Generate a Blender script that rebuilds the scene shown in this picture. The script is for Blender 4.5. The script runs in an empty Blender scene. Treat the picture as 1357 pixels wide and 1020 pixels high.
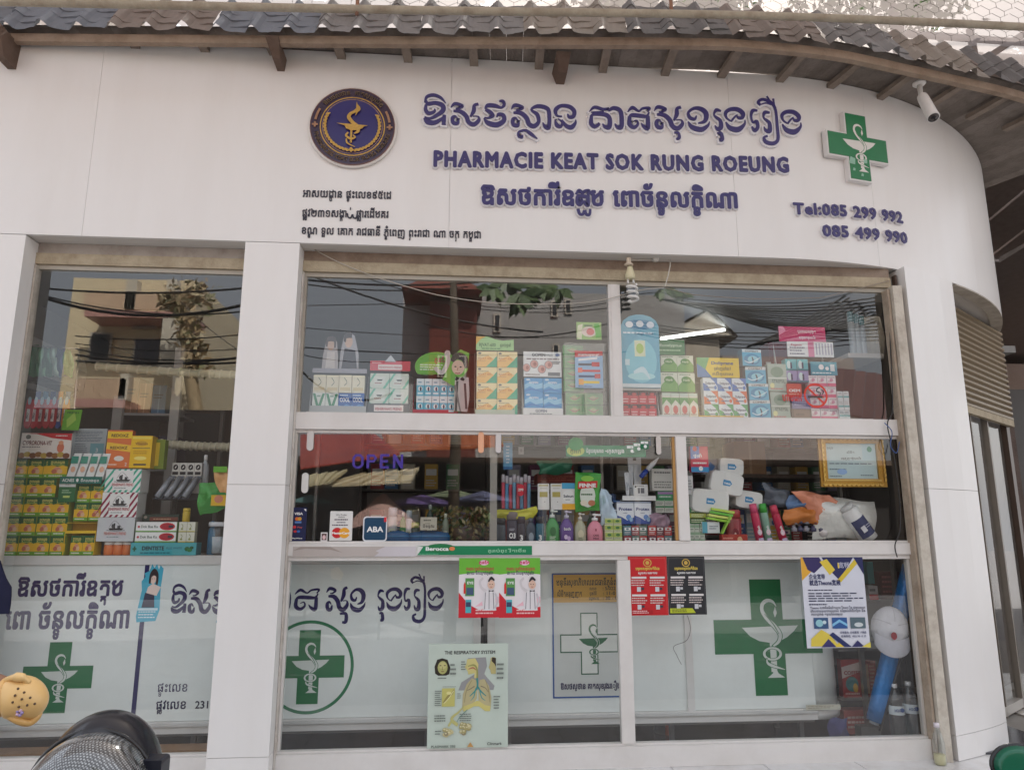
import bpy, math, random
from mathutils import Vector, Matrix
random.seed(7)
R = math.radians
SC = bpy.context.scene
COL = SC.collection
# ---------------------------------------------------------------- camera
CAMLOC = Vector((0.0, -4.7, 1.46)); YAW = R(4.75); PITCH = R(11.25); FPX = 960.0
FW = Vector((math.sin(YAW)*math.cos(PITCH), math.cos(YAW)*math.cos(PITCH), math.sin(PITCH)))
RT = Vector((math.cos(YAW), -math.sin(YAW), 0)); UP = RT.cross(FW)
cd = bpy.data.cameras.new('camera'); cam = bpy.data.objects.new('camera', cd); COL.objects.link(cam)
cam.matrix_world = Matrix(((RT.x, UP.x, -FW.x, CAMLOC.x), (RT.y, UP.y, -FW.y, CAMLOC.y), (RT.z, UP.z, -FW.z, CAMLOC.z), (0, 0, 0, 1)))
cd.sensor_width = 36; cd.lens = FPX/1357*36; cd.clip_end = 2000; cd.clip_start = 0.02
SC.camera = cam
# ---------------------------------------------------------------- light
SUN_EL, SUN_AZ = R(53), R(26)            # azimuth from +Y towards +X: the sun stands behind the shop, to the right
w = bpy.data.worlds.new("World"); SC.world = w; w.use_nodes = True
nt = w.node_tree; bg = nt.nodes['Background']
sky = nt.nodes.new('ShaderNodeTexSky'); sky.sky_type = 'NISHITA'; sky.sun_disc = False
sky.sun_elevation = SUN_EL; sky.sun_rotation = SUN_AZ; sky.dust_density = 8.0; sky.air_density = 1.2; sky.ozone_density = 1.0
hz = nt.nodes.new('ShaderNodeMix'); hz.data_type = 'RGBA'; hz.inputs[0].default_value = .5; hz.inputs[7].default_value = (8.2, 8.3, 8.6, 1)   # a milky tropical sky
nt.links.new(sky.outputs[0], hz.inputs[6]); nt.links.new(hz.outputs[2], bg.inputs[0]); bg.inputs[1].default_value = 0.09
sl = bpy.data.lights.new('sun', 'SUN'); sl.energy = 4.6; sl.angle = R(0.5); sl.color = (1, .96, .90)
so = bpy.data.objects.new('sun', sl); COL.objects.link(so)
sdir = Vector((math.sin(SUN_AZ)*math.cos(SUN_EL), math.cos(SUN_AZ)*math.cos(SUN_EL), math.sin(SUN_EL)))
so.rotation_euler = sdir.to_track_quat('Z', 'Y').to_euler(); so.location = (0, 0, 30)
SC.view_settings.view_transform = 'Standard'; SC.view_settings.look = 'None'
SC.view_settings.exposure = 1.52; SC.view_settings.gamma = 1; SC.view_settings.use_curve_mapping = False
SC.cycles.max_bounces = 8; SC.cycles.transparent_max_bounces = 16
SC.cycles.use_denoising = True

# ---------------------------------------------------------------- a pixel of the photo -> a point on a real plane
def ray(px, py):
    return (FW*FPX + RT*(px-678.5) + UP*(510-py)).normalized()
def P(px, py, Y=0.0):
    d = ray(px, py); return CAMLOC + d*((Y-CAMLOC.y)/d.y)
def PZ(px, py, Z):
    d = ray(px, py); return CAMLOC + d*((Z-CAMLOC.z)/d.z)
GY = 0.17                                    # plane of the shop glass
def RM(px, py, D):                           # point of the street that the glass shows at this pixel, D behind the glass
    p = P(px, py, GY+D); return Vector((p.x, GY-D, p.z))

# ---------------------------------------------------------------- materials
def lin(c):
    out = []
    for k in c:
        k = k/255.0
        out.append(k/12.92 if k <= .04045 else ((k+.055)/1.055)**2.4)
    return tuple(out)
MATS = {}
def mat_attr(name, rough=.5, metal=0.0, dirt=.10, dscale=6.0, spec=.5, bump=0.0, bscale=60, dirtcol=(.55, .50, .44), coat=0, trans=0.0, stretch=None):
    m = bpy.data.materials.new(name); m.use_nodes = True; n = m.node_tree; b = n.nodes['Principled BSDF']
    at = n.nodes.new('ShaderNodeAttribute'); at.attribute_name = 'Col'
    tc = n.nodes.new('ShaderNodeNewGeometry')
    no = n.nodes.new('ShaderNodeTexNoise'); no.inputs['Scale'].default_value = dscale; no.inputs['Detail'].default_value = 6; no.inputs['Roughness'].default_value = .65
    if stretch:
        sm_ = n.nodes.new('ShaderNodeMapping'); sm_.inputs['Scale'].default_value = stretch; n.links.new(tc.outputs['Position'], sm_.inputs[0]); n.links.new(sm_.outputs[0], no.inputs['Vector'])
    else: n.links.new(tc.outputs['Position'], no.inputs['Vector'])
    mp = n.nodes.new('ShaderNodeMapRange'); mp.inputs[1].default_value = .42; mp.inputs[2].default_value = .8; mp.inputs[3].default_value = 0; mp.inputs[4].default_value = dirt*2
    n.links.new(no.outputs['Fac'], mp.inputs[0])
    mx = n.nodes.new('ShaderNodeMix'); mx.data_type = 'RGBA'; mx.blend_type = 'MULTIPLY'
    n.links.new(mp.outputs[0], mx.inputs['Factor']); n.links.new(at.outputs['Color'], mx.inputs[6]); mx.inputs[7].default_value = (*dirtcol, 1)
    n.links.new(mx.outputs[2], b.inputs['Base Color'])
    b.inputs['Roughness'].default_value = rough; b.inputs['Metallic'].default_value = metal; b.inputs['Specular IOR Level'].default_value = spec
    b.inputs['Coat Weight'].default_value = coat; b.inputs['Transmission Weight'].default_value = trans
    if bump:
        n2 = n.nodes.new('ShaderNodeTexNoise'); n2.inputs['Scale'].default_value = bscale; n2.inputs['Detail'].default_value = 4
        n.links.new(tc.outputs['Position'], n2.inputs['Vector'])
        bp = n.nodes.new('ShaderNodeBump'); bp.inputs['Strength'].default_value = bump; bp.inputs['Distance'].default_value = .01
        n.links.new(n2.outputs['Fac'], bp.inputs['Height']); n.links.new(bp.outputs[0], b.inputs['Normal'])
    MATS[name] = m; return m
mat_attr('paper', .55, dirt=.08, spec=.4)
mat_attr('gloss', .22, dirt=.06, bump=.12, bscale=25)
mat_attr('plastic', .32, dirt=.08)
mat_attr('paint', .38, dirt=.16, dscale=3.0, bump=.05, bscale=8)
mat_attr('panel', .30, dirt=.09, dscale=1.0, bump=.10, bscale=1.6, dirtcol=(.72, .67, .60), stretch=(3.2, 3.2, .55))
mat_attr('oldpaint', .6, dirt=.30, dscale=9, bump=.3, bscale=70, dirtcol=(.30, .20, .13))
mat_attr('wood', .75, dirt=.4, dscale=9, bump=.5, bscale=60)
mat_attr('metal', .35, metal=.8, dirt=.25, dscale=12)
mat_attr('gold', .35, metal=.85, dirt=.2, dscale=60, bump=.6, bscale=160)
mat_attr('fabric', .9, dirt=.12, dscale=20, bump=.5, bscale=300)
mat_attr('concrete', .85, dirt=.3, dscale=1.5, bump=.4, bscale=20)
mat_attr('tile', .22, dirt=.25, dscale=7, bump=.08, bscale=4, dirtcol=(.6, .54, .47))
mat_attr('skin', .5, dirt=.1)
mat_attr('foil', .18, metal=.2, dirt=.05, bump=.6, bscale=35)
mat_attr('leaf', .5, dirt=.4, dscale=3)
def mat_glass(name, col=(1, 1, 1), ior=1.45, base=.02, dirt=.05, rough=0.0, extra=0.0):
    m = bpy.data.materials.new(name); m.use_nodes = True; n = m.node_tree
    for x in list(n.nodes):
        if x.type != 'OUTPUT_MATERIAL': n.nodes.remove(x)
    out = [x for x in n.nodes if x.type == 'OUTPUT_MATERIAL'][0]
    tr = n.nodes.new('ShaderNodeBsdfTransparent'); tr.inputs[0].default_value = (*col, 1)
    gl = n.nodes.new('ShaderNodeBsdfGlossy'); gl.inputs['Roughness'].default_value = rough
    fr = n.nodes.new('ShaderNodeFresnel'); fr.inputs[0].default_value = ior
    gb = n.nodes.new('ShaderNodeNewGeometry'); io = n.nodes.new('ShaderNodeMapRange'); io.inputs[3].default_value = ior; io.inputs[4].default_value = 1/ior   # a thin sheet reflects alike from both faces
    n.links.new(gb.outputs['Backfacing'], io.inputs[0]); n.links.new(io.outputs[0], fr.inputs[0])
    ad = n.nodes.new('ShaderNodeMath'); ad.operation = 'ADD'; ad.inputs[1].default_value = extra; n.links.new(fr.outputs[0], ad.inputs[0])
    mx = n.nodes.new('ShaderNodeMixShader'); n.links.new(ad.outputs[0], mx.inputs[0]); n.links.new(tr.outputs[0], mx.inputs[1]); n.links.new(gl.outputs[0], mx.inputs[2])
    df = n.nodes.new('ShaderNodeBsdfDiffuse'); df.inputs[0].default_value = (.6, .57, .52, 1)
    g = n.nodes.new('ShaderNodeNewGeometry'); no = n.nodes.new('ShaderNodeTexNoise'); no.inputs['Scale'].default_value = 2.2; no.inputs['Detail'].default_value = 8; no.inputs['Roughness'].default_value = .7
    mpn = n.nodes.new('ShaderNodeMapping'); mpn.inputs['Scale'].default_value = (1.6, 1, .6)
    n.links.new(g.outputs['Position'], mpn.inputs[0]); n.links.new(mpn.outputs[0], no.inputs['Vector'])
    mr = n.nodes.new('ShaderNodeMapRange'); mr.inputs[1].default_value = .45; mr.inputs[2].default_value = .75; mr.inputs[3].default_value = base; mr.inputs[4].default_value = base+dirt
    n.links.new(no.outputs['Fac'], mr.inputs[0])
    m2 = n.nodes.new('ShaderNodeMixShader'); n.links.new(mr.outputs[0], m2.inputs[0]); n.links.new(mx.outputs[0], m2.inputs[1]); n.links.new(df.outputs[0], m2.inputs[2])
    n.links.new(m2.outputs[0], out.inputs[0]); MATS[name] = m
mat_glass('glass', (.975, .985, .98), base=.0, dirt=.012, extra=.088)
mat_glass('clear', (.92, .95, .96), base=.04, dirt=.06, rough=.10, extra=.05)
mat_glass('visor', (.45, .45, .43), base=.03, dirt=.05, rough=.05, extra=.12)
def mat_emit(name, col, s):
    m = bpy.data.materials.new(name); m.use_nodes = True; b = m.node_tree.nodes['Principled BSDF']
    b.inputs['Base Color'].default_value = (.8, .8, .8, 1); b.inputs['Emission Color'].default_value = (*col, 1); b.inputs['Emission Strength'].default_value = s; MATS[name] = m
mat_emit('tube_light', (.95, 1, .97), 3.2)

# ---------------------------------------------------------------- mesh builder
FONTC = {}
def glyphs(s):
    """triangles of a string set in Blender's own font, unit size: (verts, faces, width)"""
    if s in FONTC: return FONTC[s]
    if 'ម' in s:                                # this letter's outline crosses itself in the font: drawn as its near twin with the extra tick
        v, f, wd = glyphs(s.replace('ម', 'ប')); n = len(v); v = v+[(.14, .30), (.20, .26), (.40, .44), (.34, .48)]; FONTC[s] = (v, f+[(n, n+1, n+2, n+3)], wd); return FONTC[s]
    c = bpy.data.curves.new('t', 'FONT'); c.body = s; c.size = 1; c.resolution_u = 3; c.fill_mode = 'FRONT'
    o = bpy.data.objects.new('t', c); me = bpy.data.meshes.new_from_object(o)
    v = [(p.co.x, p.co.y) for p in me.vertices]; f = [tuple(q.vertices) for q in me.polygons]
    bpy.data.meshes.remove(me); bpy.data.objects.remove(o); bpy.data.curves.remove(c)
    wd = max([p[0] for p in v], default=0)
    FONTC[s] = (v, f, wd); return FONTC[s]
ADV = {}
def adv(ch):
    if ch == ' ': return .3
    if ch not in ADV:
        a = glyphs('|')[0]; b = glyphs(ch+'|')[0]
        ADV[ch] = max(p[0] for p in b) - max(p[0] for p in a)
    return ADV[ch]
class Fr:
    """a drawing plane: origin o, u to the right, v up, n out of it; su/sv scale the two axes"""
    def __init__(s, o, u=(1, 0, 0), v=(0, 0, 1), su=1.0, sv=1.0):
        s.o = Vector(o); s.u = Vector(u).normalized(); s.v = Vector(v).normalized(); s.n = s.u.cross(s.v); s.su = su; s.sv = sv
    def __call__(s, a, b, d=0.0): return s.o + s.u*(a*s.su) + s.v*(b*s.sv) + s.n*d
def smooth(pts, n=5):
    """Catmull-Rom through (x, y, w, ...) points"""
    if len(pts) < 3: return [tuple(p) for p in pts]
    out = []
    for i in range(len(pts)-1):
        p0 = pts[max(i-1, 0)]; p1 = pts[i]; p2 = pts[i+1]; p3 = pts[min(i+2, len(pts)-1)]
        for k in range(n):
            t = k/n
            out.append(tuple(.5*(2*b+(c-a)*t+(2*a-5*b+4*c-d)*t*t+(3*b-a-3*c+d)*t**3) for a, b, c, d in zip(p0, p1, p2, p3)))
    out.append(tuple(pts[-1])); return out
class MB:
    def __init__(s, mat='paper'): s.v = []; s.f = []; s.m = []; s.c = []; s.mats = []; s.cur = mat; s.k = 0; s.sm = []
    def face(s, pts, col, mat=None, sm=False):
        mat = mat or s.cur
        if mat not in s.mats: s.mats.append(mat)
        b = len(s.v); s.v += [tuple(p) for p in pts]; s.f.append(tuple(range(b, b+len(pts)))); s.m.append(s.mats.index(mat)); s.c.append(col); s.sm.append(sm)
    def grid(s, verts, faces, col, mat=None, sm=True):
        mat = mat or s.cur
        if mat not in s.mats: s.mats.append(mat)
        b = len(s.v); s.v += [tuple(p) for p in verts]; mi = s.mats.index(mat)
        for f in faces: s.f.append(tuple(b+i for i in f)); s.m.append(mi); s.c.append(col); s.sm.append(sm)
    def box(s, x0, x1, y0, y1, z0, z1, col, mat=None, side=None):
        side = side or col
        V = [(x0, y0, z0), (x1, y0, z0), (x1, y1, z0), (x0, y1, z0), (x0, y0, z1), (x1, y0, z1), (x1, y1, z1), (x0, y1, z1)]
        s.grid(V, [(0, 1, 5, 4)], col, mat, False); s.grid(V, [(1, 2, 6, 5), (2, 3, 7, 6), (3, 0, 4, 7), (4, 5, 6, 7), (3, 2, 1, 0)], side, mat, False)
    def hexa(s, pts, col, mat=None):      # 8 points, bottom ring then top ring
        s.grid(pts, [(0, 1, 5, 4), (1, 2, 6, 5), (2, 3, 7, 6), (3, 0, 4, 7), (4, 5, 6, 7), (3, 2, 1, 0)], col, mat, False)
    def bar(s, a, b, w, h, col, mat=None, up=(0, 0, 1)):   # square bar between two points
        a = Vector(a); b = Vector(b); d = (b-a).normalized(); x = d.cross(Vector(up))
        if x.length < 1e-4: x = d.cross(Vector((0, 1, 0)))
        x.normalize(); y = x.cross(d); x = x*w/2; y = y*h/2
        s.hexa([a-x-y, a+x-y, a+x+y, a-x+y, b-x-y, b+x-y, b+x+y, b-x+y], col, mat)
    def tube(s, pts, r, col, mat=None, seg=8, cap=True):
        pts = [Vector(p) for p in pts]; n = len(pts); rs = r if isinstance(r, (list, tuple)) else [r]*n
        V = []; F = []; prev = None
        for i, p in enumerate(pts):
            d = (pts[min(i+1, n-1)]-pts[max(i-1, 0)]).normalized()
            if prev is None:
                x = d.cross(Vector((0, 0, 1)));
                if x.length < 1e-3: x = d.cross(Vector((0, 1, 0)))
            else: x = prev - d*prev.dot(d)
            x.normalize(); prev = x; y = d.cross(x)
            for k in range(seg):
                a = 2*math.pi*k/seg; V.append(p+(x*math.cos(a)+y*math.sin(a))*rs[i])
        for i in range(n-1):
            for k in range(seg): F.append((i*seg+k, i*seg+(k+1) % seg, (i+1)*seg+(k+1) % seg, (i+1)*seg+k))
        if cap: F.append(tuple(range(seg-1, -1, -1))); F.append(tuple((n-1)*seg+k for k in range(seg)))
        s.grid(V, F, col, mat)
    def lathe(s, prof, o, col, mat=None, seg=16, axis=None, sx=1, sy=1):
        o = Vector(o); V = []; F = []; n = len(prof)
        if axis is None: X, Y, Z = Vector((1, 0, 0)), Vector((0, 1, 0)), Vector((0, 0, 1))
        else:
            Z = Vector(axis).normalized(); X = Z.cross(Vector((0, 0, 1)))
            if X.length < 1e-3: X = Z.cross(Vector((0, 1, 0)))
            X.normalize(); Y = Z.cross(X)
        for r, z in prof:
            for k in range(seg):
                a = 2*math.pi*k/seg; V.append(o + X*(r*math.cos(a)*sx) + Y*(r*math.sin(a)*sy) + Z*z)
        for i in range(n-1):
            for k in range(seg): F.append((i*seg+k, i*seg+(k+1) % seg, (i+1)*seg+(k+1) % seg, (i+1)*seg+k))
        F.append(tuple(range(seg-1, -1, -1))); F.append(tuple((n-1)*seg+k for k in range(seg)))
        s.grid(V, F, col, mat)
    # ---- flat print on a frame; every layer sits a little prouder than the last
    def lay(s): s.k += 1; return .0004 + .00012*s.k
    def poly(s, fr, pts, col, d=None, th=0, mat=None):
        d = s.lay() if d is None else d
        top = [fr(a, b, d+th) for a, b in pts]; s.face(top, col, mat)
        if th:
            bot = [fr(a, b, d) for a, b in pts]; n = len(pts)
            for i in range(n): s.face([bot[i], bot[(i+1) % n], top[(i+1) % n], top[i]], col, mat)
    def rect(s, fr, a0, b0, a1, b1, col, **k): s.poly(fr, [(a0, b0), (a1, b0), (a1, b1), (a0, b1)], col, **k)
    def ell(s, fr, a, b, ra, rb, col, n=20, **k): s.poly(fr, [(a+ra*math.cos(2*math.pi*i/n), b+rb*math.sin(2*math.pi*i/n)) for i in range(n)], col, **k)
    def ring(s, fr, a, b, ra, rb, wa, col, n=32, th=0, mat=None):
        d = s.lay()
        for i in range(n):
            t0 = 2*math.pi*i/n; t1 = 2*math.pi*(i+1)/n; q = 1-wa/ra
            s.poly(fr, [(a+ra*q*math.cos(t0), b+rb*q*math.sin(t0)), (a+ra*math.cos(t0), b+rb*math.sin(t0)), (a+ra*math.cos(t1), b+rb*math.sin(t1)), (a+ra*q*math.cos(t1), b+rb*q*math.sin(t1))], col, d=d, th=th, mat=mat)
    def stroke(s, fr, pts, col, wadd=0, sm=True, th=0, d=None, mat=None, wk=1.0):
        """a brush stroke: points (x, y, width)"""
        q = smooth(pts) if sm else pts; n = len(q); L = []; Rr = []
        for i, p in enumerate(q):
            a = q[max(i-1, 0)]; b = q[min(i+1, n-1)]; dx = b[0]-a[0]; dy = b[1]-a[1]; l = math.hypot(dx, dy) or 1
            hw = max(p[2]*wk, 0)/2+wadd; nx = -dy/l*hw; ny = dx/l*hw; ex = 0; ey = 0
            if i == 0: ex = -dx/l*wadd; ey = -dy/l*wadd
            if i == n-1: ex = dx/l*wadd; ey = dy/l*wadd
            L.append((p[0]+nx+ex, p[1]+ny+ey)); Rr.append((p[0]-nx+ex, p[1]-ny+ey))
        d = s.lay() if d is None else d
        for i in range(n-1):
            s.face([fr(*Rr[i], d+th), fr(*Rr[i+1], d+th), fr(*L[i+1], d+th), fr(*L[i], d+th)], col, mat)
            if th:
                s.face([fr(*L[i], d+th), fr(*L[i+1], d+th), fr(*L[i+1], d), fr(*L[i], d)], col, mat)
                s.face([fr(*Rr[i+1], d+th), fr(*Rr[i], d+th), fr(*Rr[i], d), fr(*Rr[i+1], d)], col, mat)
        if th:
            s.face([fr(*L[0], d+th), fr(*Rr[0], d+th), fr(*Rr[0], d), fr(*L[0], d)], col, mat); s.face([fr(*Rr[-1], d+th), fr(*L[-1], d+th), fr(*L[-1], d), fr(*Rr[-1], d)], col, mat)
    def _glyph(s, fr, ch, x, y, h, col, kx, d, mat):
        v, f, _ = glyphs(ch)
        s.grid([fr(x+a*h*kx, y+b*h, d) for a, b in v], f, col, mat, False)
    def text(s, fr, txt, a, b, h, col, align='c', bold=0, width=None, mat=None, aspect=1.0):
        """Latin, Chinese or Khmer text with size h (in frame units, v axis); width fits it to a length along u.
        Khmer: vowels written in visual order, '_' puts the next letter below the last one"""
        items = []; x = 0; last = (0, .6); i = 0
        while i < len(txt):
            ch = txt[i]
            if ch == '_' and i+1 < len(txt):
                items.append((txt[i+1], last[0]+.12, -.36, .55)); i += 2; continue
            w_ = adv(ch)
            if ch != ' ': items.append((ch, x, 0, 1))
            if w_ > .1: last = (x, w_)
            x += w_; i += 1
        total = x or 1; kx = (width/(total*h)) if width else aspect*fr.sv/fr.su
        x0 = a - (total*h*kx/2 if align == 'c' else 0)
        offs = [(0, 0)] if not bold else [(0, 0)]+[(math.cos(t)*bold, math.sin(t)*bold) for t in (0, 1.05, 2.09, 3.14, 4.19, 5.24)]
        dd = s.lay(); s.k += 1
        for j, (ox, oy) in enumerate(offs):
            for (ch, gx, gy, sc) in items:
                s._glyph(fr, ch, x0+(gx+ox)*h*kx, b+(gy+oy)*h, h*sc, col, kx, dd+j*.00002, mat)
    def build(s, name, parent=None, origin=None):
        me = bpy.data.meshes.new(name)
        if origin is None and parent is None:
            xs = [p[0] for p in s.v]; ys = [p[1] for p in s.v]; zs = [p[2] for p in s.v]
            origin = Vector(((min(xs)+max(xs))/2, (min(ys)+max(ys))/2, min(zs)))
        if parent is not None and origin is None: origin = parent['_w'] if '_w' in parent else (0, 0, 0)
        ox, oy, oz = origin
        me.from_pydata([(x-ox, y-oy, z-oz) for x, y, z in s.v], [], s.f)
        ca = me.color_attributes.new('Col', 'BYTE_COLOR', 'CORNER'); buf = []
        lc = {}
        for f, c in zip(s.f, s.c):
            if c not in lc: lc[c] = (*[round((k/255), 4) for k in c], 1.0)
            buf.extend(lc[c]*len(f))
        ca.data.foreach_set('color_srgb', buf)
        me.polygons.foreach_set('material_index', s.m); me.polygons.foreach_set('use_smooth', s.sm)
        for m in s.mats: me.materials.append(MATS[m])
        o = bpy.data.objects.new(name, me); COL.objects.link(o)
        if parent is not None: o.parent = parent
        else: o.location = origin
        return o
def props(o, label=None, cat=None, group=None, kind=None):
    if label: o['label'] = label
    if cat: o['category'] = cat
    if group: o['group'] = group
    if kind: o['kind'] = kind
    return o
def thing(name, label, cat, loc, group=None, rz=0.0):
    """an Empty at the thing's base; parts are built in world coordinates (rz = 0) or in its own (rz used, local=True)"""
    o = bpy.data.objects.new(name, None); o.empty_display_size = .1; COL.objects.link(o); o.location = loc; o.rotation_euler.z = rz
    o['_w'] = list(loc); return props(o, label, cat, group)
def one(mb, name, label, cat, group=None, origin=None, rz=0, loc=None):
    """a thing that is one mesh"""
    o = mb.build(name, None, origin=origin); props(o, label, cat, group)
    if loc is not None: o.location = loc
    o.rotation_euler.z = rz
    return o
def bevel(o, w_=.003, seg=2):
    m = o.modifiers.new('bevel', 'BEVEL'); m.width = w_; m.segments = seg; m.limit_method = 'ANGLE'; return o
WHITE = (234, 231, 228); IND = (42, 36, 92); GRN = (20, 112, 62)
# ================================================================ setting
mb = MB('concrete'); mb.box(-60, 60, -60, 40, -.6, -.16, (116, 116, 118)); props(mb.build('street', None, origin=(0, 0, -.6)), kind='structure')
mb = MB('concrete'); mb.box(-9, 9, -1.62, 9, -.4, -.014, (150, 145, 138)); ap = props(mb.build('pavement', None, origin=(0, 0, -.4)), kind='structure')
ap['_w'] = [0, 0, -.4]
for i in range(17):
    for j in range(4 if i > 4 else 3):
        x = -5.2+i*.60+(.02 if j % 2 else 0); y = -1.59+j*.60
        if y > .05 and x < 4.6: continue
        mb = MB('tile'); g = random.randint(-7, 5); mb.box(x+.003, x+.597, y+.003, y+.597, -.0138, random.uniform(-.0015, .001), (220+g, 219+g, 218+g)); mb.build('paving_tile', ap)
for i in range(3):
    mb = MB('tile'); x = 4.6+i*.6
    for j in range(4): mb.box(x+.003, x+.597, .81+j*.6+.003, .81+j*.6+.597, -.0138, 0, (205, 200, 192))
    mb.build('paving_tile', ap)
mb = MB('tile')
mb.box(-3.6, 4.2, .20, 4.5, -.02, .012, (66, 66, 72)); props(mb.build('floor', None, origin=(0, 2, -.02)), kind='structure')

# ================================================================ the pharmacy building
BW = (0, 0, 0)
B = thing('pharmacy_building', 'white panelled corner pharmacy front with big shop windows and a curved fascia', 'building', (0, 0, 0))
AC, AR = Vector((2.24, 3.6)), 3.6
def arc(x_or_ang, off=0.0, isang=False):
    """point on the facade line: straight to x = 2.24, then round the corner (length along the line)"""
    s = x_or_ang
    if s <= 2.24: return Vector((s, -off))
    a = (s-2.24)/AR; return Vector((AC.x+(AR+off)*math.sin(a), AC.y-(AR+off)*math.cos(a)))
def strip(mb, s0, s1, z0, z1, th=.03, col=WHITE, mat='panel', n=None, off=0):
    n = n or max(1, int((s1-s0)/.12) if s1 > 2.24 else 1)
    V = []; F = []
    for i in range(n+1):
        s = s0+(s1-s0)*i/n; a = arc(s, off); b = arc(s, off-th)
        V += [(a.x, a.y, z0), (a.x, a.y, z1), (b.x, b.y, z1), (b.x, b.y, z0)]
    for i in range(n):
        k = i*4; F += [(k, k+4, k+5, k+1)]
    mb.grid(V, F, col, mat, True)
    F = []
    for i in range(n):
        k = i*4; F += [(k+1, k+5, k+6, k+2), (k+2, k+6, k+7, k+3), (k+3, k+7, k+4, k)]
    F += [(0, 1, 2, 3), (n*4+3, n*4+2, n*4+1, n*4)]
    mb.grid(V, F, col, mat, False)
ZF0, ZF1 = 3.35, 4.80
seams = [-3.7, -2.45, -.045, 2.0, 3.12, 4.4, 5.6, 8.4]
for a, b in zip(seams, seams[1:]):
    mb = MB('panel'); g = .0009; strip(mb, a+g, b-g, ZF0, ZF1, .03); mb.build('fascia_panel', B)
mb = MB('panel'); strip(mb, -3.7, 8.4, ZF0+.01, ZF1-.01, .02, (228, 226, 222), off=-.034); mb.build('fascia_backing', B)
# side band under the fascia round the corner (a lip)
mb = MB('oldpaint'); strip(mb, 4.0, 7.6, ZF0-.012, ZF0-.002, .10, (190, 182, 170), 'oldpaint'); mb.build('fascia_lip', B)
# soffit of the recess
mb = MB('panel')
mb.box(-3.7, 2.24, .031, .30, 3.352, 3.37, (214, 210, 204))
for i in range(8):
    s0 = 2.24+i*.14; a = arc(s0, -.031); b = arc(s0+.14, -.031); mb.hexa([(a.x, a.y, 3.352), (b.x, b.y, 3.352), (b.x, .42, 3.352), (a.x, .42, 3.352), (a.x, a.y, 3.37), (b.x, b.y, 3.37), (b.x, .42, 3.37), (a.x, .42, 3.37)], (214, 210, 204))
mb.build('window_soffit', B)
SH0, SH1 = Vector((3.78, .57)), Vector((5.30, 1.71))
mb = MB('panel'); n = 14
for i in range(n):
    s0 = 3.36+i*.21; a = arc(s0, -.031); b = arc(s0+.21, -.031); t0 = i/n; t1 = (i+1)/n
    c = Vector((3.4, .45)).lerp(Vector((5.75, 2.25)), t0); d = Vector((3.4, .45)).lerp(Vector((5.75, 2.25)), t1)
    mb.hexa([(a.x, a.y, 3.355), (b.x, b.y, 3.355), (d.x, d.y, 3.355), (c.x, c.y, 3.355), (a.x, a.y, 3.37), (b.x, b.y, 3.37), (d.x, d.y, 3.37), (c.x, c.y, 3.37)], (205, 200, 194))
mb.build('side_soffit', B)
# piers and columns, each of three stacked panels
ZS = [0.0, .15, 1.735, 3.347]
def pier(x0, x1, side):
    for z0, z1 in zip(ZS, ZS[1:]):
        mb = MB('panel'); mb.box(x0+.001, x1-.001, 0, .17, z0+.0015, z1-.0015, WHITE, 'panel'); bevel(mb.build('column_panel', B), .002)
    mb = MB('panel'); mb.box(x0+.01, x1-.01, .005, .165, 0, 3.345, (150, 146, 140)); mb.build('column_core', B)
pier(-3.7, -2.795, 1); pier(-1.40, -1.042, 0)
ca, cb, cc = Vector((3.275, .075)), Vector((3.86, .375)), Vector((3.255, .335))
ce = Vector((3.80, .62))
for z0, z1 in zip(ZS, ZS[1:]):
    mb = MB('panel'); z0 += .0015; z1 -= .0015
    q = [cc, ca, ca.lerp(cb, .33)+Vector((.006, -.014)), ca.lerp(cb, .67)+Vector((.006, -.014)), cb, ce]
    for p0, p1 in zip(q, q[1:]): mb.face([(p0.x, p0.y, z0), (p1.x, p1.y, z0), (p1.x, p1.y, z1), (p0.x, p0.y, z1)], WHITE, 'panel')
    for zz in (z0, z1): mb.face([(p.x, p.y, zz) for p in (q if zz == z1 else q[::-1])], WHITE, 'panel')
    mb.build('column_panel', B)
mb = MB('panel'); mb.hexa([(cc.x+.01, cc.y-.005, 0), (ca.x+.008, ca.y+.008, 0), (cb.x-.01, cb.y+.004, 0), (ce.x-.01, ce.y, 0), (cc.x+.01, cc.y-.005, 3.345), (ca.x+.008, ca.y+.008, 3.345), (cb.x-.01, cb.y+.004, 3.345), (ce.x-.01, ce.y, 3.345)], (150, 146, 140)); mb.build('column_core', B)
for (px, py) in ((1252, 828), (1271, 973)):
    mb = MB('metal'); z = P(px, py, .2).z; mb.lathe([(.008, 0), (.008, .003), (.002, .005)], (3.266, .21, z), (90, 86, 80), seg=8, axis=(-1, -.1, 0)); mb.build('panel_screw', B)
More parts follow.
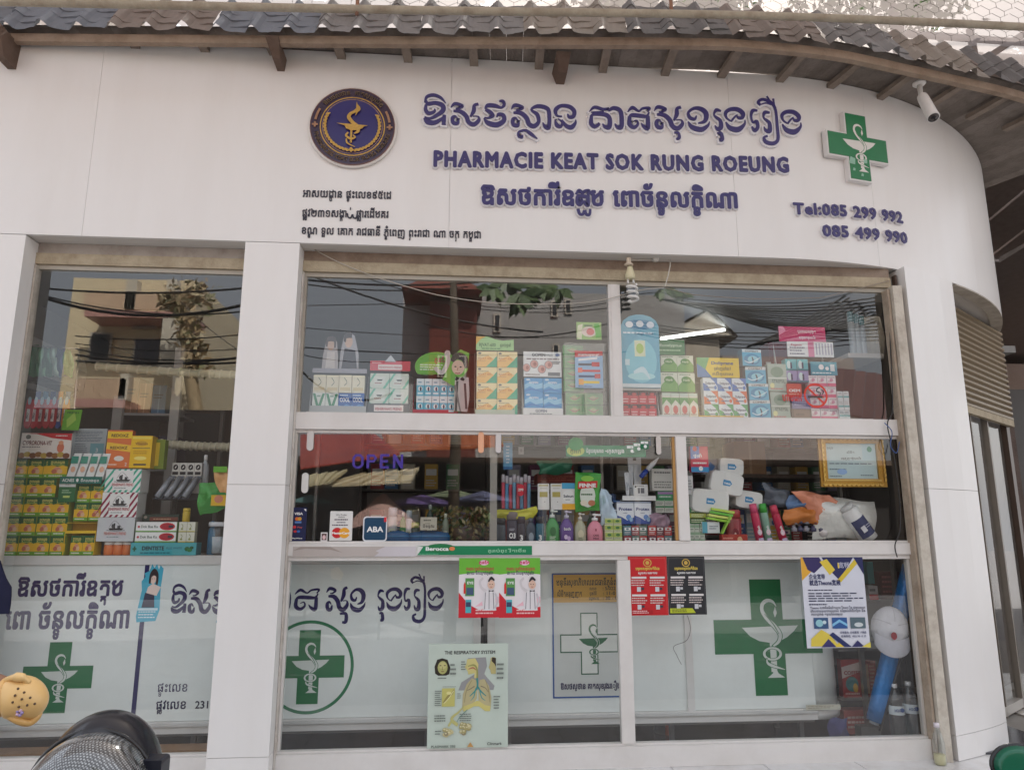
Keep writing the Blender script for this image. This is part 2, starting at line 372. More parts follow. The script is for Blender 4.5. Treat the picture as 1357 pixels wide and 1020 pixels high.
# thin white pilaster at the right edge and the side shutter
pa = Vector((5.02, 1.30)); pb = Vector((5.40, 1.72))
mb = MB('panel'); u = Vector((.69, .73)); nrm = Vector((.73, -.69))
p0 = arc(5.95, -.04); p1 = arc(6.15, -.04)
mb.hexa([(p0.x, p0.y, 0), (p1.x, p1.y, 0), (p1.x-.1, p1.y+.1, 0), (p0.x-.1, p0.y+.1, 0), (p0.x, p0.y, 3.349), (p1.x, p1.y, 3.349), (p1.x-.1, p1.y+.1, 3.349), (p0.x-.1, p0.y+.1, 3.349)], WHITE); mb.build('column_panel', B)
S = thing('roller_shutter', 'beige ribbed roller shutter half lowered over the side door', 'shutter', (SH0.x, SH0.y, 0))
sd = (SH1-SH0).normalized(); sn = Vector((sd.y, -sd.x))
for i in range(17):
    z1 = 3.34-i*.052; mb = MB('oldpaint'); V = []; F = []
    for k, (dy, dz) in enumerate(((0, 0), (.022, -.014), (.022, -.034), (0, -.049))):
        for q in (SH0, SH1): V.append((q.x+sn.x*dy, q.y+sn.y*dy, z1+dz))
    for k in range(3): F.append((k*2+1, k*2, k*2+2, k*2+3))
    mb.grid(V, F, (128, 110, 82), 'paint', False); mb.build('shutter_slat', S)
mb = MB('oldpaint'); mb.bar((SH0.x, SH0.y, 2.44), (SH1.x, SH1.y, 2.44), .04, .06, (170, 155, 128)); mb.build('bottom_bar', S)
# side door frame and a dull board added behind it to darken the view inside
D = thing('side_door', 'brown framed glass side door standing under the roller shutter', 'door', (SH0.x, SH0.y, 0))
mb = MB('paint'); o2 = -sn*.05
for t, w_, c in ((.02, .06, (110, 98, 86)), (.42, .02, (112, 102, 90)), (.66, .03, (130, 122, 112)), (.98, .10, (80, 64, 54))):
    q = SH0.lerp(SH1, t)+o2; mb.bar((q.x, q.y, 0), (q.x, q.y, 2.44), w_, .05, c, up=(sn.x, sn.y, 0))
q0 = SH0+o2; q1 = SH1+o2; mb.bar((q0.x, q0.y, .05), (q1.x, q1.y, .05), .05, .07, (170, 164, 156)); mb.build('door_frame', D)
mb = MB('wood'); q0 = SH0-sn*.35; q1 = SH1-sn*.35; mb.bar((q0.x, q0.y, 1.2), (q1.x+.6, q1.y+.5, 1.2), .02, 2.36, (74, 62, 52)); mb.build('dark_backing', D)
mb = MB('glass'); q0 = SH0+o2*1.2; q1 = SH1+o2*1.2; mb.face([(q0.x, q0.y, .08), (q1.x, q1.y, .08), (q1.x, q1.y, 2.42), (q0.x, q0.y, 2.42)], (255, 255, 255)); mb.build('pane', D)
# lintel beam, wires of rust
for (a, b) in ((-2.795, -1.40), (-1.042, 3.20)):
    mb = MB('oldpaint'); mb.box(a, b, .135, .205, 3.20, 3.275, (182, 168, 142)); mb.build('lintel', B)
    mb = MB('oldpaint'); mb.box(a, b, .150, .205, 3.277, 3.351, (150, 132, 116) if b > 0 else (176, 168, 160)); mb.build('lintel', B)
    mb = MB('paint'); mb.box(a, b, .155, .20, 3.168, 3.198, (176, 168, 154)); mb.build('window_head', B)
# shutter guides (old chipped posts beside the glass)
for a, b, y0, c in ((3.160, 3.228, .06, (204, 196, 182)), (-1.041, -1.031, .12, (214, 208, 200)), (-1.412, -1.402, .13, (214, 208, 200)), (-2.793, -2.781, .13, (196, 188, 176))):
    mb = MB('oldpaint'); mb.box(a, b, y0, .20, 0, 3.19, c); mb.build('shutter_guide', B)
mb = MB('oldpaint'); mb.box(3.136, 3.153, .09, .16, 0, 3.168, (176, 160, 142)); mb.box(3.238, 3.252, .14, .18, 0, 3.3, (88, 70, 60)); mb.build('shutter_guide_edge', B)
mb = MB('oldpaint'); mb.box(-2.80, -1.40, .22, .36, .0, .14, (140, 105, 70)); mb.build('brick_plinth', B)
# room shell
mb = MB('paint'); mb.box(-3.7, -3.6, .17, 4.5, 0, 3.4, (150, 148, 142)); mb.build('room_wall', B)
mb = MB('paint'); mb.box(-3.6, 4.3, 4.5, 4.6, 0, 3.4, (140, 138, 134)); mb.build('room_wall', B)
mb = MB('paint'); mb.box(4.2, 4.3, 1.1, 4.5, 0, 3.35, (120, 112, 106)); mb.build('room_wall', B)
mb = MB('paint'); mb.box(-3.7, 3.3, .43, 4.6, 3.375, 3.45, (140, 138, 134)); mb.box(3.3, 4.3, 1.0, 4.6, 3.375, 3.45, (140, 138, 134)); mb.box(4.3, 6.2, 2.6, 4.6, 3.375, 3.45, (140, 138, 134)); mb.build('room_ceiling', B)
mb = MB('paint'); mb.box(-3.7, 8.0, 4.6, 6.2, 0, 3.37, (90, 84, 80)); mb.build('room_wall', B)
mb = MB('concrete'); mb.box(-5, 2.24, .06, 6.2, 4.62, 4.78, (150, 146, 140)); mb.box(2.24, 5.3, 2.2, 6.2, 4.62, 4.78, (150, 146, 140)); mb.build('roof_slab', B)
mb = MB('concrete'); mb.box(-8.5, -3.71, .0, 6, -.1, 4.9, (190, 180, 170)); mb.build('party_wall', B)

# window frames
WF = thing('shop_window', 'large white aluminium shop window with sliding panes in the middle opening', 'window', (1.05, GY, 0))
def fb(x0, x1, z0, z1, y0=GY-.025, y1=GY+.03, c=(226, 222, 218), name='frame', par=None, mat='paint'):
    mb = MB(mat); mb.box(x0, x1, y0, y1, z0, z1, c); return bevel(mb.build(name, par or WF), .003)
fb(-1.030, 3.150, 2.108, 2.220, GY-.035); fb(-1.030, 3.150, 2.086, 2.106, GY-.01)
fb(-1.030, 3.150, 1.292, 1.368, GY-.035); fb(-1.030, 3.150, 1.369, 1.384, GY-.015)
fb(-1.030, 3.150, 1.262, 1.290, GY-.018)
fb(-1.030, 3.134, .0, .122, GY-.045); fb(-1.030, 3.134, .123, .134, GY-.02)
fb(1.088, 1.172, 2.222, 3.168); fb(1.106, 1.154, 2.222, 3.168, GY-.031, GY-.026)
fb(1.530, 1.602, 1.386, 2.084, GY-.028); fb(1.10, 1.185, .136, 1.260, GY-.028)
fb(-1.030, -1.016, 1.386, 2.084, GY-.012, c=(206, 200, 192)); fb(-1.030, -1.016, .136, 1.26, GY-.012); fb(-1.030, -1.014, 2.222, 3.168, GY-.012, c=(176, 168, 156))
fb(1.512, 1.529, 1.386, 2.084, GY-.002, c=(196, 150, 90), name='pane_edge'); fb(3.118, 3.134, .136, 1.26, GY-.012, c=(200, 194, 186))
fb(.258, .305, 1.386, 2.084, GY+.012, GY+.03, (150, 146, 138)); 
def pane(x0, x1, z0, z1, y=GY, par=None):
    mb = MB('glass'); mb.face([(x0, y, z0), (x1, y, z0), (x1, y, z1), (x0, y, z1)], (255, 255, 255)); mb.build('pane', par or WF)
pane(-1.0135, 1.087, 2.2225, 3.1675); pane(1.173, 3.134, 2.2225, 3.1675)
pane(-1.0155, .257, 1.3865, 2.0835, GY-.004); pane(.25, 1.511, 1.3865, 2.0835, GY+.008); pane(1.603, 3.134, 1.3865, 2.0835)
pane(-1.0155, 1.099, .1365, 1.2595); pane(1.186, 3.117, .1365, 1.2595)
for px, y0, y1, c in ((411, 569, 597, (214, 208, 204)), (404, 626, 653, (226, 224, 220)), (637.5, 572, 600, (236, 176, 140)), (660.5, 573, 600, (214, 208, 206)), (873, 577, 602, (210, 202, 196))):
    a = P(px-3.6, y0, GY-.02); b = P(px+3.6, y1, GY-.02); mb = MB('plastic'); f = Fr((0, GY-.006, 0)); r = (b.x-a.x)/2; cx = (a.x+b.x)/2
    pts = [(cx+r*math.cos(t), b.z+r+r*math.sin(t)) for t in [math.pi+math.pi*k/8 for k in range(9)]]+[(cx+r*math.cos(t), a.z-r+r*math.sin(t)) for t in [math.pi*k/8 for k in range(9)]]
    mb.poly(f, pts, c, d=0, th=.012); mb.build('pull_handle', WF)
WL = thing('shop_window', 'tall undivided shop window left of the white column', 'window', (-2.1, GY, 0))
fb(-2.780, -1.413, .0, .122, GY-.045, par=WL); fb(-2.780, -1.413, .123, .134, GY-.02, par=WL)
pane(-2.780, -1.413, .135, 3.1675, par=WL)

# ---------------------------------------------------------------- eaves
def zpath(pts, z): return [PZ(a, b, z) for a, b in pts]
edge = zpath([(-420, 30), (-60, 38), (500, 43), (900, 45), (1010, 50), (1110, 61), (1190, 78), (1270, 96), (1357, 118), (1440, 150), (1500, 185)], 4.79)
def resample(pts, step):
    q = [Vector(p[:3]) for p in smooth([tuple(p) for p in pts], 12)]; out = [q[0]]; acc = 0
    for a, b in zip(q, q[1:]):
        d = (b-a).length; t = 0
        while acc+d-t >= step:
            t += step-acc; out.append(a.lerp(b, t/d)); acc = 0
        acc += d-t
    return out
ep = resample(edge, .235/12)
EV = thing('eaves_roof', 'weathered grey tile-pattern sheet eaves on a brown timber beam above the sign', 'roof', (0, -.3, 4.6))
prof = [0, .018, .040, .046, .030, .006, 0, 0, 0, 0, 0, 0]
rows = 5
def nrm2(i):
    d = ep[min(i+1, len(ep)-1)]-ep[max(i-1, 0)]; return Vector((d.y, -d.x, 0)).normalized()
nsheet = (len(ep)-1)//36
for sidx in range(nsheet):
    V = []; F = []; jit = random.uniform(-.012, .012)
    i0 = sidx*36; cnt = 37
    for r in range(rows):
        for half in (0, 1):
            t = (r+half)/rows; lift = .005*(1-half)
            for k in range(cnt):
                i = i0+k; p = ep[i]; n_ = nrm2(i); h = prof[i % 12]*(1.15 if r == 0 else 1)+lift+(.005*math.sin(i*.37+r*1.7+sidx*2)+.004*random.random()); back = -.21*t
                wob = .008*math.sin(i*.35+sidx) if r == 0 and half == 0 else 0
                V.append(p+n_*(h*.84+back+.055)+Vector((0, 0, -.045+.38*t+h*.5+wob+jit)))
    m = 2*rows
    for r in range(m-1):
        for k in range(cnt-1): F.append((r*cnt+k, r*cnt+k+1, (r+1)*cnt+k+1, (r+1)*cnt+k))
    mb = MB('concrete'); c = random.choice([(136, 134, 134), (124, 130, 140), (142, 132, 126), (118, 116, 116), (150, 142, 134)]); mb.grid(V, F, c, 'concrete', False); mb.build('roof_sheet', EV)
for i in range(0, len(ep)-37, 36):
    a = ep[i]; mb = MB('wood')
    for k in range(0, 36, 6):
        a = ep[i+k]-nrm2(i+k)*.02; b = ep[min(i+k+6, len(ep)-1)]-nrm2(min(i+k+6, len(ep)-1))*.02
        mb.bar(a+Vector((0, 0, -.062)), b+Vector((0, 0, -.062)), .045, .06, (160, 140, 122))
    mb.build('eaves_beam', EV)
i = 6
while i < len(ep)-2:
    a = ep[i]-nrm2(i)*.05; b = a-nrm2(i)*.36; mb = MB('wood')
    mb.bar(a+Vector((0, 0, -.03)), b+Vector((0, 0, -.03)), .06, .035, (140, 126, 114)); mb.build('rafter', EV); i += 24
# soffit boards behind the rafters, laid along the eaves and round the corner
for i in range(0, len(ep)-6, 6):
    a = ep[i]; b = ep[i+6]; na = nrm2(i); nb = nrm2(i+6); L_ = .42 if a.x < 2.6 else 1.5
    g = random.randint(-10, 10); mb = MB('wood'); mb.hexa([a+Vector((0, 0, .02)), b-(b-a)*.01+Vector((0, 0, .02)), b-(b-a)*.01-nb*L_+Vector((0, 0, .02)), a-na*L_+Vector((0, 0, .02)), a+Vector((0, 0, .035)), b-(b-a)*.01+Vector((0, 0, .035)), b-(b-a)*.01-nb*L_+Vector((0, 0, .035)), a-na*L_+Vector((0, 0, .035))], (128+g, 118+g, 110+g)); mb.build('soffit_board', EV)
for px, y0, y1, w_ in ((4, 62, 80, .055), (368, 60, 83, .05), (745, 76, 101, .06)):
    p = P(px, y1, -.10); zt = 4.715; mb = MB('wood'); x = p.x; z = p.z; h = w_/2
    mb.hexa([(x-h, -.14, z), (x+h, -.14, z), (x+h, .0 if px < 1000 else .3, z), (x-h, .0 if px < 1000 else .3, z), (x-h-.03, -.26, zt), (x+h+.01, -.26, zt), (x+h+.01, 0, zt), (x-h-.03, 0, zt)], (104, 84, 72)); mb.build('bracket', EV)
# pipe and netting over the eaves
pp = [P(-300, -4, -.62), P(500, 13, -.62), P(1000, 21, -.62), P(1357, 36, -.62), P(1600, 50, -.62)]
CN = thing('canopy_frame', 'long dusty steel pipe running above the roof eaves', 'pipe', (0, -.62, 5.0))
mb = MB('oldpaint'); mb.tube(smooth([tuple(p) for p in pp], 6), .026, (168, 158, 140), seg=10); mb.build('pipe', CN)
for px in (473, 890): p = P(px, 16, -.62); mb = MB('oldpaint'); mb.tube([p+Vector((0, 0, -.02)), p+Vector((0, .02, .35))], .012, (150, 110, 90)); mb.build('upright', CN)
mb = MB('metal')   # chicken wire above the pipe
def hexwire(mb, x0, x1, z0, z1, y0, s=.075):
    r = 0; z = z0
    while z < z1:
        x = x0+(s*.87 if r % 2 else 0)
        while x < x1:
            j = random.uniform(-.008, .008)
            c = Vector((x, y0+j*2+(z-z0)*.25, z+j)); mb.tube([c, c+Vector((0, 0, s*.55))], .0016, (120, 116, 110), seg=3, cap=False)
            mb.tube([c+Vector((0, 0, s*.55)), c+Vector((s*.87, .0, s))], .0016, (120, 116, 110), seg=3, cap=False)
            mb.tube([c+Vector((0, 0, s*.55)), c+Vector((-s*.87, .0, s))], .0016, (120, 116, 110), seg=3, cap=False)
            x += s*1.74
        z += s; r += 1
hexwire(mb, -3.6, 5.2, 4.94, 5.5, -.3); 
props(mb.build('wire_netting', None, origin=(0, -.3, 4.9)), 'rusty hexagonal chicken wire stretched above the eaves', 'wire netting')
# torn shade net; its added unseen reach over the street dims the upper fascia
m = bpy.data.materials.new('net'); m.use_nodes = True; n = m.node_tree; b_ = n.nodes['Principled BSDF']; b_.inputs['Base Color'].default_value = (.30, .27, .27, 1); b_.inputs['Roughness'].default_value = .9
g_ = n.nodes.new('ShaderNodeNewGeometry'); n1 = n.nodes.new('ShaderNodeTexNoise'); n1.inputs['Scale'].default_value = 5; n1.inputs['Detail'].default_value = 7; n1.inputs['Roughness'].default_value = .72
n.links.new(g_.outputs['Position'], n1.inputs['Vector']); mr = n.nodes.new('ShaderNodeMapRange'); mr.inputs[1].default_value = .60; mr.inputs[2].default_value = .625; mr.inputs[3].default_value = .85; mr.inputs[4].default_value = 0
n.links.new(n1.outputs['Fac'], mr.inputs[0]); n.links.new(mr.outputs[0], b_.inputs['Alpha'])
tl = n.nodes.new('ShaderNodeBsdfTranslucent'); tl.inputs[0].default_value = (.5, .44, .42, 1)
ms = n.nodes.new('ShaderNodeMixShader'); ou = [x for x in n.nodes if x.type == 'OUTPUT_MATERIAL'][0]
tp = n.nodes.new('ShaderNodeBsdfTransparent'); ms2 = n.nodes.new('ShaderNodeMixShader'); ms.inputs[0].default_value = .18
n.links.new(b_.outputs[0], ms.inputs[1]); n.links.new(tl.outputs[0], ms2.inputs[2]); n.links.new(tp.outputs[0], ms2.inputs[1]); n.links.new(mr.outputs[0], ms2.inputs[0]); n.links.new(ms2.outputs[0], ms.inputs[2]); n.links.new(ms.outputs[0], ou.inputs[0])
MATS['net'] = m
mb = MB('net'); V = []; F = []; nx, ny = 40, 20
for j in range(ny+1):
    for i in range(nx+1):
        x = -5+14*i/nx; y = -2.9+8.9*j/ny; V.append((x, y, 5.72+.10*math.sin(x*1.3+y)+.06*math.sin(y*3+x*2)+.10*(y+1)))
for j in range(ny):
    for i in range(nx): k = j*(nx+1)+i; F.append((k, k+1, k+nx+2, k+nx+1))
mb.grid(V, F, (160, 150, 150), 'net'); props(mb.build('shade_net', None), 'torn greyish shade net with bright holes over the roof, extended unseen over the street', 'shade net')
# trusses seen at the upper right
T = thing('roof_truss', 'dusty steel truss holding up the netting at the upper right', 'truss', (5, 1, 5))
for a, b, w_ in (((1240, 62), (1400, 132), 9), ((1285, 38), (1292, 78), 8), ((1300, 82), (1380, 30), 9), ((1200, 45), (1400, 60), 8)):
    mb = MB('oldpaint'); p = P(*a, 1.2); q = P(*b, 1.2); mb.bar(p, q, w_*.006, w_*.006, (150, 138, 132)); mb.build('truss_bar', T)

# ---------------------------------------------------------------- neighbour to the right (dark awning and shop)
N = thing('neighbour_shop', 'dim open shop front receding behind the right-hand column', 'shop', (7.5, 4, 0))
mb = MB('concrete'); mb.box(6.5, 12, 6.5, 6.7, 0, 4.2, (160, 140, 128)); mb.build('wall', N)
for i in range(10):
    mb = MB('metal'); mb.hexa([(5.9, 1.2+i*.6, 4.35), (14, 1.2+i*.6, 4.35), (14, 1.7+i*.6, 4.30), (5.9, 1.7+i*.6, 4.30), (5.9, 1.2+i*.6, 4.38), (14, 1.2+i*.6, 4.38), (14, 1.7+i*.6, 4.36), (5.9, 1.7+i*.6, 4.36)], (120, 112, 108)); mb.build('roof_sheet', N)
for i in range(6):
    mb = MB('wood'); x = 6.6+i*.85; mb.box(x, x+.7, 5.6, 5.9, .2, 1.0+.3*(i % 3), random.choice([(120, 60, 50), (90, 80, 70), (150, 130, 100), (60, 80, 90)])); mb.build('stall_box', N)
for i in range(3):
    mb = MB('wood'); x = 6.3+i*1.6; mb.box(x, x+.09, 3.0+i, 3.09+i, 0, 4.3, (96, 80, 72)); mb.build('post', N)
for zz in (2.15, 1.75): mb = MB('plastic'); mb.lathe([(.0, 0), (.09, .01), (.10, .2), (.02, .24)], (6.75, 3.0, zz-.55), (150, 52, 44), seg=10); mb.build('hanging_jar', N)
NB = thing('neighbour_building', 'tall brownish neighbouring building filling the gap right of the curved fascia', 'building', (10, 8, -.16))
mb = MB('concrete'); mb.box(5.2, 16, 7.5, 8.5, -.1, 9.5, (176, 160, 152)); mb.build('wall', NB)
for i in range(5): mb = MB('wood'); mb.box(5.0+i*2, 5.12+i*2, 7.2, 7.3, 3.9, 7.0, (104, 92, 86)); mb.build('post', NB)
for i in range(14): mb = MB('metal'); x = 5.1+i*.75; mb.hexa([(x, 2.0, 6.6), (x+.7, 2.0, 6.6), (x+.7, 7.5, 5.6), (x, 7.5, 5.6), (x, 2.0, 6.64), (x+.7, 2.0, 6.64), (x+.7, 7.5, 5.64), (x, 7.5, 5.64)], (170, 160, 154)); mb.build('roof_sheet', NB)
# a broom handle of red and white leaning in the side passage
# ================================================================ the street behind the viewer, seen mirrored in the glass
def rbox(mb, px0, py0, px1, py1, D, depth, col, mat='paint'):
    a = RM(px0, py0, D); b = RM(px1, py1, D); mb.box(a.x, b.x, a.y-depth, a.y, b.z, a.z, col, mat); return a, b
def win(bld, px0, py0, px1, py1, D, c=(60, 62, 66)):
    a = RM(px0, py0, D-.06); b = RM(px1, py1, D-.06); mb = MB('paint'); mb.box(a.x, b.x, a.y-.05, a.y, b.z, a.z, (200, 192, 180)); o = mb.build('window', bld)
    mb = MB('gloss'); mb.box(a.x+.06, b.x-.06, a.y, a.y+.02, b.z+.06, a.z-.06, c); mb.build('pane', o, origin=bld['_w'])
D = 15.0
o = RM(160, 700, D); B1 = thing('apartment_house', 'cream apartment house with railed balconies across the street, mirrored in the left window', 'building', (o.x, o.y, -.16))
mb = MB('paint'); a, b = rbox(mb, 98, 368, 216, 900, D+1.0, 6, (232, 216, 180)); mb.build('wall', B1)
for (x0, x1, yt, yb) in ((112, 250, 386, 410), (100, 165, 500, 528)):
    mb = MB('paint'); a, b = rbox(mb, x0, yb, x1, yb+12, D, 1.3, (196, 150, 140)); mb.build('balcony_slab', B1)
    mb = MB('paint'); a, b = rbox(mb, x0, yt, x1, yt+2.2, D, .08, (214, 196, 170)); mb.build('balcony_rail', B1)
    k = x0
    while k < x1:
        mb = MB('paint'); rbox(mb, k, yt+2.2, k+1.6, yb, D, .04, (220, 190, 160)); mb.build('baluster', B1); k += 4.2
for q in ((168, 370, 178, 410), (222, 370, 231, 412), (160, 495, 168, 530), (216, 420, 232, 490)): mb = MB('paint'); rbox(mb, *q, D, .3, (216, 208, 190)); mb.build('pillar', B1)
mb = MB('wood'); rbox(mb, 20, 540, 330, 905, D-1.6, 1.0, (64, 56, 52)); mb.build('street_shade_box', B1)  # dark box added in place of the shade under the house
win(B1, 120, 440, 145, 480, D+.95); win(B1, 176, 420, 208, 436, D+.95, (120, 118, 120)); win(B1, 178, 448, 212, 486, D+.95, (96, 96, 104))
o = RM(245, 700, 14); mb = MB('leaf'); random.seed(3)
def foliage(mb, px, py, D, rpx, n, cols, leaf=.10, squash=1.0):
    c = RM(px, py, D); r = rpx*.0055*(D+5)/5
    for i in range(n):
        d = Vector((random.gauss(0, .45), random.gauss(0, .45), random.gauss(0, .45)*squash))*r; p = c+d
        u = Vector((random.uniform(-1, 1), random.uniform(-1, 1), random.uniform(-1, 1))).normalized(); v = u.cross(Vector((random.uniform(-1, 1), random.uniform(-1, 1), random.uniform(-1, 1)))).normalized()
        l = leaf*random.uniform(.6, 1.4); mb.face([p-u*l, p+v*l*.4, p+u*l, p-v*l*.4], random.choice(cols), 'leaf')
TT = thing('street_tree', 'dry vine-covered tree beside the cream house, mirrored in the left window', 'tree', (o.x, o.y, -.16))
a0 = RM(262, 560, 14); a1 = RM(250, 480, 14); a2 = RM(240, 400, 14)
mb = MB('wood'); mb.tube([(a0.x, a0.y, -.16), a0, a1, a2], [.24, .2, .16, .1], (176, 156, 122)); mb.build('trunk', TT)
mb = MB('leaf')
for q in ((240, 395, 22), (248, 420, 22), (262, 390, 20), (225, 400, 14), (255, 455, 20), (262, 490, 16)): foliage(mb, q[0], q[1], 14, q[2], 110, [(190, 170, 130), (176, 150, 110), (130, 130, 90), (200, 186, 150)], .12)
mb.build('crown', TT)
def house(px0, py0, px1, D, dep, col, name, label, wins=(), wc=(60, 62, 66)):
    o = RM((px0+px1)/2, 700, D); t = thing(name, label, 'building', (o.x, o.y, -.16)); a = RM(px0, py0, D); b = RM(px1, py0, D)
    mb = MB('paint'); mb.box(a.x, b.x, a.y-dep, a.y, -.16, a.z, col); mb.build('wall', t)
    for q in wins: win(t, *q, D, wc)
    return t
house(535, 385, 572, 17, 5, (190, 190, 190), 'house', 'pale grey house mirrored left of the dark red one')
t = house(570, 398, 632, 16, 5, (120, 62, 52), 'house', 'dark red brick house mirrored in the upper middle window', ((580, 470, 592, 500), (604, 470, 618, 500)))
mb = MB('concrete'); a = RM(533, 385, 15.6); b = RM(600, 372, 15.6); c = RM(640, 398, 15.6)
mb.hexa([(a.x, a.y-5, a.z), (c.x, a.y-5, a.z), (c.x, a.y+.3, a.z), (a.x, a.y+.3, a.z), (a.x+1, a.y-4, b.z+.6), (c.x-1, a.y-4, b.z+.6), (c.x-1, a.y-1, b.z+.6), (a.x+1, a.y-1, b.z+.6)], (130, 70, 58)); mb.build('roof', t)
house(632, 385, 905, 18, 5, (172, 170, 168), 'house', 'long grey house with narrow windows mirrored behind the palm', ((654, 415, 664, 440), (730, 398, 740, 420), (748, 396, 758, 416), (768, 520, 778, 548), (732, 455, 742, 478)))
house(900, 470, 1130, 20, 5, (176, 164, 158), 'house', 'low house under red roofs mirrored in the right window')
o = RM(930, 440, 19); t = thing('house', 'small white gabled house mirrored above the fluorescent lamp', 'building', (o.x, o.y, -.16))
a = RM(892, 436, 19); b = RM(952, 436, 19); c = RM(936, 414, 19)
mb = MB('paint'); mb.box(a.x, b.x, a.y-5, a.y, -.16, a.z, (206, 196, 180)); mb.build('wall', t)
mb = MB('paint'); mb.face([(a.x-.4, a.y+.2, a.z-.2), (b.x+.5, a.y+.2, a.z-.3), (c.x, a.y+.2, c.z)], (220, 212, 196)); mb.face([(c.x, a.y+.3, c.z+.1), (b.x+.6, a.y+.3, a.z-.3), (b.x+.6, a.y-5, a.z-.3), (c.x, a.y-5, c.z+.1)], (150, 140, 130)); mb.face([(a.x-.5, a.y+.3, a.z-.25), (c.x, a.y+.3, c.z+.1), (c.x, a.y-5, c.z+.1), (a.x-.5, a.y-5, a.z-.25)], (176, 166, 150)); mb.build('roof', t)
# sloped tiled and sheet roofs
def slope(px0, py0, px1, py1, px2, py2, px3, py3, Dn, Df, col, name, label, n=14, mat='paint', ridge=True):
    """quad roof: near edge (0 left, 1 right), far edge (2 right, 3 left), in ribs"""
    a = RM(px0, py0, Dn); b = RM(px1, py1, Dn); c = RM(px2, py2, Df); d = RM(px3, py3, Df)
    t = thing(name, label, 'roof', ((a.x+b.x)/2, a.y, min(a.z, b.z)))
    for i in range(n):
        p0 = a.lerp(b, i/n); p1 = a.lerp(b, (i+1)/n-.004); q0 = d.lerp(c, i/n); q1 = d.lerp(c, (i+1)/n-.004); k = Vector((0, 0, .05))
        g = random.randint(-9, 9); cc = tuple(max(0, min(255, x+g)) for x in col)
        mb = MB(mat); mb.hexa([p0, p1, q1, q0, p0+k*.3, p1+k, q1+k, q0+k*.3], cc); mb.build('roof_rib', t)
slope(398, 622, 530, 603, 497, 577, 398, 577, 9, 14, (168, 62, 48), 'sheet_roof', 'red corrugated sheet roof mirrored behind the OPEN lettering', 16)
slope(512, 600, 668, 592, 655, 572, 505, 572, 10, 15, (190, 110, 70), 'tile_roof', 'orange clay tiled roof mirrored right of the OPEN lettering', 22)
slope(1030, 530, 1190, 565, 1190, 500, 1050, 480, 9, 14, (112, 76, 68), 'sheet_roof', 'rusty red roof mirrored at the right of the upper window', 10)
slope(408, 647, 545, 640, 556, 622, 470, 630, 6.2, 9, (206, 192, 158), 'awning', 'beige canvas awning mirrored below the OPEN lettering', 6, 'fabric')
slope(408, 645, 440, 640, 460, 625, 408, 631, 6.0, 8, (196, 186, 150), 'awning', 'small beige awning mirrored at the far left of the sliding pane', 4, 'fabric')
def parasol(px, py, rpx, D, col, label, fl=.35):
    c = RM(px, py, D); r = rpx*.00104*(D+4.9); t = thing('market_parasol', label, 'parasol', (c.x, c.y, -.16)); mb = MB('fabric'); n = 8
    for k in range(n):
        t0 = 2*math.pi*k/n; t1 = 2*math.pi*(k+1)/n; mid = (t0+t1)/2
        mb.grid([c, c+Vector((r*math.cos(t0), r*math.sin(t0), -fl*r)), c+Vector((r*.93*math.cos(mid), r*.93*math.sin(mid), -fl*r*.9)), c+Vector((r*math.cos(t1), r*math.sin(t1), -fl*r))], [(0, 1, 2), (0, 2, 3)], tuple(int(x*(1 if k % 2 else .93)) for x in col), 'fabric', False)
    mb.build('canopy', t); mb = MB('metal'); mb.tube([(c.x, c.y, -.16), c], .02, (120, 120, 120)); mb.build('pole', t)
parasol(508, 652, 52, 6.6, (196, 160, 150), 'pink market parasol mirrored above the round bank sticker', .9)
parasol(412, 655, 34, 7.5, (90, 130, 130), 'teal market parasol mirrored at the left of the sliding pane')
parasol(560, 655, 58, 7.8, (104, 84, 140), 'purple market parasol mirrored in the middle of the sliding pane', .25)
parasol(600, 648, 50, 8.6, (130, 142, 110), 'olive market parasol mirrored beside the purple one', .25)
parasol(640, 650, 50, 8.0, (96, 100, 130), 'blue grey market parasol mirrored at the edge of the sliding pane', .3)
o = RM(780, 700, 12.5); t = thing('reflection_blocker', 'long dark arcade added to darken reflections low in the main window panes', 'arcade', (o.x, o.y, -.16)); a = RM(330, 604, 12.5); b = RM(1230, 604, 12.5)  # arcade added to keep the pale houses out of the lower reflections
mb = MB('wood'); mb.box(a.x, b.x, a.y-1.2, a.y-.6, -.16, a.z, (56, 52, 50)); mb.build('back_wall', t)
mb = MB('paint'); mb.box(a.x, b.x, a.y-.6, a.y+.1, a.z-.12, a.z, (120, 104, 92)); mb.build('roof_edge', t)
k = a.x
while k < b.x: mb = MB('paint'); mb.box(k, k+.12, a.y-.3, a.y-.18, -.16, a.z-.12, (120, 116, 110)); mb.build('post', t); k += 2.3
# dark stalls under the parasols
o = RM(560, 700, 11); t = thing('market_stall', 'dark crowded market stall mirrored low in the sliding pane', 'stall', (o.x, o.y, -.16))
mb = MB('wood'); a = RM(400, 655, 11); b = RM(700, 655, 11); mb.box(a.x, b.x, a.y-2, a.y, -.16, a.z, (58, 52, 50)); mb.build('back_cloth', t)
for i in range(12):
    a = RM(545+i*9, 678+random.randint(-4, 6), 9); mb = MB('leaf'); foliage(mb, 545+i*9, 684, 9, 8, 60, [(70, 96, 50), (150, 140, 90), (96, 110, 60), (170, 160, 130)], .09); mb.build('vegetables', t)
o = RM(700, 400, 6); PT = thing('papaya_tree', 'papaya leaves hanging in front of the grey house in the window reflection', 'tree', (o.x, o.y-1, -.16))
tb = RM(598, 700, 6); tt = RM(600, 330, 6); mb = MB('wood'); mb.tube([(tb.x, tb.y-.4, -.16), (tb.x+.05, tb.y-.4, 3), (tt.x, tt.y, tt.z)], [.10, .08, .05], (96, 84, 70)); mb.build('trunk', PT)
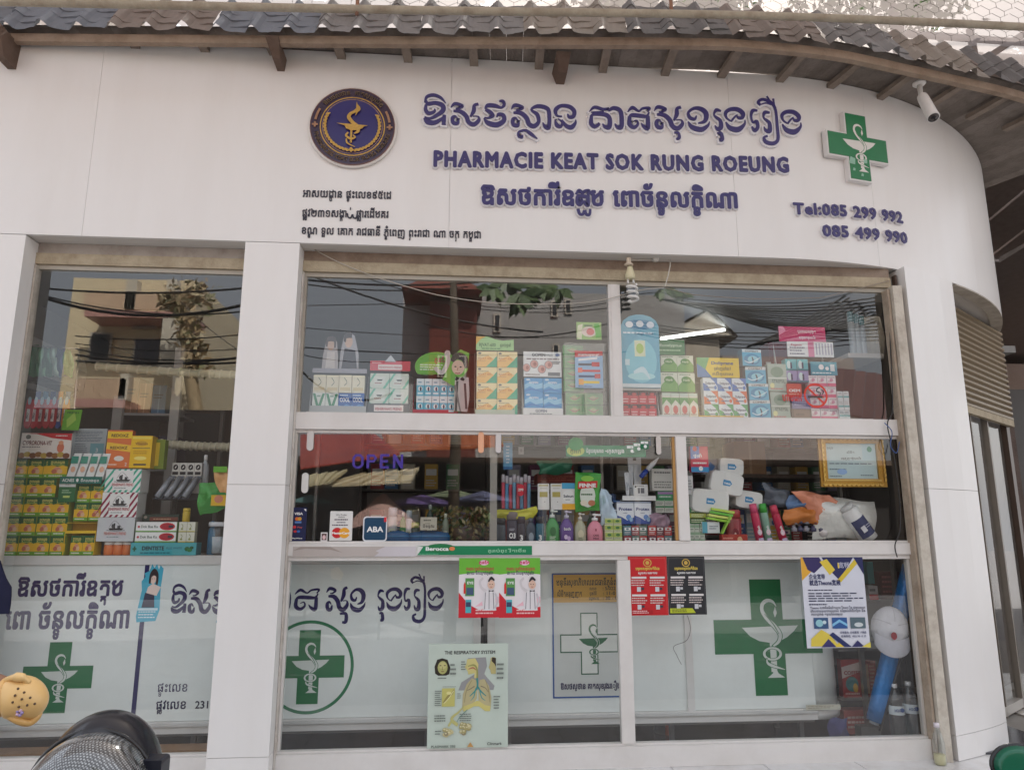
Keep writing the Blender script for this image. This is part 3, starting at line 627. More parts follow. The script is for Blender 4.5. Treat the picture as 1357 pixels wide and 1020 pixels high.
for q in (655, 690, 735, 890): mb = MB('wood'); e_ = RM(q, 366, 5.6); mb.tube([(tt.x, tt.y, tt.z), (tt.x*.5+e_.x*.5, e_.y, tt.z+.1), e_], [.04, .03, .015], (96, 100, 70)); mb.build('branch', PT)
for (px, py, s) in ((655, 392, 26), (690, 400, 34), (715, 388, 26), (740, 395, 24), (672, 385, 26), (600, 360, 16), (505, 372, 12), (880, 395, 20), (905, 400, 18)):
    mb = MB('leaf'); c = RM(px, py-12, 5.5); r = s*.0108
    for k in range(13):
        a = math.pi*(1.0+random.random()); l = r*random.uniform(.6, 1.15)
        d = Vector((math.cos(a), random.uniform(-.4, .4), math.sin(a))); sd_ = Vector((-math.sin(a), 0, math.cos(a)))
        mb.face([c, c+d*l*.55+sd_*l*.22, c+d*l, c+d*l*.5-sd_*l*.2], random.choice([(84, 110, 62), (100, 126, 74), (70, 96, 54)]), 'leaf')
    mb.build('leaf', PT)
# cables
CB = thing('overhead_cables', 'bundle of black overhead cables crossing the street in the window reflections', 'cables', (0, GY-8, 5))
random.seed(11)
def cable(a, b, sag, D, r=.012):
    p = RM(*a, D); q = RM(*b, D); pts = []
    for k in range(13):
        t = k/12; s = p.lerp(q, t); s.z -= sag*4*t*(1-t); pts.append(s)
    mb = MB('plastic'); mb.tube(pts, r, (28, 26, 26), seg=5); mb.build('cable', CB)
for a, b, s, r in (((60, 382), (340, 380), .1, .02), ((60, 392), (345, 410), .2, .015), ((60, 395), (345, 398), .3, .03), ((100, 445), (345, 440), .1, .012), ((100, 470), (345, 478), .1, .02), ((100, 462), (345, 470), .15, .014), ((100, 478), (345, 470), .1, .02), ((240, 400), (345, 480), .1, .008), ((100, 455), (345, 460), .1, .01),
                   ((400, 405), (560, 402), .0, .008), ((400, 360), (720, 440), .2, .02), ((400, 370), (650, 372), .1, .02), ((400, 376), (620, 380), .1, .014), ((400, 434), (820, 445), .1, .007), ((400, 460), (830, 466), .1, .012), ((400, 470), (560, 475), .1, .008), ((400, 492), (520, 520), .3, .02),
                   ((560, 428), (820, 424), .3, .014), ((560, 396), (830, 404), .2, .01)):
    cable(a, b, s, 8.0, r)
for k in range(13): cable((870+k*6, 395+k*1.4), (1185, 390+k*5), .2, 8, .010+.012*random.random())
for k in range(11): cable((990+k*9, 460-k*2), (1120+k*5, 392+k*3), .05, 8, .02)
for k in range(5): cable((840, 425+k*4), (1130, 432+k*6), .2, 9, .012)

# ---------------------------------------------------------------- tree crowns showing over the eaves
def crown(px, py, Y, r, n, label):
    c = P(px, py, Y); t = thing('tree', label, 'tree', (c.x, Y, -.16)); mb = MB('wood'); mb.tube([(c.x, Y, -.16), (c.x+.1, Y, c.z-r*.5), (c.x, Y, c.z)], [.22, .16, .06], (90, 76, 62)); mb.build('trunk', t)
    mb = MB('leaf')
    for q in range(7):
        o = Vector((random.uniform(-1, 1)*r, random.uniform(-.6, .6)*r, random.uniform(-.4, .6)*r))
        for i in range(n):
            p = c+o+Vector((random.gauss(0, .3), random.gauss(0, .3), random.gauss(0, .22)))*r; u = Vector((random.uniform(-1, 1), random.uniform(-1, 1), random.uniform(-1, 1))).normalized()*.13; v = u.cross(Vector((0, 1, .4)))*.4
            mb.face([p-u, p+v, p+u, p-v], random.choice([(60, 96, 40), (84, 120, 52), (104, 140, 70), (50, 80, 36)]), 'leaf')
    mb.build('crown', t)
crown(40, -6, 9, 1.3, 260, 'green tree crown showing above the eaves at the far left'); crown(880, -10, 10, 1.5, 300, 'green tree crown showing behind the netting above the sign')
crown(1180, 0, 11, 1.8, 300, 'green tree crown showing through the netting at the upper right')
# ================================================================ lettering on the fascia
G5 = 5.219
GL = {  # name: (x left, x right, y top, y base, strokes)
'o': (85, 240, 90, 250, [[(90, 98, 8), (104, 58, 18), (150, 44, 22), (200, 60, 18), (236, 96, 5)], [(100, 84, 12), (112, 106, 24), (165, 98, 26), (212, 112, 30), (218, 146, 30), (180, 180, 24), (130, 206, 16), (92, 196, 6)], [(100, 112, 16), (98, 150, 24), (120, 172, 24), (158, 158, 18), (160, 138, 8)], [(88, 205, 10), (112, 230, 32), (160, 234, 30), (210, 205, 18), (232, 178, 8)], [(228, 178, 22), (224, 246, 26)]]),
's': (268, 475, 110, 250, [[(272, 132, 5), (300, 106, 22), (352, 118, 18), (330, 136, 10), (305, 138, 8)], [(290, 156, 14), (340, 158, 26), (378, 188, 28), (396, 228, 28), (432, 242, 28), (466, 212, 22), (460, 186, 8), (425, 186, 6)], [(320, 208, 6), (302, 192, 14), (284, 205, 22), (290, 236, 24), (318, 240, 22), (328, 212, 8)], [(462, 100, 18), (434, 112, 20), (430, 150, 26), (408, 190, 12)]]),
'th': (498, 652, 110, 250, [[(508, 142, 8), (528, 118, 26), (580, 118, 26), (620, 128, 14), (640, 108, 20), (632, 84, 20), (606, 84, 12)], [(510, 146, 16), (540, 160, 26), (564, 186, 20), (530, 202, 14), (504, 200, 5)], [(500, 206, 6), (530, 236, 30), (590, 246, 34), (638, 216, 28), (634, 180, 26), (602, 174, 20), (590, 194, 8)]]),
'sth': (685, 960, 120, 250, [[(690, 144, 5), (715, 116, 22), (768, 128, 18), (745, 146, 10), (720, 146, 8)], [(705, 166, 14), (755, 166, 26), (794, 196, 28), (812, 236, 28), (846, 248, 28), (878, 218, 22), (868, 170, 24), (836, 150, 16), (828, 134, 14)], [(735, 216, 6), (718, 200, 14), (700, 213, 22), (705, 244, 24), (734, 248, 22), (743, 220, 8)], [(828, 134, 12), (870, 116, 24), (925, 122, 26), (950, 150, 24), (948, 250, 24), (922, 248, 22), (906, 222, 6)], [(764, 308, 12), (762, 326, 14), (740, 318, 14), (742, 292, 14), (785, 278, 16), (824, 300, 22), (868, 330, 6)]]),
'n': (988, 1138, 115, 260, [[(1040, 190, 8), (1005, 186, 14), (996, 150, 26), (1032, 120, 22), (1090, 122, 26), (1124, 150, 26), (1118, 186, 24), (1090, 192, 20), (1078, 172, 8)], [(990, 212, 5), (1004, 250, 26), (1030, 258, 18), (1040, 228, 14), (1010, 206, 5)], [(1036, 214, 12), (1066, 250, 24), (1102, 260, 30), (1130, 232, 18), (1134, 208, 5)]]),
't': (135, 290, 130, 272, [[(138, 162, 6), (172, 132, 22), (214, 154, 12), (242, 134, 14), (290, 130, 16), (276, 156, 8)], [(142, 206, 6), (165, 184, 24), (230, 186, 26), (268, 186, 18), (286, 158, 8)], [(275, 184, 24), (272, 266, 28), (244, 256, 20), (228, 234, 5)], [(150, 194, 22), (148, 245, 28), (176, 266, 24), (204, 244, 16), (198, 218, 10), (174, 226, 5)]]),
'kh': (548, 700, 130, 282, [[(612, 186, 8), (598, 210, 18), (566, 200, 22), (558, 166, 16), (600, 136, 20), (650, 140, 30), (680, 172, 32), (668, 220, 24), (622, 236, 8)], [(552, 228, 6), (578, 264, 30), (640, 278, 32), (686, 250, 18), (700, 222, 4)]]),
'ru': (725, 790, 135, 280, [[(784, 152, 10), (752, 146, 22), (734, 178, 10), (752, 198, 18), (776, 218, 22), (776, 262, 28), (752, 274, 22), (736, 250, 5)], [(750, 302, 12), (774, 300, 20), (780, 342, 24), (760, 348, 14)]]),
'r': (725, 790, 135, 280, [[(784, 152, 10), (752, 146, 22), (734, 178, 10), (752, 198, 18), (776, 218, 22), (776, 262, 28), (752, 274, 22), (736, 250, 5)]]),
'ng': (806, 952, 142, 290, [[(848, 224, 8), (820, 204, 12), (816, 170, 22), (850, 146, 24), (900, 144, 28), (934, 168, 28), (930, 196, 20), (904, 200, 18), (892, 184, 6)], [(812, 232, 6), (840, 270, 30), (895, 278, 34), (940, 242, 16), (946, 212, 5)], [(850, 226, 12), (876, 196, 12), (896, 178, 5)]]),
'roeu': (985, 1175, 150, 290, [[(1036, 150, 12), (1004, 152, 22), (990, 190, 14), (1000, 230, 12), (1026, 222, 20), (1030, 262, 22), (1008, 284, 22), (990, 258, 8)], [(1120, 160, 12), (1086, 160, 22), (1076, 194, 10), (1098, 214, 18), (1114, 234, 22), (1110, 282, 28), (1084, 280, 18), (1074, 256, 5)], [(1062, 112, 14), (1046, 92, 18), (1080, 72, 18), (1136, 92, 20), (1162, 140, 16), (1165, 250, 18), (1163, 335, 20), (1128, 364, 24), (1080, 356, 24), (1068, 328, 16), (1094, 316, 12)], [(1108, 50, 10), (1120, 66, 8), (1134, 92, 8)], [(1152, 64, 12), (1156, 110, 8)], [(1060, 108, 6), (1100, 96, 8), (1136, 106, 6)]]),
'g': (1222, 1470, 115, 265, [[(1228, 150, 5), (1265, 118, 20), (1325, 130, 20), (1365, 122, 12), (1350, 134, 10)], [(1240, 154, 7), (1290, 150, 9), (1330, 146, 7)], [(1232, 182, 6), (1265, 165, 22), (1335, 165, 28), (1368, 190, 28), (1364, 250, 30), (1335, 250, 22), (1318, 230, 6)], [(1242, 178, 18), (1238, 230, 28), (1262, 252, 24), (1292, 236, 18), (1286, 224, 5)], [(1362, 140, 12), (1400, 118, 26), (1448, 140, 28), (1452, 240, 28), (1425, 250, 24), (1404, 226, 6)]]),
}
def gl_draw(mb, fr, name, x, z, H, col, wadd=0, th=0, d=None, sx=1.0):
    """brush glyph at x (left), baseline z, letter height H (frame units metres)"""
    xl, xr, yt, yb, st = GL[name]; k = H/(yb-yt); dd = mb.lay() if d is None else d
    for j, s in enumerate(st):
        mb.stroke(fr, [(x+(a-xl)*k*sx, z+(yb-b)*k, w_*k) for a, b, w_ in s], col, wadd=wadd, th=th, d=dd+j*.0001)
    return (xr-xl)*k*sx
def fasc(px, py):
    Y = 0.0
    for _ in range(5):
        p = P(px, py, Y); Y = 0.0 if p.x <= 2.24 else AC.y-math.sqrt(max(AR**2-(p.x-AC.x)**2, .01))
    s = p.x if p.x <= 2.24 else 2.24+AR*math.asin((p.x-2.24)/AR)
    return s, p.z
def ffr(s, z):
    a = arc(s); b = arc(s+.01); u = Vector((b.x-a.x, b.y-a.y, 0)); return Fr((a.x, a.y, z), u, (0, 0, 1))
T1 = thing('sign_lettering', 'large indigo Khmer shop name in raised letters with pale outlines', 'sign lettering', (.4, -.02, 4.2))
def sgn(name, px0, px1, pyt, pyb, scale_h):
    s0, z = fasc(px0, pyb); s1, _ = fasc(px1, pyb); f = ffr((s0+s1)/2, z); xl, xr, yt, yb, st = GL[name]
    H = fasc(px0, pyt)[1]-z; k = H/(yb-yt); sx = (s1-s0)/((xr-xl)*k); mb = MB('plastic'); w0 = -(s1-s0)/2
    gl_draw(mb, f, name, w0, 0, H, (232, 230, 234), wadd=.0115, th=.022, d=0, sx=sx)
    gl_draw(mb, f, name, w0, 0, H, (62, 54, 112), th=.006, d=.0235, sx=sx)
    mb.build('letter', T1)
def cA(n, x0, x1, yt, yb, ox=545, oy=120, k=G5): sgn(n, ox+x0/k, ox+x1/k, oy+yt/k, oy+yb/k, 1)
cA('o', 85, 240, 90, 250); cA('s', 268, 475, 110, 250); cA('th', 498, 652, 110, 252); cA('sth', 685, 960, 120, 256); cA('n', 988, 1138, 115, 264)
cA('g', 300, 475, 204, 312, 700, 90, 3.769)
for n_, x0, x1, yt, yb in (('t', 135, 290, 130, 274), ('s', 318, 520, 132, 278), ('kh', 548, 700, 130, 284), ('ru', 725, 790, 138, 286), ('ng', 806, 952, 140, 292), ('roeu', 985, 1175, 152, 296), ('ng', 1195, 1335, 156, 306)): cA(n_, x0, x1, yt, yb, 805)
mb = MB('plastic'); s, z = fasc(805+478/G5, 120+350/G5); f = ffr(s, z)
for wa, th, d, c in ((.011, .022, 0, (232, 230, 234)), (0, .006, .0235, (62, 54, 112))): mb.stroke(f, [(-.022, .05, .016), (.006, .05, .02), (.012, .01, .022), (-.01, .0, .016)], c, wadd=wa, th=th, d=d)
mb.build('letter', T1)
G3 = {}
def glyph3(mb, fr, ch, x, y, h, col, kx, d, th, bold=0, mat='plastic'):
    """solid letter made of a glyph with real side walls"""
    if ch == 'ត' and h < .11:                   # the foot form of this letter: a low double curl
        y -= .16*h
        mb.stroke(fr, [(.0*h, y+.50*h, .10*h+bold*2), (.10*h, y+.15*h, .10*h+bold*1.5), (.32*h, y+.12*h, .10*h+bold*1.5), (.42*h, y+.42*h, .07*h+bold*1.5)], col, d=d+.0011, th=th)
        mb.stroke(fr, [(.46*h, y+.42*h, .10*h+bold*2), (.56*h, y+.12*h, .10*h+bold*1.5), (.78*h, y+.12*h, .10*h+bold*1.5), (.84*h, y+.52*h, .07*h+bold*1.5)], col, d=d+.0014, th=th); return
    if ch == 'ត':                                # drawn with the sign's own brush strokes
        xl, xr, yt, yb, st_ = GL['t']; H = .60*h; q_ = H/(yb-yt); gx_ = .56*h*kx/((xr-xl)*q_)
        for j, s_ in enumerate(st_): mb.stroke(fr, [(x+.03*h+(a-xl)*q_*gx_, y+(yb-b)*q_, w_*q_*.72) for a, b, w_ in s_], col, wadd=bold, th=th, d=d+j*.0001)
        return
    if ch == 'ម':
        glyph3(mb, fr, 'ប', x, y, h, col, kx, d, th, bold, mat); w_ = .06*h+bold*2; mb.stroke(fr, [((.17*kx)*h, y+.28*h, w_), (.37*kx*h, y+.46*h, w_)], col, sm=False, d=d+.0005, th=th); return
    if ch not in G3:
        c = bpy.data.curves.new('t', 'FONT'); c.body = ch; c.size = 1; c.resolution_u = 2; c.extrude = .5
        o = bpy.data.objects.new('t', c); me = bpy.data.meshes.new_from_object(o); G3[ch] = ([tuple(p.co) for p in me.vertices], [tuple(q.vertices) for q in me.polygons])
        bpy.data.meshes.remove(me); bpy.data.objects.remove(o); bpy.data.curves.remove(c)
    v, f = G3[ch]; offs = [(0, 0)]+([(math.cos(k*math.pi/4)*bold, math.sin(k*math.pi/4)*bold) for k in range(8)] if bold else [])
    for j, (ox, oy) in enumerate(offs): mb.grid([fr(x+(a*h)*kx+ox, y+b*h+oy, d+(c+.5)*th+j*.00004) for a, b, c in v], f, col, mat, False)
def signtext(t, txt, pxa, pya, pxb, pyb, hpx, col, bold, halo, th=.02, back=(232, 230, 234), gk=1.0):
    """raised letters fitted between two photo points on the fascia, one part per letter"""
    s0, z0 = fasc(pxa, pya); s1, z1 = fasc(pxb, pyb); hz = fasc(pxa, pya-hpx)[1]-z0
    items = []; x = 0; last = 0; i = 0
    while i < len(txt):
        ch = txt[i]
        if ch == '_': items.append((txt[i+1], last+.10, -.34, .55)); i += 2; continue
        w_ = adv(ch)
        if ch != ' ': items.append((ch, x, 0, 1))
        if w_ > .1: last = x
        x += w_+(.05 if ord(ch) < 256 else 0); i += 1
    kx = (s1-s0)/(x*hz)
    for ch, gx, gy, sc in items:
        s = s0+gx*hz*kx; f = ffr(s, z0+(z1-z0)*gx/x+gy*hz); mb = MB('plastic')
        if halo: glyph3(mb, f, ch, 0, 0, hz*sc, back, kx*gk, .0007 if sc < 1 else 0, th, halo)
        glyph3(mb, f, ch, 0, 0, hz*sc, col, kx*gk, (th+.001 if halo else 0)+(.0012 if sc < 1 else 0), .006, bold); mb.build('letter', t)
c_ = (58, 50, 106)
t = thing('sign_lettering', 'indigo Latin shop name in bold raised capitals below the large Khmer name', 'sign lettering', (.6, -.02, 4.0))
signtext(t, 'PHARMACIE KEAT SOK RUNG ROEUNG', 574, 222, 1046, 230, 28, c_, .0075, .0165, gk=.95)
t = thing('sign_lettering', 'indigo Khmer lettering of the third sign line above the main window', 'sign lettering', (1.0, -.02, 3.7))
signtext(t, 'ឱសថការីឧត_តម េពាច័ន_ទលក_ខិណា', 636, 272, 978, 277, 33, (52, 44, 104), .0065, .014)
t = thing('sign_lettering', 'indigo raised telephone numbers in two lines under the green cross', 'sign lettering', (2.9, .02, 3.5))
signtext(t, 'Tel:085 299 992', 1050, 285, 1194, 297, 20.5, c_, .005, .010); signtext(t, '085 499 990', 1088, 314, 1200, 324, 20.5, c_, .005, .010)
t = thing('sign_lettering', 'three lines of small black Khmer address lettering below the round badge', 'sign lettering', (-.7, -.01, 3.6))
for txt, a, b, c, d in (('អាសយដ_ឋាន ផ_ទះេលខ៩៥េដ', 401, 261, 519, 264), ('ផ_លូវ២៣១សង_កាត់ ផ_សារេដីមគរ', 400, 287, 515, 289), ('ខណ_ឌ ទួល េគាក រាជធានី ភ_នំេពញ ព_រះរាជា ណា ចក_រ កម_ពុជា', 399, 310, 638, 316)):
    signtext(t, txt, a, b, c, d, 14.5, (36, 32, 48), .0012, 0, .004)
# ---------------------------------------------------------------- the bowl-and-serpent emblem
def emblem(mb, fr, s, wc, bc, ox=0, oz=0, th=0):
    m = lambda a, b: (ox+(a-695)/265*s, oz+(400-b)/265*s); k = s/265
    def pl(pts, c): mb.poly(fr, [m(*p) for p in pts], c, th=th)
    def st(pts, c, wa=0): mb.stroke(fr, [(*m(a, b), w_*k) for a, b, w_ in pts], c, wadd=wa*k, th=th)
    pl([(568, 358), (606, 398), (650, 420), (700, 428), (742, 426), (790, 402), (824, 376), (846, 350)], wc)
    pl([(700, 420), (700, 560), (728, 560), (732, 420)], wc); pl([(680, 586), (764, 585), (734, 566), (727, 552), (712, 552), (706, 566)], wc)
    body = [(744, 262, 3), (728, 240, 12), (702, 234, 17), (678, 248, 18), (672, 280, 18), (694, 318, 19), (732, 356, 20), (754, 392, 18), (744, 424, 14), (716, 444, 8)]
    st(body, bc, 3.5); st(body, wc); st([(684, 296, 3), (724, 344, 5), (748, 388, 3)], bc)
    cx, cz = m(710, 478); mb.ring(fr, cx, cz, 50*k, 34*k, 20*k, bc, th=th); mb.ring(fr, cx, cz, 47*k, 31*k, 13*k, wc, th=th)
    st([(681, 500, 3), (684, 520, 11), (712, 534, 12), (768, 550, 2)], bc, 2.5); st([(681, 500, 3), (684, 520, 11), (712, 534, 12), (768, 550, 2)], wc)
    pl([(738, 262), (727, 290), (734, 314), (745, 292)], wc)
def crosspts(a, b, ox=0, oz=0, c=None):
    c = c or a
    return [(ox-b, oz+c), (ox+b, oz+c), (ox+b, oz+b), (ox+a, oz+b), (ox+a, oz-b), (ox+b, oz-b), (ox+b, oz-c), (ox-b, oz-c), (ox-b, oz-b), (ox-a, oz-b), (ox-a, oz+b), (ox-b, oz+b)]
def solidcross(mb, f, a, b, d, th, col, mat='plastic'):
    mb.poly(f, [(-a, -b), (a, -b), (a, b), (-a, b)], col, d=d, th=th, mat=mat)
    for sg in (1, -1):
        q = [(-b, sg*b), (b, sg*b), (b, sg*a), (-b, sg*a)]
        if sg < 0: q = q[::-1]
        mb.poly(f, q, col, d=d, th=th, mat=mat)
s, z = fasc(1131, 199); f = ffr(s, z); t = thing('pharmacy_cross', 'raised green pharmacy cross with white serpent and bowl on the curved fascia', 'cross sign', (f.o.x, f.o.y, z-.27))
mb = MB('plastic'); solidcross(mb, f, .276, .102, 0, .045, (228, 224, 222)); bevel(mb.build('cross_box', t), .003)
mb = MB('gloss'); solidcross(mb, f, .264, .090, .0455, .004, (46, 124, 80)); mb.k = 0
mb.build('green_face', t)
mb = MB('gloss'); f2 = Fr(f.o+f.n*.0498, f.u, f.v); emblem(mb, f2, .285, (226, 222, 216), (52, 128, 84), 0.0, .0)
for q in ((-.07, -.12, .03), (.05, -.11, .018), (-.06, -.19, .012), (.01, -.225, .012)): mb.poly(f2, [(q[0]-q[2], q[1]-q[2]*.9), (q[0]+q[2]*.8, q[1]-q[2]), (q[0]+q[2], q[1]+q[2]*.6), (q[0]-q[2]*.4, q[1]+q[2])], (150, 190, 170), mat='paper')
mb.build('emblem', t)
# round gilded badge
s, z = fasc(468, 171); f = ffr(s, z); RB = .292
t = thing('round_badge', 'round indigo and gold pharmacy badge with serpent and garland left of the sign', 'badge', (s, 0, z-RB))
gold = (205, 166, 92); vio = (56, 38, 60); pk = (176, 136, 110)
mb = MB('plastic'); mb.lathe([(RB+.012, 0), (RB+.014, .02), (RB+.008, .026)], f.o, (226, 220, 214), seg=64, axis=f.n); mb.build('badge_rim', t)
mb = MB('gloss'); mb.ell(f, 0, 0, RB, RB, (110, 70, 60), n=64, d=.027, th=.006); mb.ell(f, 0, 0, RB-.006, RB-.006, vio, n=64, d=.0335); mb.build('badge_disc', t)
mb = MB('gloss'); f3 = Fr(f.o+f.n*.034, f.u, f.v); mb.ell(f3, 0, 0, .212, .212, (46, 38, 104), n=64); mb.ring(f3, 0, 0, .224, .224, .008, gold, 64, mat='gold'); mb.ring(f3, 0, 0, .206, .206, .003, gold, 64, mat='gold'); mb.build('badge_field', t)
mb = MB('gold'); f4 = Fr(f.o+f.n*.036, f.u, f.v)
def ringtext(mb, f, txt, r, a0, a1, h, col, inward, mat):
    n_ = len(txt); ws = [adv(c)+.04 for c in txt]; W_ = sum(ws); acc = 0
    for c, w_ in zip(txt, ws):
        a = a0+(a1-a0)*(acc+w_/2)/W_; acc += w_
        if c == ' ': continue
        a = R(a); ur = f.u*math.cos(a)+f.v*math.sin(a)
        if inward: u = -(f.v*math.cos(a)-f.u*math.sin(a))*-1; v = -ur
        else: u = (f.u*math.sin(a)-f.v*math.cos(a)); v = ur
        g = Fr(f.o+ur*(r+(h*.7 if inward else 0)), u, v); kx = 1.0
        dd = mb.lay()
        for bo in ((0, 0), (.03, .0), (0, .03)): mb._glyph(g, c, -w_*h/2+bo[0]*h, bo[1]*h, h, col, kx, dd, mat)
mb.k = 0
ringtext(mb, f4, 'PHARMACIES KEAT SOK RUNG ROEUNG', .238, 192, 348, .042, (206, 176, 140), True, 'gold')
ringtext(mb, f4, 'ឱសថស្ថាន  គាតសុខរុងរឿង'.replace('្ថ', 'ថ').replace('ឿ', 'ី'), .238, 142, 38, .046, (206, 176, 140), False, 'gold')
for a in (180, 0):
    cx = .256*math.cos(R(a)); mb.rect(f4, cx-.02, -.007, cx+.02, .007, pk); mb.rect(f4, cx-.007, -.02, cx+.007, .02, pk)
    q = [(.256*math.cos(R(t_)), .256*math.sin(R(t_)), .016) for t_ in ((172, 165, 158, 152) if a else (8, 15, 22, 28))]; mb.stroke(f4, q, pk)
for sg in (1, -1):
    for k in range(15):
        a = R(-90+sg*(8+k*7.6)); r = .182; cx, cz = r*math.cos(a), r*math.sin(a); b_ = a+sg*R(90)
        mb.stroke(f4, [(cx-.012*math.cos(b_), cz-.012*math.sin(b_), .004), (cx+.006*math.cos(a), cz+.006*math.sin(a), .022), (cx+.018*math.cos(b_)-.006*math.cos(a), cz+.018*math.sin(b_)-.006*math.sin(a), .003)], gold, th=.002)
mb.poly(f4, [(-.02, -.185), (0, -.205), (.02, -.185), (0, -.165)], gold, th=.004)
mp = lambda a, b: ((a-575)/1150*2*RB*1.09, (515-b)/1020*2*RB*1.03)
def gs(pts, c=gold, wa=0): mb.stroke(f4, [(*mp(a, b), w_*.00053) for a, b, w_ in pts], c, wadd=wa, th=.003)
mb.poly(f4, [mp(*q) for q in ((382, 494), (480, 520), (500, 560), (560, 582), (640, 575), (700, 550), (720, 525), (772, 510))][::1], gold, th=.003)
mb.poly(f4, [mp(*q) for q in ((556, 580), (556, 740), (580, 740), (580, 580))], gold, th=.003)
gs([(620, 210, 2), (622, 245, 18), (640, 300, 60), (600, 335, 40), (545, 370, 40), (530, 420, 50), (580, 480, 46), (640, 530, 48), (650, 590, 40), (600, 620, 14)]); gs([(640, 320, 20), (615, 370, 12), (610, 385, 4)])
gs([(530, 610, 20), (505, 650, 28), (560, 690, 30), (615, 670, 24), (590, 640, 10)]); gs([(510, 690, 14), (520, 740, 22), (570, 770, 14), (620, 790, 8)])
mb.build('gilded_relief', t)
# ================================================================ goods
ORD = ['first', 'second', 'third', 'fourth', 'fifth', 'sixth', 'seventh', 'eighth', 'ninth']
random.seed(21)
def A(mb, fr, ops):
    """print: r rect, e ellipse, p polygon, s brush line, t text, l lines of fine print, k Khmer line"""
    for o in ops:
        k = o[0]
        if k == 'r': mb.rect(fr, *o[1:6])
        elif k == 'e': mb.ell(fr, *o[1:6], n=16)
        elif k == 'p': mb.poly(fr, o[1], o[2])
        elif k == 's': mb.stroke(fr, o[1], o[2])
        elif k == 't': mb.text(fr, o[1], o[2], o[3], o[4], o[5], bold=o[6] if len(o) > 6 else 0, width=o[7] if len(o) > 7 else None)
        elif k == 'l':
            _, a0, b0, a1, b1, n, c = o; rn = random.Random(hash((a0, b0, n)) & 255); dd = mb.lay()
            for i in range(n):
                b = b1-(b1-b0)*(i+.5)/n; a = a0; e = a1-(a1-a0)*rn.random()*.3; hh = (b1-b0)/n*.22
                while a < e:
                    w_ = min((a1-a0)*rn.uniform(.05, .16), e-a); mb.poly(fr, [(a, b-hh), (a+w_, b-hh), (a+w_, b+hh), (a, b+hh)], c, d=dd); a += w_+(a1-a0)*.022
def X(px0, px1, py, Y): return P(px0, py, Y).x, P(px1, py, Y).x
def Zt(px, py, Y): return P(px, py, Y).z
MESHC = {}
def put(key, mk, name, label, cat, group, loc, rz=0):
    """a thing of one mesh, the mesh shared between alike copies"""
    if key in MESHC: o = bpy.data.objects.new(name, MESHC[key]); COL.objects.link(o)
    else:
        mb = mk(); o = mb.build(name, None, origin=(0, 0, 0)); MESHC[key] = o.data
    o.location = loc; o.rotation_euler.z = rz; return props(o, label, cat, group)
def ctn(w_, h, d, bg, ops, side=None, mat='paper', topc=None):
    def mk():
        mb = MB(mat); mb.box(-w_/2, w_/2, 0, d, 0, h, bg, mat, side); e = .0012
        A(mb, Fr((-w_/2, 0, 0), su=w_, sv=h), ops); return mb
    return mk
def carton(key, x0, x1, Y, z0, h, d, bg, ops, label, group=None, side=None, rz=0, name='carton', cat='box', mat='paper'):
    w_ = x1-x0; return put(key+'%.3f%.3f' % (w_, h), ctn(w_, h, d, bg, ops, side, mat), name, label, cat, group, ((x0+x1)/2, Y, z0), rz)
def stack(key, px0, px1, pyb, pyt, Y, cols, rows, d, bg, ops, what, where, group, zb=None, side=None, skip=(), gap=.003, jit=.004, alt=None):
    x0, x1 = X(px0, px1, pyb, Y); z0 = Zt(px0, pyb, Y) if zb is None else zb; z1 = Zt(px0, pyt, Y); w_ = (x1-x0)/cols; h = (z1-z0)/rows
    for r in range(rows):
        for c in range(cols):
            if (c, r) in skip: continue
            k2, b2, o2, w2 = (key, bg, ops, what) if alt is None or alt(c, r) is None else alt(c, r)
            col_ = (', %s from left' % ORD[c]) if cols > 1 else ''
            row_ = (', %s row up' % ORD[r]) if rows > 1 else ''
            carton(k2, x0+c*w_+gap/2, x0+(c+1)*w_-gap/2, Y+random.uniform(0, jit*2), z0+r*h, h-.0015, d, b2, o2, '%s %s%s%s' % (w2, where, col_, row_), group, side, rz=random.uniform(-jit, jit)*3)
    return x0, x1, z0, z1
def card(px0, py0, px1, py1, Y, th, bg, ops, label, cat, name, rz=0, tilt=0, mat='paper', corner=None, back=None):
    """a flat card standing or stuck at Y, corners at photo points"""
    x0, x1 = X(px0, px1, (py0+py1)/2, Y); zt = Zt((px0+px1)/2, py0, Y); zb = Zt((px0+px1)/2, py1, Y); w_ = x1-x0; h = zt-zb
    mb = MB(mat); f = Fr((-w_/2, 0, 0), su=w_, sv=h); r = corner or 0
    if corner:
        pts = []; ax = corner/w_; az = corner/h
        for cx, cz, a0 in ((1-ax, az, -90), (1-ax, 1-az, 0), (ax, 1-az, 90), (ax, az, 180)):
            for k in range(5): a = R(a0+k*22.5); pts.append((cx+ax*math.cos(a), cz+az*math.sin(a)))
        mb.poly(f, pts, bg, d=0, th=th)
    elif back: mb.poly(f, back, bg, d=0, th=th)
    else: mb.box(0-w_/2, w_/2, -th, 0, 0, h, bg)
    A(mb, Fr((-w_/2, -th, 0), su=w_, sv=h), ops)
    o = mb.build(name, None, origin=(0, 0, 0)); o.location = ((x0+x1)/2, Y, zb); o.rotation_euler = (R(tilt), 0, rz); return props(o, label, cat)
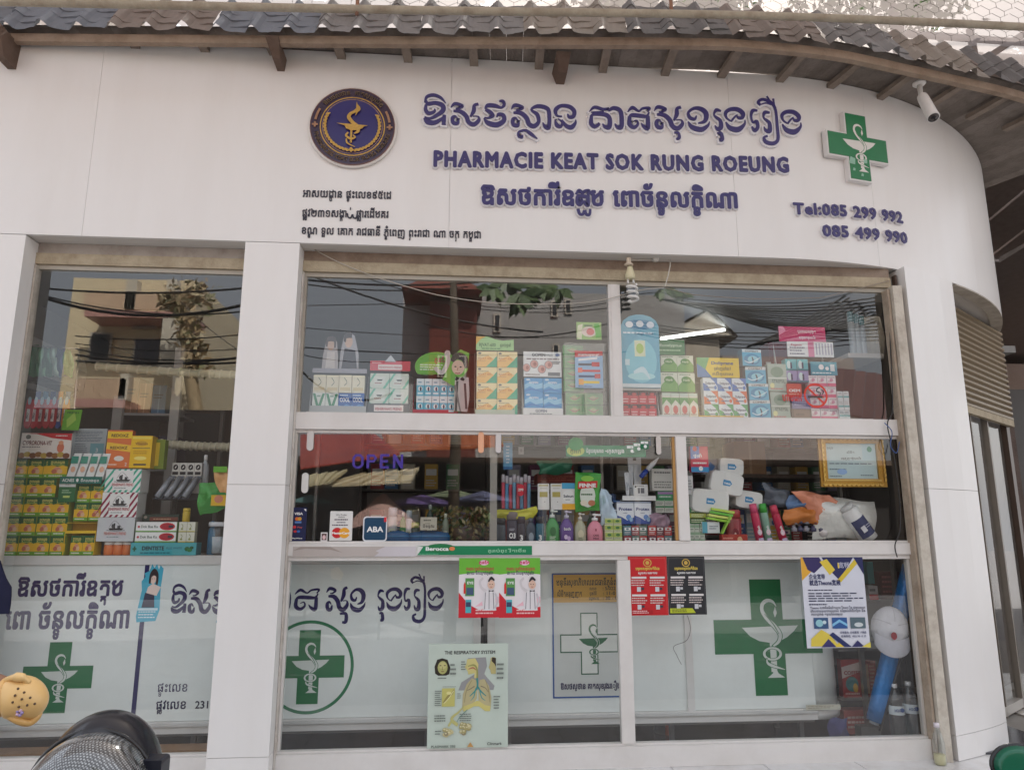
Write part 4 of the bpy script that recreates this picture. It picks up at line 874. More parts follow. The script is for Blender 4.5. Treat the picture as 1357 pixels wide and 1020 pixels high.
def bottle(px, pyb, pyt, wpx, Y, col, label, capc=(235, 235, 235), kind='cap', lab=None, mat='plastic', zb=None, group=None, labc=None, flat=.6, cat='bottle', lw=0):
    p = P(px, pyb, Y); z0 = p.z if zb is None else zb; H = Zt(px, pyt, Y)-z0; r = wpx*.00105*(Y+4.7)/2
    t = thing('bottle' if kind != 'can' else 'spray_can', label, cat, (p.x, Y+r*flat, z0), group); c = (p.x, Y+r*flat, z0); mb = MB(mat)
    if kind == 'pump':
        mb.lathe([(r*.9, 0), (r, .02*H), (r, .48*H), (r*.92, .58*H), (r*.6, .70*H), (r*.32, .76*H), (r*.32, .78*H)], c, col, seg=18, sy=flat); mb.build('bottle_body', t)
        mb = MB('plastic'); mb.lathe([(r*.38, .775*H), (r*.38, .86*H), (r*.12, .87*H), (r*.12, .93*H), (r*.3, .94*H), (r*.3, .985*H), (r*.1, H)], c, capc, seg=12); mb.tube([(c[0], c[1], z0+.955*H), (c[0]+r*.75, c[1]-.01, z0+.95*H)], r*.14, capc, seg=6); mb.build('pump_head', t)
    elif kind == 'can':
        mb.lathe([(r*.9, 0), (r, .01*H), (r, .80*H), (r*.9, .83*H)], c, col, seg=18); mb.build('can_body', t); mb = MB('plastic'); mb.lathe([(r*.86, .831*H), (r*.84, .96*H), (r*.5, H)], c, capc, seg=16); mb.build('cap', t)
    elif kind == 'tub':
        mb.lathe([(r*.95, 0), (r, .03*H), (r, .72*H), (r*.9, .76*H)], c, col, seg=20, sy=flat); mb.build('bottle_body', t); mb = MB('plastic'); mb.lathe([(r*.96, .765*H), (r*.96, .97*H), (r*.8, H)], c, capc, seg=20, sy=flat); mb.build('cap', t)
    else:
        mb.lathe([(r*.9, 0), (r, .02*H), (r, .62*H), (r*.85, .74*H), (r*.4, .84*H), (r*.4, .86*H)], c, col, seg=18, sy=flat); mb.build('bottle_body', t)
        mb = MB('plastic'); mb.lathe([(r*.45, .865*H), (r*.45, .98*H), (r*.3, H)], c, capc, seg=12); mb.build('cap', t)
    if lab:
        mb = MB('paper'); fr = Fr((c[0]-r*.72, c[1]-r*flat-.0015, z0+.1*H), su=r*1.44, sv=H*.42)
        if labc:
            V = []; F = []; n = 8
            for k in range(n+1):
                a = R(-90-52+104*k/n); q = (c[0]+(r+.001)*math.cos(a), c[1]+(r+.001)*flat*math.sin(a)); V += [(q[0], q[1], z0+.12*H), (q[0], q[1], z0+.5*H)]
            for k in range(n): F.append((2*k, 2*k+2, 2*k+3, 2*k+1))
            mb.grid(V, F, labc); 
        A(mb, fr, lab); mb.build('label_print', t)
    return t
GR = (40, 140, 60); YE = (240, 200, 40); RD = (200, 36, 44); WH = (240, 240, 238); BK = (30, 30, 34); TE = (30, 140, 130); SKY = (100, 180, 220); NV = (30, 40, 92)

# ---- counters and cabinets -------------------------------------------------
CY = .46
def cabinet(name, label, x0, x1, curved=False, mull=()):
    t = thing(name, label, 'cabinet', ((x0+x1)/2, CY, .012)); al = (222, 221, 218)
    def bx(n_, a, b, y0, y1, z0, z1, c=al, m='paint'):
        mb = MB(m); mb.box(a, b, y0, y1, z0, z1, c); return bevel(mb.build(n_, t), .002)
    xe = x1-.26 if curved else x1
    bx('bottom_rail', x0, xe, CY-.012, CY+.02, .175, .248); bx('bottom_ledge', x0, xe, CY-.03, CY-.013, .222, .238, (206, 206, 204)); bx('top_rail', x0, xe, CY-.012, CY+.02, 1.228, 1.288)
    edges = [x0]+list(mull)+[xe]
    for m_ in ([x0, x1] if not curved else [x0]): bx('stile', m_ if m_ == x0 else m_-.05, m_+.05 if m_ == x0 else m_, CY-.013, CY+.02, .249, 1.227)
    for m_ in mull: bx('stile', m_-.025, m_+.025, CY-.013, CY+.02, .249, 1.227)
    mb = MB('gloss'); mb.box(x0+.01, xe, CY, CY+.008, .25, 1.226, (232, 238, 235)); mb.build('white_panel', t)
    mb = MB('paint'); mb.box(x0, xe, CY+.021, CY+.5, .19, .21, (150, 150, 148)); mb.box(x0, xe, CY+.021, CY+.52, 1.262, 1.286, (190, 190, 186)); mb.build('shelf_board', t)
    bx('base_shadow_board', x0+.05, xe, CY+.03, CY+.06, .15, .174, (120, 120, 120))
    if curved:
        n = 10; r = .26; cx, cy = xe, CY+r
        for nm, z0, z1, c, o_, m in (('curved_bottom_rail', .175, .248, al, .012, 'paint'), ('curved_panel', .249, 1.227, (232, 238, 235), 0, 'gloss'), ('curved_top_rail', 1.228, 1.288, al, .012, 'paint')):
            V = []; F = []
            for k in range(n+1):
                a = R(-90+90*k/n); V += [(cx+(r+o_)*math.cos(a), cy+(r+o_)*math.sin(a), z0), (cx+(r+o_)*math.cos(a), cy+(r+o_)*math.sin(a), z1)]
            V += [(cx+r+o_, CY+.6, z0), (cx+r+o_, CY+.6, z1)]
            for k in range(n+1): F.append((2*k, 2*k+2, 2*k+3, 2*k+1))
            mb = MB(m); mb.grid(V, F, c); o = mb.build(nm, t); so_ = o.modifiers.new('s', 'SOLIDIFY'); so_.thickness = .012; so_.offset = -1
        mb = MB('paint'); mb.box(cx+r-.03, cx+r+.016, CY+r-.02, CY+r+.03, .249, 1.227, al); mb.build('stile', t)
    for x in (x0+.15, (x0+x1)/2, x1-.35):
        for y in (CY+.06, CY+.45): mb = MB('metal'); mb.box(x-.015, x+.015, y-.015, y+.015, .012, .174, (120, 120, 122)); mb.build('foot', t)
    return t
cabinet('glass_cabinet', 'long white backed glass cabinet with indigo Khmer lettering behind the column', -3.5, .215)
cabinet('glass_cabinet', 'white backed glass cabinet with a rounded right corner and a large green cross', .262, 2.80, True, (P(912, 850, CY).x,))
t = thing('counter_board', 'white shelf board behind the sliding panes carrying bottles and cartons', 'shelf', (1.1, .45, 1.33))
mb = MB('paint'); mb.box(-.98, 3.05, .20, .80, 1.330, 1.350, (206, 204, 200)); mb.build('board', t)
for x in (-.5, .8, 2.2): mb = MB('paint'); mb.box(x-.3, x+.3, .5, .53, 1.289, 1.3295, (180, 178, 174)); mb.build('batten', t)
SU = 2.234
t = thing('upper_shelf', 'long white shelf board behind the upper panes carrying medicine displays', 'shelf', (1.1, .45, 2.21))
mb = MB('paint'); mb.box(-.98, 3.0, .20, .70, 2.212, SU, (206, 204, 200)); mb.build('board', t)
for x in (-.97, 1.12, 2.97): mb = MB('metal'); mb.box(x-.01, x+.01, .66, .70, 1.351, 2.2115, (160, 158, 154)); mb.build('post', t)
# print on the cabinets (indigo vinyl on the white panels)
def kline(t, seq, px0, pyb, px1, pyt, Y, col=IND, sp=.12):
    """brush glyph line fitted between px0 and px1 on plane Y"""
    x0, x1 = X(px0, px1, pyb, Y); zb = Zt((px0+px1)/2, pyb, Y); H = Zt((px0+px1)/2, pyt, Y)-zb
    W_ = sum(.45 if n_ == ' ' else (GL[n_][1]-GL[n_][0])/(GL[n_][3+0]-GL[n_][2])*1.0+sp for n_ in seq); sx = (x1-x0)/(W_*H); x = x0
    f = Fr((0, Y, 0)); mb = MB('gloss')
    for n_ in seq:
        if n_ == ' ': x += .45*H*sx; continue
        w_ = gl_draw(mb, f, n_, x, zb, H, col, sx=sx, d=.0006); x += w_+sp*H*sx
    return mb.build('lettering', t)
CF = CY-.0008
t = thing('window_lettering', 'large indigo Khmer shop name on the left cabinet, broken by the column', 'lettering', (P(300, 800, CF).x, CF, .8))
def shopname(seq, *a, **k): kline(t, seq, *a, **k)
shopname(['o', 's', 'th'], 226, 812, 305, 783, CF); shopname(['g', 't'], 336, 808, 425, 781, CF); 
shopname(['s', 'kh'], 431, 809, 486, 780, CF); shopname(['ru', 'ng', 'roeu', 'ng'], 499, 808, 590, 780, CF, sp=.10)
mb = MB('gloss'); f = Fr((0, CF, 0))
for px in (456,): p = P(px, 817, CF); mb.stroke(f, [(p.x-.03, p.z+.02, .014), (p.x+.01, p.z+.02, .022), (p.x+.012, p.z-.03, .024), (p.x-.012, p.z-.034, .014)], IND)
mb.build('lettering', t)
def vinyl(label, lines, name='window_lettering', Y=None, cat='lettering'):
    """lines: (text, px0, px1, pyb, em px, colour, bold)"""
    Y = CF if Y is None else Y; q = lines[0]; p = P((q[1]+q[2])/2, q[3], Y); t = thing(name, label, cat, (p.x, Y, p.z))
    for (s_, a, b, c, em, col, bo) in lines:
        x0, x1 = X(a, b, c, Y); z = Zt((a+b)/2, c, Y); h = Zt((a+b)/2, c-em, Y)-z; mb = MB('gloss'); mb.text(Fr((0, Y, 0)), s_, (x0+x1)/2, z, h, col, bold=bo, width=x1-x0); mb.build('lettering', t)
vinyl('two lines of indigo Khmer lettering above the green cross in the left window', [('ឱសថការីឧត_តម', 21, 163, 789, 33, IND, .035), ('េពា ច័ន_ទលក_ខិណា', 6, 172, 832, 38, IND, .035)])
vinyl('small worn Khmer house number lines reading 231 beside the left column', [('ផ_ទះេលខ', 208, 249, 916, 17, (90, 84, 110), .01), ('ផ_លូវេលខ', 206, 247, 939, 17, (50, 46, 76), .02), ('231', 258, 278, 938, 14, (40, 38, 60), .02)])
mb = MB('gloss'); a = P(196, 742, CF); b = P(188, 957, CF); mb.box(a.x-.014, a.x+.014, CF-.001, CF, b.z, a.z, IND); props(mb.build('vinyl_stripe', None), 'dark indigo vertical stripe on the left cabinet below the blue leaflet', 'stripe')
def bigcross(px, py, half, arm, label, circ=0, outline=False, Y=None, s=None, name='green_cross'):
    Y = CF if Y is None else Y; p = P(px, py, Y); sc = (Zt(px, py-half, Y)-Zt(px, py+half, Y))/2; ar = sc*arm; t = thing(name, label, 'green cross', (p.x, Y, p.z-sc)); f = Fr(p)
    if outline:
        mb = MB('gloss'); solidcross(mb, f, sc, ar, .0004, .0003, (26, 90, 56)); solidcross(mb, f, sc-.008, ar-.008, .0008, .0003, (222, 226, 220)); mb.build('cross_outline', t)
        mb = MB('gloss'); emblem(mb, Fr(p+Vector((0, -.0012, 0))), sc*.95, (26, 100, 60), (222, 226, 220), .02); mb.build('emblem', t)
    else:
        mb = MB('gloss'); solidcross(mb, f, sc, ar, .0004, .0003, GRN); mb.build('cross', t)
        mb = MB('gloss'); emblem(mb, Fr(p+Vector((0, -.0008, 0))), sc, (214, 222, 216), GRN, .0); mb.build('emblem', t)
        if circ: mb = MB('gloss'); mb.ring(f, 0, 0, circ*sc, circ*sc, .02, (30, 120, 76), 64); mb.build('ring', t)
bigcross(76, 897, 47, .32, 'green cross with serpent and bowl in the left window behind the yellow clog')
bigcross(409, 883, 49, .30, 'green cross inside a thin green ring at the left edge of the main window', circ=1.27)
bigcross(1018, 843, 77, .295, 'very large green cross with pale serpent and bowl on the rounded cabinet')

# ---- left window -----------------------------------------------------------
LY = .50; CT = 1.289
herb = [('r', 0, .62, 1, 1, (24, 96, 48)), ('p', [(0, .62), (.25, .66), (.5, .6), (.75, .66), (1, .6), (1, .2), (0, .2)], (240, 190, 36)), ('r', 0, 0, 1, .2, (110, 170, 50)), ('e', .5, .42, .2, .16, (222, 150, 120)), ('e', .36, .34, .13, .12, (196, 110, 80)), ('e', .64, .34, .13, .12, (232, 190, 150)), ('t', 'ក្បាលរុង', .5, .76, .2, (230, 220, 120), .02, .7), ('l', .12, .04, .88, .18, 1, (240, 240, 220)), ('r', .15, .68, .85, .71, (190, 210, 90))]
stack('herb', 1, 84, 735, 607.5, LY, 4, 5, .07, (70, 130, 50), herb, 'green and yellow lozenge box', 'in the far left stack', 'herbal lozenge boxes in the left window', zb=CT, side=(150, 160, 50), skip=((3, 4), (3, 3)), jit=.006)
carton('herbw', *X(64, 91, 607, LY), LY, Zt(80, 633, LY), .128, .09, (70, 130, 50), herb, 'wider green and yellow herbal box at the right top of the tall stack', 'herbal lozenge boxes in the left window', side=(150, 150, 50))
x0, x1, z0, z1 = stack('herb', 96, 135, 690, 641, LY+.01, 2, 2, .07, (70, 130, 50), herb, 'green and yellow herbal lozenge box', 'on the yellow tray', 'herbal lozenge boxes in the left window', zb=Zt(110, 690, LY), side=(150, 160, 50))
stack('herb', 91, 124, 735, 709, LY+.01, 2, 1, .07, (70, 130, 50), herb, 'green and yellow herbal lozenge box', 'at the foot of the yellow tray', 'herbal lozenge boxes in the left window', zb=CT, side=(150, 160, 50))
t = thing('display_tray', 'yellow folded cardboard tray between the lozenge stacks', 'tray', (P(105, 735, LY).x, LY+.1, CT))
xa, xb = X(87, 128, 700, LY+.0); za = Zt(100, 706, LY); zb_ = Zt(100, 692, LY)
mb = MB('paper'); mb.box(xa, xb, LY+.09, LY+.10, CT, Zt(100, 640, LY), (206, 170, 40)); mb.build('back', t)
mb = MB('paper'); mb.box(xa, xb, LY+.0, LY+.09, za-.003, za, (236, 200, 50)); mb.box(xa, xb, LY-.002, LY, za, za+.015, YE); mb.box(xa, xb, LY+.004, LY+.09, zb_-.004, zb_-.001, (236, 200, 50)); mb.build('tray_shelf', t)
for s_ in (xa, xb-.003): mb = MB('paper'); mb.box(s_-.003, s_, LY, LY+.09, CT, za, YE); mb.build('side', t)
carton('lozl', *X(77, 99, 665, LY-.01), LY-.02, Zt(90, 665, LY), .14, .05, (30, 110, 60), [('r', 0, .72, 1, .98, (222, 226, 222)), ('t', 'TEST', .5, .8, .14, (90, 100, 90)), ('r', .3, .2, .7, .3, (200, 220, 120)), ('l', .2, .4, .8, .6, 2, (180, 220, 180))], 'tall green carton with a pale top band beside the lozenge stack')
# cream tubes display with teal sign
t = thing('tube_display', 'teal sign board holding a fan of white face cream tubes', 'display', (P(108, 641, LY).x, LY+.02, Zt(108, 641, LY)))
xa, xb = X(81, 136, 640, LY-.01); zc = Zt(108, 641, LY-.01); zd = Zt(108, 631.5, LY-.01)
mb = MB('paper'); mb.box(xa, xb, LY-.03, LY-.024, zc, zd, (20, 110, 96)); A(mb, Fr((xa, LY-.03, zc), su=xb-xa, sv=zd-zc), [('t', 'ACNES', .2, .28, .6, WH, .02, .28), ('e', .42, .5, .03, .25, WH), ('t', 'ទឹកលាងមុខ', .72, .28, .5, WH, .01, .45)]); mb.build('sign_board', t)
for k in range(4):
    mb = MB('gloss'); x = xa+.03+k*(xb-xa-.02)/4; lean = .03; zt2 = zd+.16
    mb.hexa([(x, LY-.02, zd-.02), (x+.05, LY-.02, zd-.02), (x+.05, LY+.02, zd-.02), (x, LY+.02, zd-.02), (x+lean, LY, zt2), (x+.052+lean, LY, zt2), (x+.052+lean, LY+.004, zt2), (x+lean, LY+.004, zt2)], (232, 236, 234)); f = Fr((x+lean*.5, LY-.0205, zd+.03), v=(lean*.6, .12, 1)); 
    mb.rect(f, .002, .06, .048, .11, (20, 140, 120), d=.001); mb.ell(f, .025, .02, .015, .02, (230, 180, 150), d=.001); mb.build('cream_tube', t)
card(28, 574, 95, 607, LY-.01, .01, (238, 230, 222), [('p', [(0, .98), (.45, 1), (1, 1), (1, .72), (.62, .8), (.3, .96)], RD), ('t', 'CYPRORONA-VIT', .33, .52, .24, (110, 40, 40), .03, .58), ('l', .04, .4, .5, .48, 1, (120, 110, 110)), ('l', .68, .86, .98, .94, 1, WH), ('e', .80, .42, .07, .2, (216, 120, 90)), ('e', .8, .62, .05, .08, (230, 160, 120)), ('e', .14, .84, .05, .09, (80, 80, 70))]+[('e', .05+.11*k, .1+.04*(k % 2), .07, .11, ((150, 100, 50), (190, 160, 70), (120, 70, 40))[k % 3]) for k in range(9)], 'white and red vitamin display board above the lozenge boxes', 'display board', 'display_board')
carton('pam', *X(94, 139, 600, LY+.12), LY+.12, Zt(110, 607, LY+.12), .21, .012, (176, 186, 190), [('l', .08, .55, .9, .92, 7, (110, 120, 130)), ('l', .08, .1, .5, .5, 6, (110, 120, 130)), ('r', .55, .08, .95, .5, (120, 170, 180)), ('t', '3', .75, .2, .2, WH)], 'pale grey leaflet standing behind the cream tubes', name='leaflet', cat='leaflet')
org = [('r', 0, .78, 1, .96, (240, 200, 40)), ('t', 'REDOXZ', .5, .82, .11, (60, 40, 40), .03, .7), ('p', [(0, .5), (1, .42), (1, .6), (0, .68)], (244, 196, 60)), ('t', 'REDOXZ', .5, .5, .1, (60, 40, 40), .03, .7), ('e', .55, .25, .2, .07, (236, 230, 220)), ('l', .08, .06, .5, .12, 1, (250, 230, 210)), ('t', '2', .85, .06, .12, WH)]
carton('org', *X(138, 171, 620, LY), LY, Zt(155, 620, LY), .262, .05, (226, 120, 60), org, 'orange effervescent vitamin box on top of the striped boxes', side=(200, 96, 50))
yel = [('r', .05, .9, .95, .97, (244, 220, 90)), ('e', .5, .76, .28, .08, (206, 160, 30)), ('r', .08, .6, .92, .63, (150, 130, 60)), ('t', 'Vitamin', .5, .72, .1, (140, 90, 20), .02, .6), ('l', .15, .42, .85, .54, 2, (190, 140, 20)), ('e', .5, .3, .3, .06, (250, 230, 120)), ('r', .2, .08, .8, .13, (90, 80, 60))]
carton('yel', *X(171, 199, 620, LY-.005), LY-.01, Zt(185, 620, LY), .222, .09, (236, 190, 20), yel, 'yellow vitamin box beside the orange one on the striped boxes', side=(200, 160, 20))
carton('yel2', *X(199, 216, 612, LY+.05), LY+.06, Zt(185, 620, LY), .205, .06, (120, 140, 40), [('r', .3, .1, .6, .9, (220, 190, 40)), ('r', 0, .5, .3, .9, (40, 100, 50))], 'narrow green and yellow box half hidden behind the yellow one')
def ship(c1, c2, stripes=True):
    ops = []
    if stripes:
        for k in range(9):
            a = -.25+k*.16; ops.append(('p', [(max(a, 0), 0 if a >= 0 else -a*2.2), (min(a+.07, 1), 0), (min(a+.07+.45, 1), min(1, (1-a-.07)/.45) if a+.52 > 1 else 1), (min(a+.45, 1), 1 if a+.45 <= 1 else (1-a)/.45)], c1))
    ops += [('r', .22, .1, .78, .94, WH if stripes else (206, 208, 212)), ('p', [(.3, .55), (.72, .55), (.66, .47), (.34, .47)], BK), ('r', .44, .55, .48, .76, BK), ('r', .54, .55, .62, .66, (70, 70, 74)), ('s', [(.32, .6, .01), (.46, .86, .01), (.66, .58, .01)], BK), ('e', .42, .64, .04, .09, (60, 60, 64)), ('s', [(.25, .46, .02), (.5, .44, .03), (.75, .46, .02)], (60, 70, 80)), ('t', "FISHERMAN'S FRIEND", .5, .27, .17, c2, .02, .6), ('l', .28, .15, .72, .22, 1, (120, 140, 140))]
    return ops
hz_ = [Zt(155, y, LY-.02) for y in (735, 717, 685, 652, 621)]
for i, (x0p, x1p, yb, c1, c2, bg, w_) in enumerate(((126, 177, 717, (176, 180, 186), (200, 110, 96), (206, 210, 212), 'pale grey'), (132, 181, 685, (150, 40, 70), (170, 40, 60), WH, 'maroon striped'), (137, 186, 652, (70, 180, 150), (190, 70, 70), WH, 'mint striped'))):
    x0, x1 = X(x0p, x1p, yb, LY-.02); xx = X(126, 177, 717, LY-.02)
    carton('ship%d' % i, x0, x1, LY-.02, hz_[i+1], hz_[i+2]-hz_[i+1]-.002, .12, bg, ship(c1, c2, i > 0), '%s lozenge carton with a trawler, %s of the three stacked' % (w_, ('lowest', 'middle', 'topmost')[i]), 'trawler lozenge cartons', side=tuple(int(k*.85) for k in bg), rz=R(-4))
for k in range(3): bottle(141+k*12.5, 735, 717.5, 12, LY, (222, 120, 60), 'short orange tube, %s of the three under the grey lozenge carton' % ('leftmost', 'middle', 'rightmost')[k], capc=(236, 232, 224), kind='tub', zb=CT, group='orange tubes', flat=1, cat='tube')
# teal dental carton tray, herbal toothpaste boxes
carton('dent', *X(173, 260, 735, LY-.05), LY-.06, CT, .083, .10, (70, 168, 176), [('t', 'DENTISTE', .34, .42, .42, (20, 40, 50), .04, .34), ('t', 'PLUS WHITE', .66, .48, .26, (40, 90, 110), .0, .24), ('r', .03, .45, .09, .58, (20, 90, 60)), ('r', .048, .32, .072, .72, (20, 90, 60)), ('l', .15, .12, .7, .28, 1, (30, 90, 100)), ('e', .86, .5, .04, .18, (20, 100, 50)), ('e', .9, .42, .04, .16, (30, 120, 60)), ('e', .93, .6, .03, .12, (20, 90, 50))], 'teal cardboard toothpaste tray at the front of the left counter', name='display_tray', cat='tray', side=(50, 130, 140))
dok = [('r', 0, 0, 1, .12, (110, 170, 60)), ('e', .77, .55, .19, .38, RD), ('e', .77, .55, .16, .3, (176, 30, 50)), ('r', .8, .42, .92, .68, (60, 40, 60)), ('t', 'Dok Bua Ku', .33, .42, .36, (90, 110, 100), .02, .42), ('e', .07, .52, .03, .12, (190, 80, 90))]
zc = CT+.085
for r in range(2): carton('dok', *X(179, 233, 715, LY-.04), LY-.045, zc+r*.068, .066, .05, WH, dok, 'white toothpaste box with a red oval, %s of the two stacked' % ('lower', 'upper')[r], 'white toothpaste boxes', side=(110, 160, 90))
for r in range(2):
    for c in range(2): x0, x1 = X(236+c*11, 246.5+c*11, 716, LY-.04); carton('sm', x0, x1, LY-.045, zc+r*.068, .066, .05, (222, 222, 206), [('s', [(.3, .8, .06), (.5, .6, .06), (.4, .4, .06)], (120, 130, 60)), ('e', .4, .3, .15, .1, (150, 160, 90)), ('r', 0, 0, 1, .1, (200, 190, 90))], 'small cream box beside the toothpaste boxes, %s %s' % (('lower', 'upper')[r], ('left', 'right')[c]), 'small cream boxes', side=(200, 196, 170))
bottle(245, 687, 673, 9, LY-.02, (200, 170, 50), 'tiny gold capped bottle standing on the cream boxes', capc=(220, 190, 80), flat=1, kind='tub', zb=zc+.136)
carton('side', *X(188, 236, 687, LY+.02), LY+.03, zc+.137, .05, .10, (40, 60, 52), [('r', .2, .1, .98, .6, (120, 60, 46)), ('l', .3, .2, .9, .5, 1, (190, 150, 120)), ('e', .08, .6, .05, .2, (150, 140, 130))], 'dark green carton lying under the toothpaste tubes', rz=R(0))
t = thing('tube_display', 'dark slanted display of silver toothpaste tubes in the left window', 'display', (P(235, 662, LY).x, LY+.06, Zt(235, 662, LY)))
xa, xb = X(207, 262, 662, LY+.05); zd = Zt(235, 662, LY+.03)
mb = MB('paper'); mb.hexa([(xa-.03, LY+.03, zd), (xb, LY+.03, zd), (xb, LY+.12, zd), (xa, LY+.12, zd), (xa+.02, LY+.12, zd+.05), (xb, LY+.12, zd+.05), (xb, LY+.14, zd+.05), (xa+.02, LY+.14, zd+.05)], (46, 48, 52)); mb.build('tray', t)
for k in range(4):
    x = xa+.01+k*.06; mb = MB('foil'); mb.tube([(x, LY+.03, zd+.02), (x+.03, LY+.07, zd+.09), (x+.055, LY+.10, zd+.16)], [.018, .02, .013], (150, 156, 164), 'foil', seg=10); o = mb.build('toothpaste_tube', t)
    mb = MB('plastic'); mb.hexa([(x-.022, LY+.04, zd+.0), (x+.022, LY+.04, zd), (x+.022, LY+.05, zd), (x-.022, LY+.05, zd), (x+.035, LY+.125, zd+.17), (x+.078, LY+.125, zd+.17), (x+.078, LY+.13, zd+.17), (x+.035, LY+.13, zd+.17)], (90, 100, 112)); mb.build('tube_card', t)
xa, xb = X(226, 266, 632, LY+.14); zt_, zb2 = Zt(246, 613, LY+.14), Zt(246, 655, LY+.14)
for k in range(4):
    w_ = (xb-xa)/4; carton('blk', xa+k*w_+.001, xa+(k+1)*w_-.001, LY+.15, zb2, zt_-zb2, .05, (212, 210, 204), [('e', .5, .86, .34, .09, BK), ('s', [(.4, .83, .04), (.6, .89, .04)], WH), ('r', .1, .62, .9, .72, BK), ('l', .1, .4, .9, .6, 2, (90, 90, 96))], 'white box with a black disc, %s of four behind the toothpaste tubes' % ORD[k], 'boxes with black discs', side=(150, 150, 148))
bottle(267, 655, 602, 10, LY+.18, (180, 186, 190), 'slim clear bottle with a white cap behind the black disc boxes', kind='cap', flat=1)
t = thing('snack_bag', 'crumpled green and yellow sachet bag hanging at the right of the left window', 'bag', (P(285, 685, LY).x, LY, Zt(285, 685, LY)))
def crumple(mb, pts, Y, col, amp=.02, mat='foil', n=9, thick=.03, seed=1):
    """pillow bag: px outline quad (tl, tr, br, bl) puffed and creased"""
    rn = random.Random(seed); tl, tr, br, bl = [P(a, b, Y) for a, b in pts]; V = []; F = []
    ph = [rn.uniform(0, 6) for _ in range(6)]
    for sgn_ in (-1, 1):
        for j in range(n+1):
            for i in range(n+1):
                u, v = i/n, j/n; p = (bl.lerp(br, u)).lerp(tl.lerp(tr, u), v); puff = (math.sin(math.pi*u)*math.sin(math.pi*v))**.5
                d = thick*puff+amp*puff*(math.sin(9*u+ph[0]+4*v)*.5+math.sin(7*v-5*u+ph[1])*.5+rn.uniform(-.25, .25))
                e = amp*.5*(math.sin(6*v+ph[2])*(1 if i in (0, n) else 0)); V.append((p.x+e, p.y+sgn_*max(d, .001), p.z+(amp*.4*math.sin(7*u+ph[3]) if j in (0, n) else 0)))
    m = (n+1)**2
    for s_ in (0, 1):
        for j in range(n):
            for i in range(n):
                k = s_*m+j*(n+1)+i; q = (k, k+1, k+n+2, k+n+1); F.append(q if s_ == 0 else q[::-1])
    mb.grid(V, F, col, mat)
mb = MB('foil'); crumple(mb, ((262, 642), (300, 634), (304, 672), (264, 684)), LY+.02, (60, 150, 60), seed=4); mb.build('bag_front', t)
mb = MB('foil'); crumple(mb, ((282, 622), (303, 619), (312, 652), (296, 668)), LY-.02, (224, 170, 110), thick=.012, seed=9); mb.build('bag_flap', t)
mb = MB('paper'); p = P(290, 662, LY-.035); mb.box(p.x-.05, p.x+.05, LY-.04, LY-.03, p.z-.04, p.z+.05, (236, 190, 40)); A(mb, Fr((p.x-.05, LY-.04, p.z-.04), su=.1, sv=.09), [('e', .5, .5, .3, .3, (220, 140, 110)), ('r', 0, .8, 1, 1, GR)]); mb.build('bag_print', t)
mb = MB('plastic'); p = P(293, 622, LY-.03); mb.box(p.x-.045, p.x+.045, LY-.05, LY-.045, p.z-.02, p.z+.02, (110, 190, 50)); mb.build('header_strip', t)
t = thing('jar', 'clear plastic tub of cotton buds next to the left column', 'jar', (P(288, 735, LY).x, LY+.05, CT)); q = P(287, 735, LY+.05)
mb = MB('clear'); mb.lathe([(.07, 0), (.072, .01), (.072, .17), (.06, .19)], (q.x, LY+.08, CT), (255, 255, 255), seg=18); mb.build('tub', t); mb = MB('plastic'); mb.lathe([(.075, .191), (.075, .215), (.07, .22)], (q.x, LY+.08, CT), (230, 232, 236), seg=18); mb.build('cap', t)
mb = MB('paper'); mb.lathe([(.055, .01), (.06, .12)], (q.x, LY+.08, CT), (206, 214, 220), seg=12); mb.build('cotton', t)
bottle(277, 735, 690, 9, LY+.03, (60, 130, 170), 'slim blue bottle between the teal tray and the clear tub', zb=CT, flat=1, capc=(60, 120, 160))
# toothbrush blisters hung on hooks
t0 = None
for k in range(7):
    px = 36+k*8.2; Yk = LY+.16+.012*(k % 3); p = P(px, 568, Yk); pt = P(px+1, 513, Yk); t = thing('toothbrush_pack', 'red and white toothbrush blister, %s from the left on the hanging row' % ORD[k], 'toothbrush pack', (p.x, Yk, p.z), 'hanging toothbrush blisters')
    cl = ((200, 40, 60), (206, 50, 70), (190, 36, 56), (196, 60, 70), (180, 50, 60), (60, 90, 160), (210, 130, 40))[k]
    mb = MB('plastic'); f = Fr((p.x, Yk, p.z)); H = pt.z-p.z; mb.poly(f, [(.024*math.cos(a), .05+.05*math.sin(a)) for a in [R(x) for x in range(180, 361, 20)]]+[(.024, .16), (.016, .21), (-.016, .21), (-.024, .16)], cl, d=0, th=.012); mb.ell(f, 0, .2, .012, .03, (170, 200, 215), d=.013); mb.rect(f, -.010, .05, .010, .14, (232, 226, 226), d=.0135); mb.build('card', t)
    mb = MB('gloss'); mb.text(Fr((p.x-.004, Yk-.0142, p.z+.06), u=(0, 0, 1), v=(-1, 0, 0)), 'PRO', .03, -.008, .022, (70, 50, 70), bold=.03); mb.build('lettering', t)
for k in range(6):
    px = 45+k*9; Yk = LY+.24; p = P(px, 500, Yk); mb = MB('foil'); crumple(mb, ((px-7, 457+k), (px+5, 458+k), (px+8, 500), (px-9, 497)), Yk, ((50, 130, 90), (90, 150, 110), (40, 110, 80), (150, 176, 160), (40, 70, 110), (60, 140, 70))[k], thick=.01, seed=k, n=6); one(mb, 'hanging_packet', 'green plastic wrapped toothbrush packet, %s from the left near the ceiling unit' % ORD[k], 'packet', 'hanging green packets')
